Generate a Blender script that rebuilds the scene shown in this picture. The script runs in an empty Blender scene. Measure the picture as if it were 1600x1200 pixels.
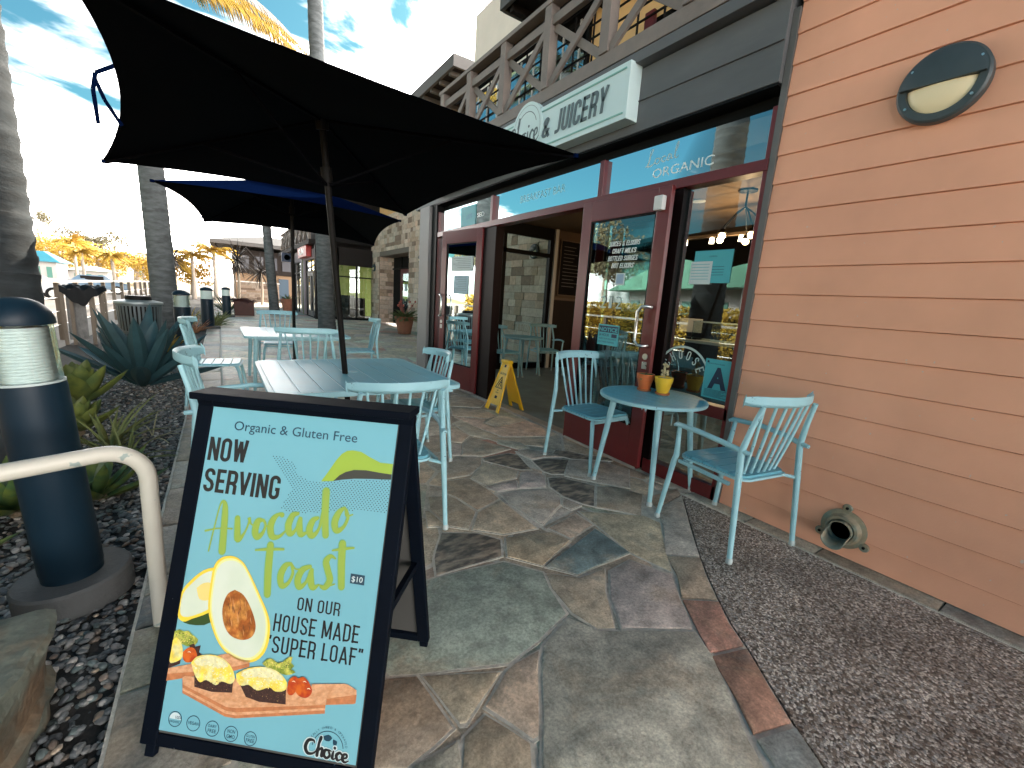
import bpy, math, random
from math import sin, cos, pi, radians, sqrt, atan2, hypot
from mathutils import Vector, Matrix, noise as mnoise
random.seed(7)
scene = bpy.context.scene
COL = scene.collection

# ---------------------------------------------------------------- camera
H = 1.4
_cx, _cy = 800.0, 600.0
def _cd(p, f): return Vector((p[0]-_cx, -(p[1]-_cy), -f))
FOC = sqrt(-((557-_cx)*(342-_cx)+(4153-_cy)*(440-_cy)))
_Y = _cd((342, 440), FOC).normalized()
_Z = -_cd((557, 4153), FOC).normalized()
_X = _Y.cross(_Z)
CAMROT = Matrix((_X, _Y, _Z))
cam_d = bpy.data.cameras.new('camera')
cam_d.sensor_width = 36.0
cam_d.lens = FOC/1600*36
cam_d.clip_start = 0.05
cam_d.clip_end = 2000
cam = bpy.data.objects.new('camera', cam_d)
COL.objects.link(cam)
cam.matrix_world = Matrix.Translation((0, 0, H)) @ CAMROT.to_4x4()
scene.camera = cam

# ---------------------------------------------------------------- light
SUN_AZ, SUN_EL = radians(50), radians(33)      # azimuth from +Y towards +X
sdir = Vector((sin(SUN_AZ)*cos(SUN_EL), cos(SUN_AZ)*cos(SUN_EL), sin(SUN_EL)))
sl = bpy.data.lights.new('sun', 'SUN')
sl.energy = 2.0
sl.angle = radians(0.5)
sl.color = (1.0, 0.90, 0.76)
so = bpy.data.objects.new('sun', sl)
COL.objects.link(so)
so.rotation_euler = (-sdir).to_track_quat('-Z', 'Y').to_euler()

world = bpy.data.worlds.new('World')
scene.world = world
world.use_nodes = True
wn, wl = world.node_tree.nodes, world.node_tree.links
wn.clear()
def wnode(t, **k):
    n = wn.new(t)
    for a, b in k.items(): setattr(n, a, b)
    return n
w_out = wnode('ShaderNodeOutputWorld')
w_bg = wnode('ShaderNodeBackground')
w_bg.inputs['Strength'].default_value = 0.15
sky = wnode('ShaderNodeTexSky', sky_type='NISHITA', sun_disc=False)
sky.sun_elevation = SUN_EL
sky.sun_rotation = SUN_AZ
sky.air_density = 1.0
sky.dust_density = 1.2
w_tc = wnode('ShaderNodeTexCoord')
w_map = wnode('ShaderNodeMapping')
w_map.inputs['Scale'].default_value = (1.5, 1.5, 3.4)
w_map.inputs['Location'].default_value = (0.35, 0.1, 0.2)
w_n = wnode('ShaderNodeTexNoise')
w_n.inputs['Scale'].default_value = 2.1
w_n.inputs['Detail'].default_value = 7
w_n.inputs['Roughness'].default_value = 0.55
w_n.inputs['Distortion'].default_value = 0.5
w_sep = wnode('ShaderNodeSeparateXYZ')
w_bias = wnode('ShaderNodeMapRange')
w_bias.inputs['From Min'].default_value = 0.08
w_bias.inputs['From Max'].default_value = 0.75
w_bias.inputs['To Min'].default_value = 0.22
w_bias.inputs['To Max'].default_value = -0.28
w_t = wnode('ShaderNodeMath', operation='MULTIPLY_ADD')
w_t.inputs[1].default_value = -0.5
w_add = wnode('ShaderNodeMath', operation='ADD')
w_ramp = wnode('ShaderNodeMapRange')
w_ramp.interpolation_type = 'SMOOTHSTEP'
w_ramp.inputs['From Min'].default_value = 0.45
w_ramp.inputs['From Max'].default_value = 0.66
w_tint = wnode('ShaderNodeMix', data_type='RGBA', blend_type='MULTIPLY')
w_tint.inputs['Factor'].default_value = 1.0
w_tint.inputs['B'].default_value = (0.058, 0.125, 0.118, 1)
w_mix = wnode('ShaderNodeMix', data_type='RGBA')
w_mix.inputs['B'].default_value = (15.5, 14.6, 13.8, 1)
wl.new(w_tc.outputs['Generated'], w_map.inputs['Vector'])
wl.new(w_map.outputs['Vector'], w_n.inputs['Vector'])
wl.new(w_tc.outputs['Generated'], w_sep.inputs['Vector'])
wl.new(w_sep.outputs['X'], w_t.inputs[0])
wl.new(w_sep.outputs['Z'], w_t.inputs[2])
wl.new(w_t.outputs['Value'], w_bias.inputs['Value'])
wl.new(w_n.outputs['Fac'], w_add.inputs[0])
wl.new(w_bias.outputs['Result'], w_add.inputs[1])
wl.new(w_add.outputs['Value'], w_ramp.inputs['Value'])
wl.new(sky.outputs['Color'], w_tint.inputs['A'])
wl.new(w_tint.outputs['Result'], w_mix.inputs['A'])
wl.new(w_ramp.outputs['Result'], w_mix.inputs['Factor'])
wl.new(w_mix.outputs['Result'], w_bg.inputs['Color'])
wl.new(w_bg.outputs['Background'], w_out.inputs['Surface'])

scene.view_settings.view_transform = 'Standard'
scene.view_settings.look = 'None'
scene.view_settings.exposure = 3.0
scene.view_settings.gamma = 1.0
scene.cycles.max_bounces = 8
scene.cycles.transparent_max_bounces = 24
scene.cycles.caustics_reflective = False
scene.cycles.caustics_refractive = False
scene.cycles.sample_clamp_indirect = 6.0

# ---------------------------------------------------------------- materials
MATS = {}
def mat(name, col=(.5,.5,.5), rough=.6, metal=0., var=0., vs=6., vdet=4., vr=.6, bump=0., bs=40., spec=.5,
        attr=None, coat=0., stretch=None, col2=None, c2amt=1., emit=None, alpha=None, speck=None):
    """principled material: base colour broken up by object-space noise (var), second colour (col2), fine bump"""
    if name in MATS: return MATS[name]
    m = bpy.data.materials.new(name); m.use_nodes = True
    nt = m.node_tree; n = nt.nodes; l = nt.links
    b = n['Principled BSDF']
    b.inputs['Roughness'].default_value = rough
    b.inputs['Metallic'].default_value = metal
    b.inputs['Specular IOR Level'].default_value = spec
    if coat: b.inputs['Coat Weight'].default_value = coat
    b.inputs['Base Color'].default_value = (*col, 1)
    tc = n.new('ShaderNodeTexCoord'); src = tc.outputs['Object']
    if stretch:
        mp = n.new('ShaderNodeMapping'); mp.inputs['Scale'].default_value = stretch
        l.new(src, mp.inputs['Vector']); src = mp.outputs['Vector']
    cur = None
    if attr:
        a = n.new('ShaderNodeAttribute'); a.attribute_name = attr; cur = a.outputs['Color']
    if col2:
        t = n.new('ShaderNodeTexNoise'); t.inputs['Scale'].default_value = vs*.6; t.inputs['Detail'].default_value = 6
        r = n.new('ShaderNodeMapRange'); r.inputs['From Min'].default_value = .42; r.inputs['From Max'].default_value = .6; r.inputs['To Max'].default_value = c2amt
        mx = n.new('ShaderNodeMix'); mx.data_type = 'RGBA'
        l.new(src, t.inputs['Vector']); l.new(t.outputs['Fac'], r.inputs['Value']); l.new(r.outputs['Result'], mx.inputs['Factor'])
        if cur: l.new(cur, mx.inputs['A'])
        else: mx.inputs['A'].default_value = (*col, 1)
        mx.inputs['B'].default_value = (*col2, 1); cur = mx.outputs['Result']
    if var:
        t = n.new('ShaderNodeTexNoise'); t.inputs['Scale'].default_value = vs; t.inputs['Detail'].default_value = vdet
        t.inputs['Roughness'].default_value = vr
        r = n.new('ShaderNodeMapRange'); r.inputs['From Min'].default_value = .25; r.inputs['From Max'].default_value = .75
        r.inputs['To Min'].default_value = 1-var; r.inputs['To Max'].default_value = 1+var
        mx = n.new('ShaderNodeMix'); mx.data_type = 'RGBA'; mx.blend_type = 'MULTIPLY'; mx.inputs['Factor'].default_value = 1
        l.new(src, t.inputs['Vector']); l.new(t.outputs['Fac'], r.inputs['Value']); l.new(r.outputs['Result'], mx.inputs['B'])
        if cur: l.new(cur, mx.inputs['A'])
        else: mx.inputs['A'].default_value = (*col, 1)
        cur = mx.outputs['Result']
        rr = n.new('ShaderNodeMapRange'); rr.inputs['To Min'].default_value = max(.02, rough*.8); rr.inputs['To Max'].default_value = min(1, rough*1.25)
        l.new(t.outputs['Fac'], rr.inputs['Value']); l.new(rr.outputs['Result'], b.inputs['Roughness'])
    if speck:
        sc, thr, sc_col = speck
        t = n.new('ShaderNodeTexNoise'); t.inputs['Scale'].default_value = sc; t.inputs['Detail'].default_value = 3
        r = n.new('ShaderNodeMapRange'); r.inputs['From Min'].default_value = thr; r.inputs['From Max'].default_value = thr+.03
        mx = n.new('ShaderNodeMix'); mx.data_type = 'RGBA'
        l.new(src, t.inputs['Vector']); l.new(t.outputs['Fac'], r.inputs['Value']); l.new(r.outputs['Result'], mx.inputs['Factor'])
        if cur: l.new(cur, mx.inputs['A'])
        else: mx.inputs['A'].default_value = (*col, 1)
        mx.inputs['B'].default_value = (*sc_col, 1); cur = mx.outputs['Result']
    if cur: l.new(cur, b.inputs['Base Color'])
    if bump:
        t = n.new('ShaderNodeTexNoise'); t.inputs['Scale'].default_value = bs; t.inputs['Detail'].default_value = 5
        bp = n.new('ShaderNodeBump'); bp.inputs['Strength'].default_value = bump; bp.inputs['Distance'].default_value = .01
        l.new(src, t.inputs['Vector']); l.new(t.outputs['Fac'], bp.inputs['Height']); l.new(bp.outputs['Normal'], b.inputs['Normal'])
    if emit:
        b.inputs['Emission Color'].default_value = (*emit[0], 1); b.inputs['Emission Strength'].default_value = emit[1]
    if alpha is not None: b.inputs['Alpha'].default_value = alpha
    MATS[name] = m
    return m

def glass(name, tint=(.8,.86,.85), boost=1.6, base=.05, rough=0.0):
    if name in MATS: return MATS[name]
    m = bpy.data.materials.new(name); m.use_nodes = True
    nt = m.node_tree; n = nt.nodes; l = nt.links; n.clear()
    o = n.new('ShaderNodeOutputMaterial'); mx = n.new('ShaderNodeMixShader')
    tr = n.new('ShaderNodeBsdfTransparent'); tr.inputs['Color'].default_value = (*tint, 1)
    gl = n.new('ShaderNodeBsdfGlossy'); gl.inputs['Roughness'].default_value = rough; gl.inputs['Color'].default_value = (.86,1,1,1)
    fr = n.new('ShaderNodeFresnel'); fr.inputs['IOR'].default_value = 1.52
    ma = n.new('ShaderNodeMath'); ma.operation = 'MULTIPLY_ADD'; ma.use_clamp = True
    ma.inputs[1].default_value = boost; ma.inputs[2].default_value = base
    l.new(fr.outputs[0], ma.inputs[0]); l.new(ma.outputs[0], mx.inputs[0])
    l.new(tr.outputs[0], mx.inputs[1]); l.new(gl.outputs[0], mx.inputs[2]); l.new(mx.outputs[0], o.inputs['Surface'])
    MATS[name] = m
    return m

# ---------------------------------------------------------------- mesh builder
class MB:
    def __init__(s): s.v = []; s.f = []; s.mi = []; s.fc = []; s.cur = 0; s.c = None
    def add(s, vs, fs):
        o = len(s.v); s.v.extend([tuple(p) for p in vs])
        for q in fs:
            s.f.append([i+o for i in q]); s.mi.append(s.cur); s.fc.append(s.c)
        return s
    def box(s, x0, x1, y0, y1, z0, z1):
        return s.add([(x0,y0,z0),(x1,y0,z0),(x1,y1,z0),(x0,y1,z0),(x0,y0,z1),(x1,y0,z1),(x1,y1,z1),(x0,y1,z1)],
              [(3,2,1,0),(4,5,6,7),(0,1,5,4),(1,2,6,5),(2,3,7,6),(3,0,4,7)])
    def bar(s, a, b, w, h, up=(0,0,1)):
        a, b = Vector(a), Vector(b); d = (b-a).normalized(); u = Vector(up)
        x = d.cross(u)
        if x.length < 1e-4: x = d.cross(Vector((1,0,0)))
        x.normalize(); y = x.cross(d)
        vs = []
        for p in (a, b):
            for sx, sy in ((-1,-1),(1,-1),(1,1),(-1,1)): vs.append(p+x*(sx*w/2)+y*(sy*h/2))
        return s.add(vs, [(0,1,2,3),(7,6,5,4),(0,4,5,1),(1,5,6,2),(2,6,7,3),(3,7,4,0)])
    def tube(s, pts, rad, n=10, cap=True):
        pts = [Vector(p) for p in pts]
        if not isinstance(rad, (list, tuple)): rad = [rad]*len(pts)
        vs = []; prev = None
        for i, p in enumerate(pts):
            d = (pts[min(i+1, len(pts)-1)]-pts[max(i-1, 0)]).normalized()
            if prev is None:
                x = d.cross(Vector((0,0,1)))
                if x.length < .05: x = d.cross(Vector((1,0,0)))
            else: x = prev-d*prev.dot(d)
            x.normalize(); prev = x; y = d.cross(x)
            for k in range(n):
                a = 2*pi*k/n; vs.append(p+x*(cos(a)*rad[i])+y*(sin(a)*rad[i]))
        fs = []
        for i in range(len(pts)-1):
            for k in range(n):
                k2 = (k+1) % n; fs.append((i*n+k, i*n+k2, (i+1)*n+k2, (i+1)*n+k))
        if cap: fs.append(tuple(range(n))[::-1]); fs.append(tuple((len(pts)-1)*n+k for k in range(n)))
        return s.add(vs, fs)
    def lathe(s, prof, n=24, c=(0,0,0), axis='z', jit=0):
        vs = []; c = Vector(c)
        for r, z in prof:
            for k in range(n):
                a = 2*pi*k/n; rr = r
                if axis == 'z': vs.append(c+Vector((cos(a)*rr, sin(a)*rr, z)))
                elif axis == 'x': vs.append(c+Vector((z, cos(a)*rr, sin(a)*rr)))
                else: vs.append(c+Vector((sin(a)*rr, z, cos(a)*rr)))
        fs = []
        for i in range(len(prof)-1):
            for k in range(n):
                k2 = (k+1) % n; fs.append((i*n+k, i*n+k2, (i+1)*n+k2, (i+1)*n+k))
        if prof[0][0] > 1e-5: fs.append(tuple(range(n))[::-1])
        if prof[-1][0] > 1e-5: fs.append(tuple((len(prof)-1)*n+k for k in range(n)))
        return s.add(vs, fs)
    def prism(s, poly, z0, z1):
        n = len(poly); ar = sum(poly[i][0]*poly[(i+1)%n][1]-poly[(i+1)%n][0]*poly[i][1] for i in range(n))
        if ar < 0: poly = poly[::-1]
        vs = [(p[0], p[1], z0) for p in poly]+[(p[0], p[1], z1) for p in poly]
        fs = [tuple(range(n))[::-1], tuple(range(n, 2*n))]+[(i, (i+1)%n, n+(i+1)%n, n+i) for i in range(n)]
        return s.add(vs, fs)
    def sphere(s, c, r, n=16, m=10, sc=(1,1,1)):
        c = Vector(c); vs = []
        for i in range(m+1):
            t = pi*i/m
            for k in range(n):
                a = 2*pi*k/n; vs.append(c+Vector((sin(t)*cos(a)*r*sc[0], sin(t)*sin(a)*r*sc[1], -cos(t)*r*sc[2])))
        fs = [(i*n+k, i*n+(k+1)%n, (i+1)*n+(k+1)%n, (i+1)*n+k) for i in range(m) for k in range(n)]
        return s.add(vs, fs)
    def xform(s, M, start=0):
        for i in range(start, len(s.v)): s.v[i] = tuple(M @ Vector(s.v[i]))
        return s
    def build(s, name, mats, parent=None, smooth=False, bevel=0., solid=0.):
        me = bpy.data.meshes.new(name)
        me.from_pydata(s.v, [], s.f)
        if not isinstance(mats, (list, tuple)): mats = [mats]
        for m in mats: me.materials.append(m)
        if len(mats) > 1: me.polygons.foreach_set('material_index', s.mi)
        if any(c is not None for c in s.fc):
            at = me.color_attributes.new('col', 'FLOAT_COLOR', 'CORNER')
            buf = []
            for p, c in zip(me.polygons, s.fc):
                c = c or (.5,.5,.5); buf.extend([c[0], c[1], c[2], 1.0]*p.loop_total)
            at.data.foreach_set('color', buf)
        if smooth:
            me.polygons.foreach_set('use_smooth', [True]*len(me.polygons))
            try: me.set_sharp_from_angle(angle=radians(smooth if smooth is not True else 40))
            except Exception: pass
        me.update()
        o = bpy.data.objects.new(name, me); COL.objects.link(o)
        if parent: o.parent = parent
        if bevel:
            b = o.modifiers.new('bevel', 'BEVEL'); b.width = bevel; b.segments = 2; b.limit_method = 'ANGLE'; b.angle_limit = radians(40)
        if solid:
            b = o.modifiers.new('solid', 'SOLIDIFY'); b.thickness = solid; b.offset = 0
        return o

def tag(o, label=None, cat=None, group=None, kind=None):
    if label: o['label'] = label
    if cat: o['category'] = cat
    if group: o['group'] = group
    if kind: o['kind'] = kind
    return o
def empty(name, loc=(0,0,0), rz=0, label=None, cat=None, group=None):
    o = bpy.data.objects.new(name, None); o.empty_display_size = .1
    COL.objects.link(o); o.location = loc; o.rotation_euler = (0,0,rz)
    return tag(o, label, cat, group)
def dup(root, loc, rz, label, group=None):
    def cp(o, par):
        c = o.copy(); COL.objects.link(c); c.parent = par
        for ch in list(KIDS.get(o.name, [])): cp(ch, c)
        return c
    r = cp(root, None); r.location = loc; r.rotation_euler = (0,0,rz); r['label'] = label
    if group: r['group'] = group
    return r
KIDS = {}
def index_kids(root):
    def rec(o):
        KIDS[o.name] = list(o.children)
        for c in o.children: rec(c)
    rec(root)
def struct(o): o['kind'] = 'structure'; return o

# ---------------------------------------------------------------- text and strokes
_tc = {}
def text2d(body, bold=0., shear=0.):
    """outline of a text as 2-D verts + faces; cap height 1, starts at x=0"""
    key = (body, bold, shear)
    if key in _tc: return _tc[key]
    cu = bpy.data.curves.new('t', 'FONT'); cu.body = body; cu.size = 1; cu.offset = bold; cu.shear = shear
    cu.resolution_u = 3
    o = bpy.data.objects.new('t', cu); COL.objects.link(o)
    bpy.context.view_layer.update()
    dg = bpy.context.evaluated_depsgraph_get()
    me = bpy.data.meshes.new_from_object(o.evaluated_get(dg))
    vs = [(v.co.x, v.co.y) for v in me.vertices]; fs = [tuple(p.vertices) for p in me.polygons]
    bpy.data.objects.remove(o); bpy.data.curves.remove(cu); bpy.data.meshes.remove(me)
    cap = 0.73
    x0 = min(v[0] for v in vs); x1 = max(v[0] for v in vs)
    vs = [((x-x0)/cap, y/cap) for x, y in vs]
    _tc[key] = (vs, fs, (x1-x0)/cap)
    return _tc[key]
def put_text(mb, body, x, y, h, w=None, z=0., bold=0., shear=0., center=False, down=True, rot=0.):
    """text in the local xy plane (y downwards when down); h = cap height, w = total width"""
    vs, fs, tw = text2d(body, bold, shear)
    sx = (w/tw) if w else h
    if center: x = x-(tw*sx)/2
    out = []
    for a, b in vs:
        px, py = a*sx, (-b*h if down else b*h)
        out.append((x+px*cos(rot)-py*sin(rot), y+px*sin(rot)+py*cos(rot), z))
    mb.add(out, [tuple(reversed(q)) if down else q for q in fs])
def smooth_line(pts, n=6):
    P = [Vector(p) for p in pts]; out = []
    for i in range(len(P)-1):
        p0 = P[max(i-1, 0)]; p1 = P[i]; p2 = P[i+1]; p3 = P[min(i+2, len(P)-1)]
        for k in range(n):
            t = k/n
            out.append(.5*((2*p1)+(p2-p0)*t+(2*p0-5*p1+4*p2-p3)*t*t+(3*p1-p0-3*p2+p3)*t**3))
    out.append(P[-1]); return out
def stroke(mb, pts, w, z=0., n=6):
    """brush stroke ribbon: pts (x, y[, width factor])"""
    P = smooth_line([(p[0], p[1], (p[2] if len(p) > 2 else 1.)) for p in pts], n)
    vs = []; m = len(P)
    for i, p in enumerate(P):
        d = Vector((P[min(i+1, m-1)].x-P[max(i-1, 0)].x, P[min(i+1, m-1)].y-P[max(i-1, 0)].y))
        if d.length < 1e-7: d = Vector((1, 0))
        d.normalize(); nn = Vector((-d.y, d.x))*(w*.5*max(.15, p.z))
        vs += [(p.x+nn.x, p.y+nn.y, z+i*1e-6), (p.x-nn.x, p.y-nn.y, z+i*1e-6)]
    mb.add(vs, [(2*i, 2*i+1, 2*i+3, 2*i+2) for i in range(m-1)])
    for e in (0, m-1):
        r = w*.5*max(.15, P[e].z); k = 10
        mb.add([(P[e].x+r*cos(2*pi*j/k), P[e].y+r*sin(2*pi*j/k), z+1e-5+e*1e-6) for j in range(k)], [tuple(range(k))])
def poly2(mb, pts, z=0., sm=0):
    if sm:
        q = smooth_line([(p[0], p[1], 0) for p in pts]+[(pts[0][0], pts[0][1], 0)], sm)[:-1]
        pts = [(a.x, a.y) for a in q]
    from mathutils.geometry import tessellate_polygon
    tr = tessellate_polygon([[Vector((p[0], p[1], 0)) for p in pts]])
    mb.add([(p[0], p[1], z) for p in pts], tr)
def ring2(mb, cx, cy, r, w, z=0., n=40, a0=0., a1=2*pi):
    vs = []
    for k in range(n+1):
        a = a0+(a1-a0)*k/n
        vs += [(cx+cos(a)*(r+w/2), cy+sin(a)*(r+w/2), z), (cx+cos(a)*(r-w/2), cy+sin(a)*(r-w/2), z)]
    mb.add(vs, [(2*k, 2*k+1, 2*k+3, 2*k+2) for k in range(n)])
def rnd(a, b): return random.uniform(a, b)

# condensed sign-painter capitals drawn as constant-width strokes (cap height 1)
def _arc(cx, cy, rx, ry, a0, a1, n=7):
    return [(cx+rx*cos(radians(a0+(a1-a0)*i/n)), cy+ry*sin(radians(a0+(a1-a0)*i/n))) for i in range(n+1)]
_T = .15
def _glyphs():
    t = _T/2; W = .46; L, R_, B, U = t, W-t, t, 1-t; r = .155; m = .5
    O_ = _arc(R_-r,U-r,r,r,0,90)+_arc(L+r,U-r,r,r,90,180)+_arc(L+r,B+r,r,r,180,270)+_arc(R_-r,B+r,r,r,270,360)
    g = {}
    g['O'] = (W, [O_+[O_[0], O_[1]]]); g['0'] = g['O']
    g['C'] = (W, [[(R_,.66)]+_arc(R_-r,U-r,r,r,0,90)+_arc(L+r,U-r,r,r,90,180)+_arc(L+r,B+r,r,r,180,270)+_arc(R_-r,B+r,r,r,270,360)+[(R_,.34)]])
    g['G'] = (W, [[(R_,.68)]+_arc(R_-r,U-r,r,r,0,90)+_arc(L+r,U-r,r,r,90,180)+_arc(L+r,B+r,r,r,180,270)+_arc(R_-r,B+r,r,r,270,360)+[(R_,.5-t),(.26,.5-t)]])
    g['S'] = (W, [[(R_,.72)]+_arc(R_-r,U-r,r,r,0,90)+_arc(L+r,U-r,r,r,90,180)+[(L,.68),(L+.06,.56),(R_-.06,.44),(R_,.32)]+_arc(R_-r,B+r,r,r,0,-90)+_arc(L+r,B+r,r,r,-90,-180)+[(L,.28)]])
    g['U'] = (W, [[(L,1)]+_arc(L+r,B+r,r,r,180,270)+_arc(R_-r,B+r,r,r,270,360)+[(R_,1)]])
    g['J'] = (.36, [[(.36-t,1)]+_arc(.36-t-.12,B+.12,.12,.12,0,-90)+[(0,B)]])
    g['N'] = (W+.02, [[(L,0),(L,1)],[(R_+.02,0),(R_+.02,1)],[(L+.01,.97),(R_+.01,.03)]])
    g['M'] = (.60, [[(L,0),(L,1)],[(.60-t,0),(.60-t,1)],[(L+.01,.97),(.30,.12)],[(.60-t-.01,.97),(.30,.12)]])
    g['W'] = (.66, [[(t,1),(.19,.05)],[(.19,.05),(.33,.92)],[(.33,.92),(.47,.05)],[(.47,.05),(.66-t,1)]])
    g['A'] = (.50, [[(t-.02,0),(.25,.97)],[(.50-t+.02,0),(.25,.97)],[(.12,.27),(.38,.27)]])
    g['V'] = (.48, [[(t-.02,1),(.24,.03)],[(.48-t+.02,1),(.24,.03)]])
    g['Y'] = (.46, [[(t-.02,1),(.23,.45)],[(.46-t+.02,1),(.23,.45)],[(.23,.5),(.23,0)]])
    g['X'] = (.48, [[(t-.01,1),(.48-t+.01,0)],[(t-.01,0),(.48-t+.01,1)]])
    g['K'] = (.48, [[(L,0),(L,1)],[(L,.42),(R_+.03,1)],[(L+.08,.55),(R_+.04,0)]])
    g['H'] = (W, [[(L,0),(L,1)],[(R_,0),(R_,1)],[(L,m),(R_,m)]])
    g['I'] = (_T, [[(t,0),(t,1)]]); g['L'] = (.38, [[(L,0),(L,1)],[(0,B),(.38,B)]])
    g['E'] = (.40, [[(L,0),(L,1)],[(0,B),(.40,B)],[(0,U),(.40,U)],[(0,m),(.36,m)]])
    g['F'] = (.39, [[(L,0),(L,1)],[(0,U),(.39,U)],[(0,m),(.35,m)]])
    g['T'] = (.42, [[(.21,0),(.21,1)],[(0,U),(.42,U)]])
    g['P'] = (W, [[(L,0),(L,1)],[(L,U)]+_arc(R_-.14,U-.14,.14,.14,90,0)+_arc(R_-.14,.42+.14,.14,.14,0,-90)+[(L,.42)]])
    g['R'] = (W, [[(L,0),(L,1)],[(L,U)]+_arc(R_-.14,U-.14,.14,.14,90,0)+_arc(R_-.14,.46+.14,.14,.14,0,-90)+[(L,.46)],[(R_-.10,.46),(R_,.34),(R_,0)]])
    g['D'] = (W, [[(L,0),(L,1)],[(L,U)]+_arc(R_-r,U-r,r,r,90,0)+_arc(R_-r,B+r,r,r,0,-90)+[(L,B)]])
    g['B'] = (W, [[(L,0),(L,1)],[(L,U)]+_arc(R_-.14,U-.13,.13,.13,90,0)+_arc(R_-.14,m+.13,.13,.13,0,-90)+[(L,m)],[(L,m)]+_arc(R_-.13,m-.13,.13,.13,90,0)+_arc(R_-.13,B+.13,.13,.13,0,-90)+[(L,B)]])
    g['&'] = (.52, [[(.50,0),(.14,.62)]+_arc(.23,.76,.12,.16,200,20,8)+[(.10,.36)]+_arc(.22,.20,.145,.135,170,320,8)+[(.44,.42)]])
    g['\u201c'] = (.30, [[(.08,.78),(.10,1)],[(.22,.78),(.24,1)]]); g['\u201d'] = (.30, [[(.06,.78),(.09,1)],[(.20,.78),(.23,1)]])
    g['1'] = (.26, [[(.18,0),(.18,1)],[(.02,.82),(.18,.95)]]); g['2'] = (W, [[(L,.74)]+_arc(L+r,U-r,r,r,180,90)+_arc(R_-r,U-r,r,r,90,0)+[(R_,.62),(L,.14),(L,B),(W,B)]])
    g[' '] = (.20, [])
    return g
GLY = _glyphs()
def cond(mb, body, x, y, h, w=None, z=0., down=True, shear=0., gap=.075, thin=1.):
    tot = sum(GLY[c][0]+gap for c in body)-gap; sx = (w/tot) if w else h; cx = x; t = _T/2*thin; lay = 0
    for c in body:
        gw, sts = GLY[c]
        for P in sts:
            P = [p for i, p in enumerate(P) if i == 0 or hypot(p[0]-P[i-1][0], p[1]-P[i-1][1]) > 1e-4]
            m = len(P); vs = []
            for i in range(m):
                a = Vector(P[max(i-1, 0)]); b = Vector(P[min(i+1, m-1)]); p = Vector(P[i])
                d0 = (p-a).normalized() if i > 0 else (b-p).normalized(); d1 = (b-p).normalized() if i < m-1 else d0
                n = Vector((-(d0.y+d1.y), d0.x+d1.x))
                if n.length < 1e-4: n = Vector((-d1.y, d1.x))
                n.normalize(); k = 1/max(.5, n.dot(Vector((-d1.y, d1.x)))); n = n*(t*k)
                for q in (p+n, p-n):
                    px = q.x+shear*q.y; vs.append((cx+px*sx, y-q.y*h if down else y+q.y*h, z+lay*2e-6))
            mb.add(vs, [(2*i, 2*i+1, 2*i+3, 2*i+2) for i in range(m-1)])
            lay += 1
        cx += (gw+gap)*sx
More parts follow.
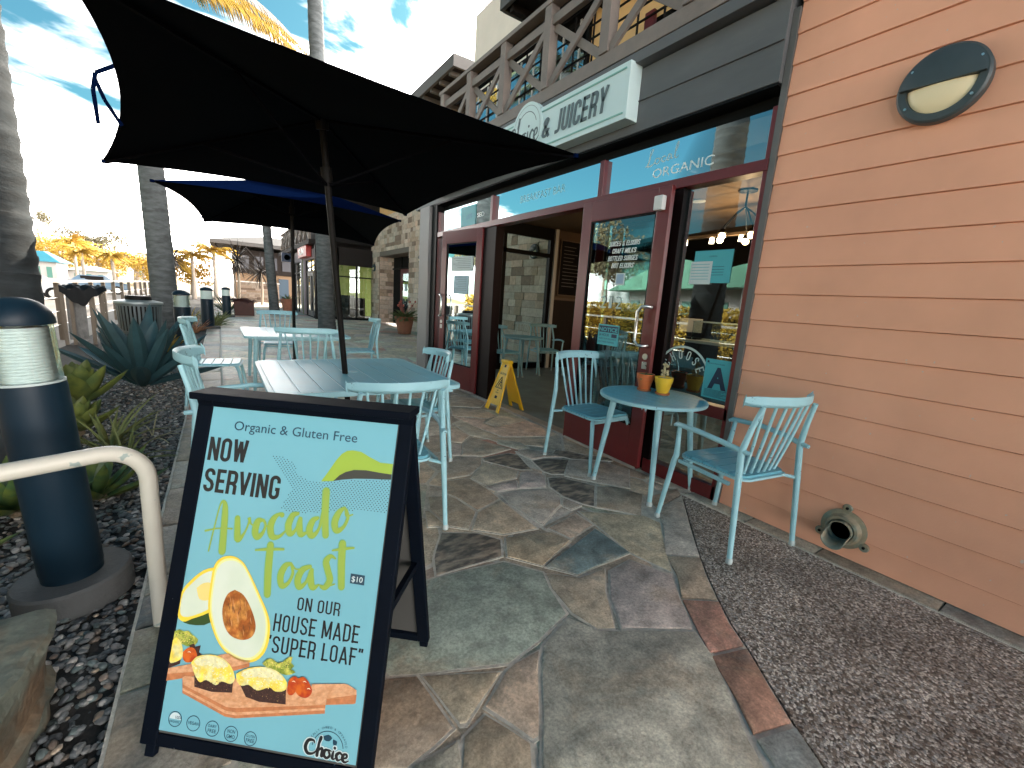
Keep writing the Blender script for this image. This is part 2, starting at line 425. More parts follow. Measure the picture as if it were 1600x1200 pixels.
FLAGS=[(2,[(0.84,1.8),(1.22,1.76),(1.35,1.58),(1.3,1.46),(1.26,1.28),(1.06,1.22),(0.88,1.18),(0.55,1.31),(0.46,1.35),(0.42,1.5),(0.52,1.81)]),(3,[(0.29,1.4),(0.54,1.3),(0.57,1.05),(0.4,1.01),(0.21,1.12)]),(1,[(0.56,1.29),(0.82,1.16),(0.62,1.04),(0.6,1.05)]),(1,[(0.84,1.15),(0.89,1.16),(1.02,1.17),(0.8,0.89),(0.78,0.89),(0.71,1.06)]),(3,[(0.59,1.0),(0.69,1.03),(0.76,0.88),(0.71,0.8),(0.53,0.9)]),(5,[(0.42,1.0),(0.56,1.0),(0.54,0.93),(0.51,0.88),(0.37,0.96)]),(0,[(1.05,1.18),(1.25,1.25),(1.31,1.13),(1.69,0.91),(1.64,0.79),(1.41,0.51),(1.33,0.4),(0.72,0.76)]),(1,[(1.36,1.56),(1.49,1.45),(1.67,1.44),(1.54,1.31),(1.39,1.11),(1.32,1.14),(1.29,1.27),(1.31,1.45)]),(5,[(1.68,1.41),(1.86,1.44),(1.96,1.23),(1.7,0.93),(1.42,1.09),(1.52,1.25)]),(6,[(1.4,1.61),(1.93,1.78),(1.92,1.49),(1.51,1.48)]),(3,[(1.36,1.95),(1.64,1.88),(1.69,1.75),(1.39,1.63),(1.27,1.79)]),(4,[(0.85,1.82),(0.9,1.96),(1.04,2.18),(1.23,2.08),(1.32,1.95),(1.24,1.81)]),(1,[(1.67,1.93),(1.96,2.0),(1.96,1.83),(1.72,1.77)]),(1,[(2.0,2.01),(2.37,1.76),(2.39,1.64),(1.99,1.25),(1.93,1.5),(1.98,1.81)]),(1,[(1.36,2.3),(1.6,2.39),(1.6,1.96),(1.37,2.0),(1.23,2.13)]),(3,[(1.3,2.68),(1.39,2.85),(1.57,2.82),(1.6,2.62),(1.6,2.42),(1.38,2.34),(1.34,2.58)]),(3,[(1.27,2.62),(1.32,2.56),(1.35,2.32),(1.21,2.15),(1.11,2.24),(1.1,2.48),(1.16,2.66)]),(1,[(1.0,2.29),(1.06,2.47),(1.08,2.46),(1.09,2.32),(1.09,2.25)]),(1,[(1.6,2.83),(1.83,3.06),(2.01,2.79),(1.92,2.68),(1.64,2.65)]),(5,[(1.62,2.62),(1.89,2.63),(1.82,2.51),(1.66,2.53)]),(5,[(2.02,2.74),(2.13,2.74),(2.16,2.61),(2.03,2.43),(1.84,2.51)]),(5,[(1.65,2.48),(2.0,2.39),(2.02,2.24),(1.95,2.15),(1.67,1.99),(1.66,2.01),(1.64,2.3)]),(4,[(1.9,3.17),(2.18,3.18),(2.23,3.11),(2.14,2.77),(2.05,2.82),(1.88,3.11)]),(3,[(1.56,3.18),(1.67,3.29),(1.74,3.28),(1.88,3.18),(1.8,3.04),(1.61,2.89),(1.4,2.9)]),(4,[(2.27,2.93),(2.41,2.94),(2.59,2.81),(2.34,2.58),(2.24,2.62),(2.22,2.7)]),(4,[(2.16,2.56),(2.26,2.53),(2.41,2.28),(2.15,2.03),(2.11,2.09),(2.06,2.24),(2.07,2.42)]),(5,[(2.53,2.76),(2.62,2.8),(2.85,2.68),(2.95,2.41),(2.64,2.13),(2.49,2.32),(2.33,2.54)]),(3,[(2.42,2.26),(2.55,2.19),(2.64,1.99),(2.35,1.77),(2.28,1.88),(2.16,2.01)]),(5,[(2.04,2.22),(2.07,2.08),(1.97,2.06),(1.96,2.13)]),(3,[(1.92,3.6),(2.07,3.73),(2.26,3.28),(1.93,3.22),(1.76,3.31)]),(5,[(2.12,4.25),(2.27,4.34),(2.32,3.68),(2.24,3.6),(2.11,3.82)]),(5,[(2.28,3.58),(2.46,3.4),(2.45,3.25),(2.33,3.24),(2.24,3.45)]),(1,[(2.28,3.2),(2.41,3.19),(2.55,3.02),(2.6,2.89),(2.43,2.97),(2.29,2.97),(2.27,3.13)]),(4,[(2.65,3.07),(2.74,3.01),(2.84,2.84),(3.04,2.66),(2.96,2.63),(2.65,2.83),(2.55,2.99)]),(1,[(2.02,4.16),(2.09,3.8),(1.91,3.63),(1.83,3.71)]),(5,[(1.78,3.65),(1.88,3.58),(1.75,3.33),(1.65,3.34)]),(1,[(2.16,3.83),(2.31,3.63),(2.79,3.38),(2.6,3.21),(2.49,3.31),(2.32,3.33)]),(1,[(2.26,4.49),(2.55,4.27),(2.43,4.14),(2.46,3.93),(2.99,4.04),(3.02,3.78),(2.88,3.46),(2.4,3.64),(2.28,4.13)]),(1,[(2.42,4.92),(2.76,4.67),(2.77,4.38),(2.59,4.31),(2.27,4.56)]),(3,[(2.75,5.71),(2.97,5.42),(2.98,5.01),(2.78,4.8),(2.44,5.0)]),(1,[(2.81,4.37),(3.01,4.11),(2.82,4.03),(2.53,3.98),(2.5,4.15)])]

# ================================================================ THE GROUND
m_lot = mat('pale_concrete', (.20,.175,.155), .9, var=.25, vs=.6, bump=.2, bs=30)
m_soil = mat('dark_soil', (.030,.027,.025), .95, var=.4, vs=20, bump=.6, bs=60)
m_stone = bpy.data.materials.new('flagstone'); m_stone.use_nodes = True; MATS['flagstone'] = m_stone
def _stone_nodes():
    nt = m_stone.node_tree; N_ = nt.nodes; L_ = nt.links; b = N_['Principled BSDF']; b.inputs['Specular IOR Level'].default_value = .35
    tc = N_.new('ShaderNodeTexCoord'); at = N_.new('ShaderNodeAttribute'); at.attribute_name = 'col'
    def noise(scale, det, rough, dist=0., typ=None):
        t = N_.new('ShaderNodeTexNoise'); t.inputs['Scale'].default_value = scale; t.inputs['Detail'].default_value = det; t.inputs['Roughness'].default_value = rough; t.inputs['Distortion'].default_value = dist
        if typ: t.noise_type = typ
        L_.new(tc.outputs['Object'], t.inputs['Vector']); return t.outputs['Fac']
    def rng_(src, a, b_, c, d, sm=False):
        r = N_.new('ShaderNodeMapRange'); r.inputs['From Min'].default_value = a; r.inputs['From Max'].default_value = b_; r.inputs['To Min'].default_value = c; r.inputs['To Max'].default_value = d
        if sm: r.interpolation_type = 'SMOOTHSTEP'
        L_.new(src, r.inputs['Value']); return r.outputs['Result']
    def mix(a, bb, fac, mode='MIX'):
        m = N_.new('ShaderNodeMix'); m.data_type = 'RGBA'; m.blend_type = mode
        for s_, k in ((a, 'A'), (bb, 'B')):
            if isinstance(s_, tuple): m.inputs[k].default_value = (*s_, 1)
            else: L_.new(s_, m.inputs[k])
        if isinstance(fac, float): m.inputs['Factor'].default_value = fac
        else: L_.new(fac, m.inputs['Factor'])
        return m.outputs['Result']
    c = mix(at.outputs['Color'], (.42,.31,.20), rng_(noise(2.6, 7, .62, .8), .48, .66, 0, .45, True))     # rusty clouds
    c = mix(c, (.20,.23,.21), rng_(noise(3.7, 8, .66, 1.4), .52, .70, 0, .45, True))                        # blue grey clouds
    c = mix(c, (1,1,1), 1., 'MULTIPLY')
    f1 = noise(9, 12, .72); f2 = noise(75, 6, .75)
    for src, lo, hi in ((f1, .50, 1.50), (f2, .62, 1.38)):
        m = N_.new('ShaderNodeMix'); m.data_type = 'RGBA'; m.blend_type = 'MULTIPLY'; m.inputs['Factor'].default_value = 1
        L_.new(c, m.inputs['A']); L_.new(rng_(src, .3, .7, lo, hi), m.inputs['B']); c = m.outputs['Result']
    # thin split lines where a layer of the slate has come away
    v = noise(2.2, 5, .6, 1.2)
    w = N_.new('ShaderNodeMath'); w.operation = 'PINGPONG'; w.inputs[1].default_value = .055; L_.new(v, w.inputs[0])
    ln = rng_(w.outputs[0], .0, .0016, .45, 1.)
    gate = rng_(noise(1.3, 2, .5), .50, .56, 0, 1)
    m = N_.new('ShaderNodeMix'); m.data_type = 'RGBA'; m.blend_type = 'MULTIPLY'; L_.new(gate, m.inputs['Factor']); L_.new(c, m.inputs['A']); L_.new(ln, m.inputs['B']); c = m.outputs['Result']
    L_.new(c, b.inputs['Base Color'])
    L_.new(rng_(f1, .3, .7, .42, .72), b.inputs['Roughness'])
    h = N_.new('ShaderNodeMath'); h.operation = 'ADD'; L_.new(f1, h.inputs[0])
    st_ = N_.new('ShaderNodeMath'); st_.operation = 'SNAP'; st_.inputs[1].default_value = .055; L_.new(v, st_.inputs[0])
    k = N_.new('ShaderNodeMath'); k.operation = 'MULTIPLY'; k.inputs[1].default_value = 2.; L_.new(st_.outputs[0], k.inputs[0]); L_.new(k.outputs[0], h.inputs[1])
    bp = N_.new('ShaderNodeBump'); bp.inputs['Strength'].default_value = .9; bp.inputs['Distance'].default_value = .012
    L_.new(h.outputs[0], bp.inputs['Height']); L_.new(bp.outputs['Normal'], b.inputs['Normal'])
_stone_nodes()
m_stone_dark = mat('flagstone_weathered', (.085,.075,.065), .5, col2=(.30,.25,.19), var=.3, vs=30, bump=.9, bs=30, stretch=(.6,1.3,1))
m_grout = mat('grout', (.56,.53,.46), .9, var=.35, vs=22, vr=.75, bump=.4, bs=90)
m_gravel = mat('pebble', (.1,.1,.1), .55, attr='col', var=.3, vs=60, bump=.2, bs=200, spec=.5)

mb = MB(); mb.add([(-600,-300,-.16),(600,-300,-.16),(600,900,-.16),(-600,900,-.16)], [(0,1,2,3)])
struct(mb.build('ground', m_lot))
mb = MB(); mb.box(-2.6, -.36, -3, 40, -.15, -.055)
struct(mb.build('planting_bed', m_soil))

STONE = [(.50,.51,.42), (.54,.45,.34), (.35,.38,.32), (.42,.345,.265), (.16,.135,.11), (.48,.44,.37), (.18,.225,.23), (.52,.28,.21)]
def jit_poly(pts, amp=.006, step=.09):
    out = []
    n = len(pts)
    for i in range(n):
        a = Vector(pts[i]); b = Vector(pts[(i+1) % n]); L = (b-a).length
        k = max(1, int(L/step))
        for j in range(k):
            p = a.lerp(b, j/k)
            q = mnoise.noise_vector(Vector((p.x*7, p.y*7, 3.1)))
            out.append((p.x+q.x*amp*1.6, p.y+q.y*amp*1.6))
    return out
def shrink(pts, d):
    c = Vector((sum(p[0] for p in pts)/len(pts), sum(p[1] for p in pts)/len(pts)))
    out = []
    for p in pts:
        v = Vector(p)-c; L = v.length
        out.append(tuple(c+v*(max(.2, (L-d)/L))) if L > 1e-6 else tuple(c))
    return out
def slab(mb, pts, z0, z1, col):
    """a stone with a worn (chamfered) edge"""
    pts = [tuple(p) for p in pts]
    n = len(pts); ar = sum(pts[i][0]*pts[(i+1)%n][1]-pts[(i+1)%n][0]*pts[i][1] for i in range(n))
    if ar < 0: pts = pts[::-1]
    ins = shrink(pts, .010)
    mb.c = col
    vs = [(p[0], p[1], z0) for p in pts]+[(p[0], p[1], z1-.003) for p in pts]+[(p[0], p[1], z1) for p in ins]
    from mathutils.geometry import tessellate_polygon
    tr = tessellate_polygon([[Vector((p[0], p[1], 0)) for p in ins]])
    fs = [(i, (i+1)%n, n+(i+1)%n, n+i) for i in range(n)]+[(n+i, n+(i+1)%n, 2*n+(i+1)%n, 2*n+i) for i in range(n)]
    fs += [tuple(2*n+k for k in t) for t in tr]
    mb.add(vs, fs)
def vcol(base, v=.16):
    f = rnd(1-v, 1+v); return tuple(min(1, c*f*rnd(.95, 1.05)) for c in base)

# curved edge between the flagstones and the washed aggregate
RING_OUT = [(3.02,1.95),(2.93,1.85),(2.48,1.45),(2.27,1.26),(2.14,1.13),(2.0,.98),(1.90,.86),(1.82,.74),(1.70,.58),(1.61,.46),(1.53,.33),(1.40,.02),(1.31,-.4),(1.27,-1),(1.25,-3)]
RING_IN = [(2.62,1.95),(2.56,1.80),(2.36,1.60),(2.10,1.37),(1.98,1.22),(1.84,1.08),(1.72,.93),(1.63,.80),(1.52,.63),(1.44,.51),(1.37,.39),(1.22,.06),(1.13,-.4),(1.09,-1),(1.07,-3)]
grout = MB()
grout.prism([(-.36,-3),(-.36,40),(3.3,40),(3.3,7.9),(3.08,7.9),(3.08,1.95)]+RING_OUT[0:1]+RING_OUT, -.12, .0)
grout.box(3.3, 6.3, 7.9, 22, -.12, -.001)
struct(grout.build('path', m_grout))

FBB = []
pav = MB()
def pip(p, poly):
    c = False; n = len(poly)
    for i in range(n):
        a, b = poly[i], poly[(i+1) % n]
        if (a[1] > p[1]) != (b[1] > p[1]) and p[0] < (b[0]-a[0])*(p[1]-a[1])/(b[1]-a[1])+a[0]: c = not c
    return c
# random flagstones: Voronoi cells cut by half planes
def clip(poly, n, d):
    out = []
    for i in range(len(poly)):
        a, b = poly[i], poly[(i+1) % len(poly)]
        da = a[0]*n[0]+a[1]*n[1]-d; db = b[0]*n[0]+b[1]*n[1]-d
        if da <= 0: out.append(a)
        if (da < 0) != (db < 0) and abs(da-db) > 1e-9:
            t = da/(da-db); out.append((a[0]+(b[0]-a[0])*t, a[1]+(b[1]-a[1])*t))
    return out
random.seed(11)
sites = []
def try_site(x, y, dmin):
    for q in sites:
        if abs(q[1]-y) < dmin and (q[0]-x)**2+(q[1]-y)**2 < dmin*dmin: return
    sites.append((x, y))
for _ in range(2600): try_site(rnd(-.02, 3.1), rnd(-3, 12), .37)
for _ in range(2600): try_site(rnd(-.02, 3.3), rnd(12, 40), .55)
for _ in range(1400): try_site(rnd(3.0, 6.4), rnd(7.9, 22), .55)
allow = [(-.03,-3),(-.03,40),(3.3,40),(3.3,7.9),(3.0,7.9),(2.98,1.95),(2.62,1.95)]+RING_IN[1:]
for i, (x, y) in enumerate(sites):
    big = y > 12
    poly = [(x-1,y-1),(x+1,y-1),(x+1,y+1),(x-1,y+1)]
    for q in sites:
        if q != (x, y) and abs(q[0]-x) < 1.9 and abs(q[1]-y) < 1.9:
            n = (q[0]-x, q[1]-y); d = (n[0]*(q[0]+x)+n[1]*(q[1]+y))/2
            poly = clip(poly, n, d)
            if len(poly) < 3: break
    if len(poly) < 3: continue
    xmax = 3.02 if y < 7.6 else 6.28
    if x > 3.0 and y > 7.9: poly = clip(poly, (-1, 0), -2.9)
    poly = clip(poly, (1, 0), xmax); poly = clip(poly, (-1, 0), .03)
    if len(poly) < 3: continue
    if y < 2.0:
        # stay inside the curved border
        ok = True
        for a, b in zip(RING_IN, RING_IN[1:]):
            if min(a[1], b[1])-.8 < y < max(a[1], b[1])+.8:
                ex, ey = b[0]-a[0], b[1]-a[1]; n = (-ey, ex); L = hypot(*n); n = (n[0]/L, n[1]/L)
                if n[0] < 0: n = (-n[0], -n[1])
                d = a[0]*n[0]+a[1]*n[1]-.02; poly = clip(poly, n, d)
                if len(poly) < 3: ok = False; break
        if not ok or len(poly) < 3: continue
    p2 = shrink(poly, .014 if not big else .02)
    if len(p2) < 3: continue
    r = random.random()
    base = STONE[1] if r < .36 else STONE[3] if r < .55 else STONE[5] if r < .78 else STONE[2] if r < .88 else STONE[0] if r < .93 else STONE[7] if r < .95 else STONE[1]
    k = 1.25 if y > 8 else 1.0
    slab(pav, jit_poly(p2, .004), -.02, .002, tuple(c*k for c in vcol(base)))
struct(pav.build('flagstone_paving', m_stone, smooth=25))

# the large stones in front, each cut to its own outline, bedded in their own ring of grout
near = MB(); ngr = MB()
for fi, (ci, pts) in enumerate(FLAGS):
    g = [tuple(Vector(p)+(Vector(p)-Vector((sum(q[0] for q in pts)/len(pts), sum(q[1] for q in pts)/len(pts)))).normalized()*.014) for p in pts]
    ngr.c = None
    ngr.prism(jit_poly(g, .004), .0005+.00002*fi, .0050+.00007*fi)
    near.cur = 1 if ci == 4 else 0
    slab(near, jit_poly(pts, .005, .06), .001, .0095+.0004*(fi % 11)+.00003*fi, vcol(STONE[ci], .07))
struct(ngr.build('flagstone_grout', m_grout))
struct(near.build('flagstone_foreground', [m_stone, m_stone_dark], smooth=25))

# border courses: curved ring, left edge of the path, strip along the wall
bd = MB()
rc = [5,5,3,3,7,7,3,5,7,7,6,5,3,5]
cuts = [0,1,3,5,7,9,11,12,13,14]
for j in range(len(cuts)-1):
    a, b = cuts[j], cuts[j+1]
    poly = RING_OUT[a:b+1]+RING_IN[a:b+1][::-1]
    c = [3,5,3,7,7,0,5,6,5][j % 9]
    slab(bd, jit_poly(shrink(poly, .012), .003), .0, .012, vcol(STONE[c], .08))
y = -3.0; k = 0
random.seed(5)
ys = [-3,-2.2,-1.4,-.6,.1,.75,1.28,1.72,2.05,2.28,2.42,2.95,3.5,4.05,4.7,5.3,6.0]
while ys[-1] < 40: ys.append(ys[-1]+rnd(.45, .8))
for a, b in zip(ys, ys[1:]):
    c = [5,5,3,0,2,3,5,5,6,0,5,3,0,3,5,7][k % 16]; k += 1
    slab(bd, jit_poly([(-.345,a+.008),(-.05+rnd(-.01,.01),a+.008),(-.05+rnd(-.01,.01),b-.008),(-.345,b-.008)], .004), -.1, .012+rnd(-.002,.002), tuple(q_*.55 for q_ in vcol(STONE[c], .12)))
y = -3.
while y < 1.9:
    L = rnd(.35, .6); slab(bd, [(2.955,y+.004),(3.085,y+.004),(3.085,y+L-.004),(2.955,y+L-.004)], -.05, .012, vcol(STONE[5] if random.random() < .7 else STONE[3], .15)); y += L
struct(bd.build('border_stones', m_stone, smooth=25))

# washed aggregate by the wall
m_agg = bpy.data.materials.new('washed_aggregate'); m_agg.use_nodes = True
nt = m_agg.node_tree; N_ = nt.nodes; L_ = nt.links; b = N_['Principled BSDF']
tc = N_.new('ShaderNodeTexCoord')
v1 = N_.new('ShaderNodeTexVoronoi'); v1.inputs['Scale'].default_value = 112
v2 = N_.new('ShaderNodeTexVoronoi'); v2.inputs['Scale'].default_value = 112; v2.feature = 'DISTANCE_TO_EDGE'
cr = N_.new('ShaderNodeValToRGB'); sp = N_.new('ShaderNodeSeparateColor')
e = cr.color_ramp.elements
e[0].position = 0; e[0].color = (.07,.055,.045,1); e[1].position = 1; e[1].color = (.85,.80,.72,1)
for p, c in ((.16,(.16,.12,.09,1)),(.40,(.36,.285,.225,1)),(.62,(.38,.375,.36,1)),(.78,(.62,.53,.44,1)),(.92,(.85,.80,.72,1))):
    q = e.new(p); q.color = c
mr = N_.new('ShaderNodeMapRange'); mr.inputs['From Max'].default_value = .12; mr.inputs['To Min'].default_value = .35
mx = N_.new('ShaderNodeMix'); mx.data_type = 'RGBA'; mx.blend_type = 'MULTIPLY'; mx.inputs['Factor'].default_value = 1
ns = N_.new('ShaderNodeTexNoise'); ns.inputs['Scale'].default_value = 3; ns.inputs['Detail'].default_value = 5
m2 = N_.new('ShaderNodeMapRange'); m2.inputs['From Min'].default_value = .3; m2.inputs['From Max'].default_value = .7; m2.inputs['To Min'].default_value = .7; m2.inputs['To Max'].default_value = 1.3
mx2 = N_.new('ShaderNodeMix'); mx2.data_type = 'RGBA'; mx2.blend_type = 'MULTIPLY'; mx2.inputs['Factor'].default_value = 1
bp = N_.new('ShaderNodeBump'); bp.inputs['Strength'].default_value = .9; bp.inputs['Distance'].default_value = .004
for v in (v1, v2, ns): L_.new(tc.outputs['Object'], v.inputs['Vector'])
L_.new(v1.outputs['Color'], sp.inputs['Color']); L_.new(sp.outputs[0], cr.inputs['Fac'])
L_.new(v2.outputs['Distance'], mr.inputs['Value']); L_.new(cr.outputs['Color'], mx.inputs['A']); L_.new(mr.outputs['Result'], mx.inputs['B'])
L_.new(ns.outputs['Fac'], m2.inputs['Value']); L_.new(mx.outputs['Result'], mx2.inputs['A']); L_.new(m2.outputs['Result'], mx2.inputs['B'])
L_.new(mx2.outputs['Result'], b.inputs['Base Color']); L_.new(v2.outputs['Distance'], bp.inputs['Height']); L_.new(bp.outputs['Normal'], b.inputs['Normal'])
b.inputs['Roughness'].default_value = .5
mb = MB()
mb.prism([(2.95,1.86)]+[(p[0]+.006, p[1]-.004) for p in RING_OUT[1:]]+[(2.95,-3)], -.1, .003)
struct(mb.build('aggregate_pavement', m_agg))
mb = MB(); mb.box(2.944, 2.954, -3, 1.90, -.02, .0075); struct(mb.build('mortar_joint', m_grout))

# ---------------------------------------------------------------- pebbles
def ico(sub):
    t = (1+sqrt(5))/2
    v = [Vector(p).normalized() for p in ((-1,t,0),(1,t,0),(-1,-t,0),(1,-t,0),(0,-1,t),(0,1,t),(0,-1,-t),(0,1,-t),(t,0,-1),(t,0,1),(-t,0,-1),(-t,0,1))]
    f = [(0,11,5),(0,5,1),(0,1,7),(0,7,10),(0,10,11),(1,5,9),(5,11,4),(11,10,2),(10,7,6),(7,1,8),(3,9,4),(3,4,2),(3,2,6),(3,6,8),(3,8,9),(4,9,5),(2,4,11),(6,2,10),(8,6,7),(9,8,1)]
    for _ in range(sub):
        mid = {}; nf = []
        def m(a, b):
            k = (min(a,b), max(a,b))
            if k not in mid: v.append(((v[a]+v[b])/2).normalized()); mid[k] = len(v)-1
            return mid[k]
        for a, b, c in f:
            x, y, z = m(a,b), m(b,c), m(c,a); nf += [(a,x,z),(b,y,x),(c,z,y),(x,y,z)]
        f = nf
    return v, f
import numpy as np
iv, iF = ico(1)
IV = np.array([tuple(p) for p in iv]); IF = np.array(iF)
rng = np.random.default_rng(3)
def pebbles(name, n, area, size, dens_y=None):
    x0, x1, y0, y1 = area
    P = np.stack([rng.uniform(x0, x1, n), y0+(y1-y0)*rng.uniform(0, 1, n)**1.5, rng.uniform(-.062, -.035, n)], 1)
    s = rng.uniform(.6, 1.25, (n, 1))*size*(1+.15*(P[:, 1:2]-y0)/(y1-y0))
    sc = np.concatenate([s, s*rng.uniform(.55, .9, (n, 1)), s*rng.uniform(.35, .6, (n, 1))], 1)
    a = rng.uniform(0, 2*pi, n); b = rng.normal(0, .25, n)
    V = IV[None]*sc[:, None, :]
    V = V*(1+.10*np.sin(IV[None, :, 0:1]*5+a[:, None, None]))
    X = V[..., 0]*np.cos(b)[:, None]-V[..., 2]*np.sin(b)[:, None]; Z = V[..., 0]*np.sin(b)[:, None]+V[..., 2]*np.cos(b)[:, None]
    V[..., 0], V[..., 2] = X, Z
    X = V[..., 0]*np.cos(a)[:, None]-V[..., 1]*np.sin(a)[:, None]; Y = V[..., 0]*np.sin(a)[:, None]+V[..., 1]*np.cos(a)[:, None]
    V[..., 0], V[..., 1] = X, Y
    V = V+P[:, None, :]
    nv, nf = len(IV), len(IF)
    F = (IF[None]+(np.arange(n)*nv)[:, None, None]).reshape(-1)
    me = bpy.data.meshes.new(name)
    me.vertices.add(n*nv); me.vertices.foreach_set('co', V.reshape(-1).astype(np.float32))
    me.loops.add(len(F)); me.loops.foreach_set('vertex_index', F.astype(np.int32))
    me.polygons.add(n*nf); me.polygons.foreach_set('loop_start', np.arange(0, n*nf*3, 3, dtype=np.int32)); me.polygons.foreach_set('loop_total', np.full(n*nf, 3, dtype=np.int32))
    me.polygons.foreach_set('use_smooth', np.ones(n*nf, dtype=bool))
    me.update(calc_edges=True)
    pal = np.array([(.10,.11,.115),(.15,.15,.148),(.06,.068,.075),(.23,.23,.22),(.36,.35,.33),(.16,.125,.10),(.095,.125,.125),(.48,.46,.43),(.26,.21,.16)])
    w = np.array([.22,.2,.18,.12,.05,.08,.09,.02,.04]); w = w/w.sum()
    c = pal[rng.choice(len(pal), n, p=w)]*rng.uniform(.75, 1.25, (n, 1))
    at = me.color_attributes.new('col', 'FLOAT_COLOR', 'POINT')
    C = np.concatenate([np.repeat(c, nv, 0), np.ones((n*nv, 1))], 1).astype(np.float32)
    at.data.foreach_set('color', C.reshape(-1))
    me.materials.append(m_gravel)
    o = bpy.data.objects.new(name, me); COL.objects.link(o)
    return tag(o, 'dark rounded river pebbles filling the planting bed', 'gravel', kind='stuff')
pebbles('gravel', 17500, (-1.9, -.365, .9, 9.0), .0185)

# ================================================================ THE JUICE SHOP
F = 3.08
m_siding = mat('terracotta_siding', (.81,.395,.255), .62, var=.11, vs=1.3, bump=.06, bs=120, spec=.3, speck=(26, .72, (.66,.50,.40)))
m_beam = mat('grey_beam', (.115,.118,.122), .6, var=.25, vs=3, bump=.3, bs=20, stretch=(1,.3,1), spec=.35)
m_rail = mat('taupe_timber', (.20,.165,.145), .65, var=.18, vs=6, bump=.25, bs=40)
m_railback = mat('dark_timber', (.018,.015,.014), .8, spec=.15)
m_orange = mat('ochre_stucco', (.80,.47,.20), .8, var=.08, vs=2, bump=.3, bs=60)
m_cream = mat('cream_stucco', (.80,.69,.60), .85, var=.06, vs=2)
m_maroon = mat('maroon_metal', (.13,.013,.014), .34, var=.12, vs=4, spec=.55, bump=.03, bs=30)
m_black = mat('black_metal', (.006,.006,.006), .5, spec=.12)
m_darkwood = mat('wainscot_wood', (.018,.012,.009), .6, var=.4, vs=6, stretch=(1,1,.15), bump=.3, bs=20)
m_ceil = mat('brown_ceiling', (.16,.105,.06), .75, var=.2, vs=5)
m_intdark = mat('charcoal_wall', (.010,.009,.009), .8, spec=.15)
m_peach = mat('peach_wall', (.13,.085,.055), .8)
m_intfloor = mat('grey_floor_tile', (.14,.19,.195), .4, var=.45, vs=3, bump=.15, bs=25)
m_white = mat('white_paint', (.62,.62,.60), .5)
m_steel = mat('brushed_steel', (.62,.62,.60), .28, metal=1., var=.1, vs=30)
m_glass = glass('window_glass')
m_glassT = glass('transom_glass', (.20,.26,.26), 1.5, .26)
m_glassD = glass('door_glass', (.42,.48,.48), 1.6, .10)
m_navy = mat('navy_print', (.012,.03,.07), .5)
m_teal = mat('teal_paper', (.08,.42,.47), .55, var=.05, vs=8)
m_paper = mat('white_paper', (.60,.66,.66), .6, var=.06, vs=10)
m_decal = mat('white_vinyl', (.78,.80,.78), .5)
m_decalf = mat('faded_vinyl', (.50,.60,.58), .5)
m_bulb = mat('lit_bulb', (1,.9,.7), .4, emit=((1.0,.62,.28), 4))
m_down = mat('lit_downlight', (1,.95,.8), .4, emit=((1.0,.78,.5), 3))

shop = empty('shop_building', (0,0,0), 0, 'terracotta sided shop with a maroon glazed storefront and timber balcony above', 'building')
# --- lap siding
sd = MB()
def siding(mb, y0, y1, zt):
    pr = []
    k = 0
    while True:
        za = .159+.176*(k-1); zb = za+.176
        if za > zt: break
        a, bb = max(za, .018), min(zb, zt)
        pr += [(F-.012, a), (F-.001, bb-.005), (F+.010, bb-.005)]
        k += 1
    vs = []; n = len(pr)
    for x, z in pr: vs += [(x, y0, z), (x, y1, z)]
    mb.add(vs, [(2*i, 2*i+1, 2*i+3, 2*i+2) for i in range(n-1)])
siding(sd, -5, 1.625, 8.2)
sd.build('siding', m_siding, shop)
w = MB(); w.box(F+.014, F+.3, -5, 1.64, -.1, 8.3)
w.build('wall', m_black, shop)
tr = MB(); tr.box(F-.022, F+.2, 1.628, 1.668, .0, 3.3); tr.build('corner_trim', mat('grey_trim', (.12,.115,.11), .6), shop)

# --- beam and band under the balcony
bm = MB(); bm.box(F-.06, F+.55, 1.67, 7.9, 2.885, 3.375); bm.box(F-.075, F-.061, 1.67, 7.9, 3.12, 3.127)
bm.build('beam', m_beam, shop, bevel=.004)
bm = MB(); bm.box(F-.15, F+.50, 1.645, 7.95, 3.385, 3.47); bm.build('band', m_beam, shop, bevel=.004)
hd = MB(); hd.box(F+.10, F+.55, 1.67, 7.2, 2.765, 2.88); hd.build('head_casing', m_black, shop)
hd = MB(); hd.box(F-.055, F+.098, 1.675, 7.0, 2.868, 2.882); hd.build('soffit', m_black, shop)
cl = MB(); cl.box(F-.09, F+.20, 7.2, 7.62, -.1, 2.88); cl.build('end_column', mat('grey_column', (.22,.205,.20), .6, var=.1, vs=3), shop, bevel=.01)
cl = MB(); cl.box(F-.04, F+.20, 7.0, 7.198, -.1, 2.88); cl.build('end_jamb', m_black, shop)

# --- storefront frames
fr = MB()
x0, x1 = F-.02, F+.09
for y, z0, z1, wd in ((3.24, 2.44, 2.76, .03), (5.27, 2.44, 2.76, .03), (6.985, 0, 2.76, .015), (1.685, 0, 2.76, .016)):
    fr.box(x0, x1, y-wd, y+wd, z0, z1)
fr.box(x0-.01, x1, 1.67, 7.0, 2.365, 2.44)
fr.box(x0, x1, 1.67, 2.30, .64, .73)
fr.box(x0, x1, 1.67, 2.36, .0, .12)
fr.box(x0, x1, 5.50, 6.97, .0, .28)
fr.build('storefront_frame', m_maroon, shop, bevel=.004)
fr = MB()
for ya_, yb_ in ((2.30,2.42),(3.35,3.45),(5.12,5.50)):
    fr = MB(); fr.box(x0+.005, x1+.02, ya_, yb_, .02, 2.364); fr.build('door_jamb', mat('dark_maroon', (.006,.002,.002), .5, spec=.1), shop, bevel=.003)
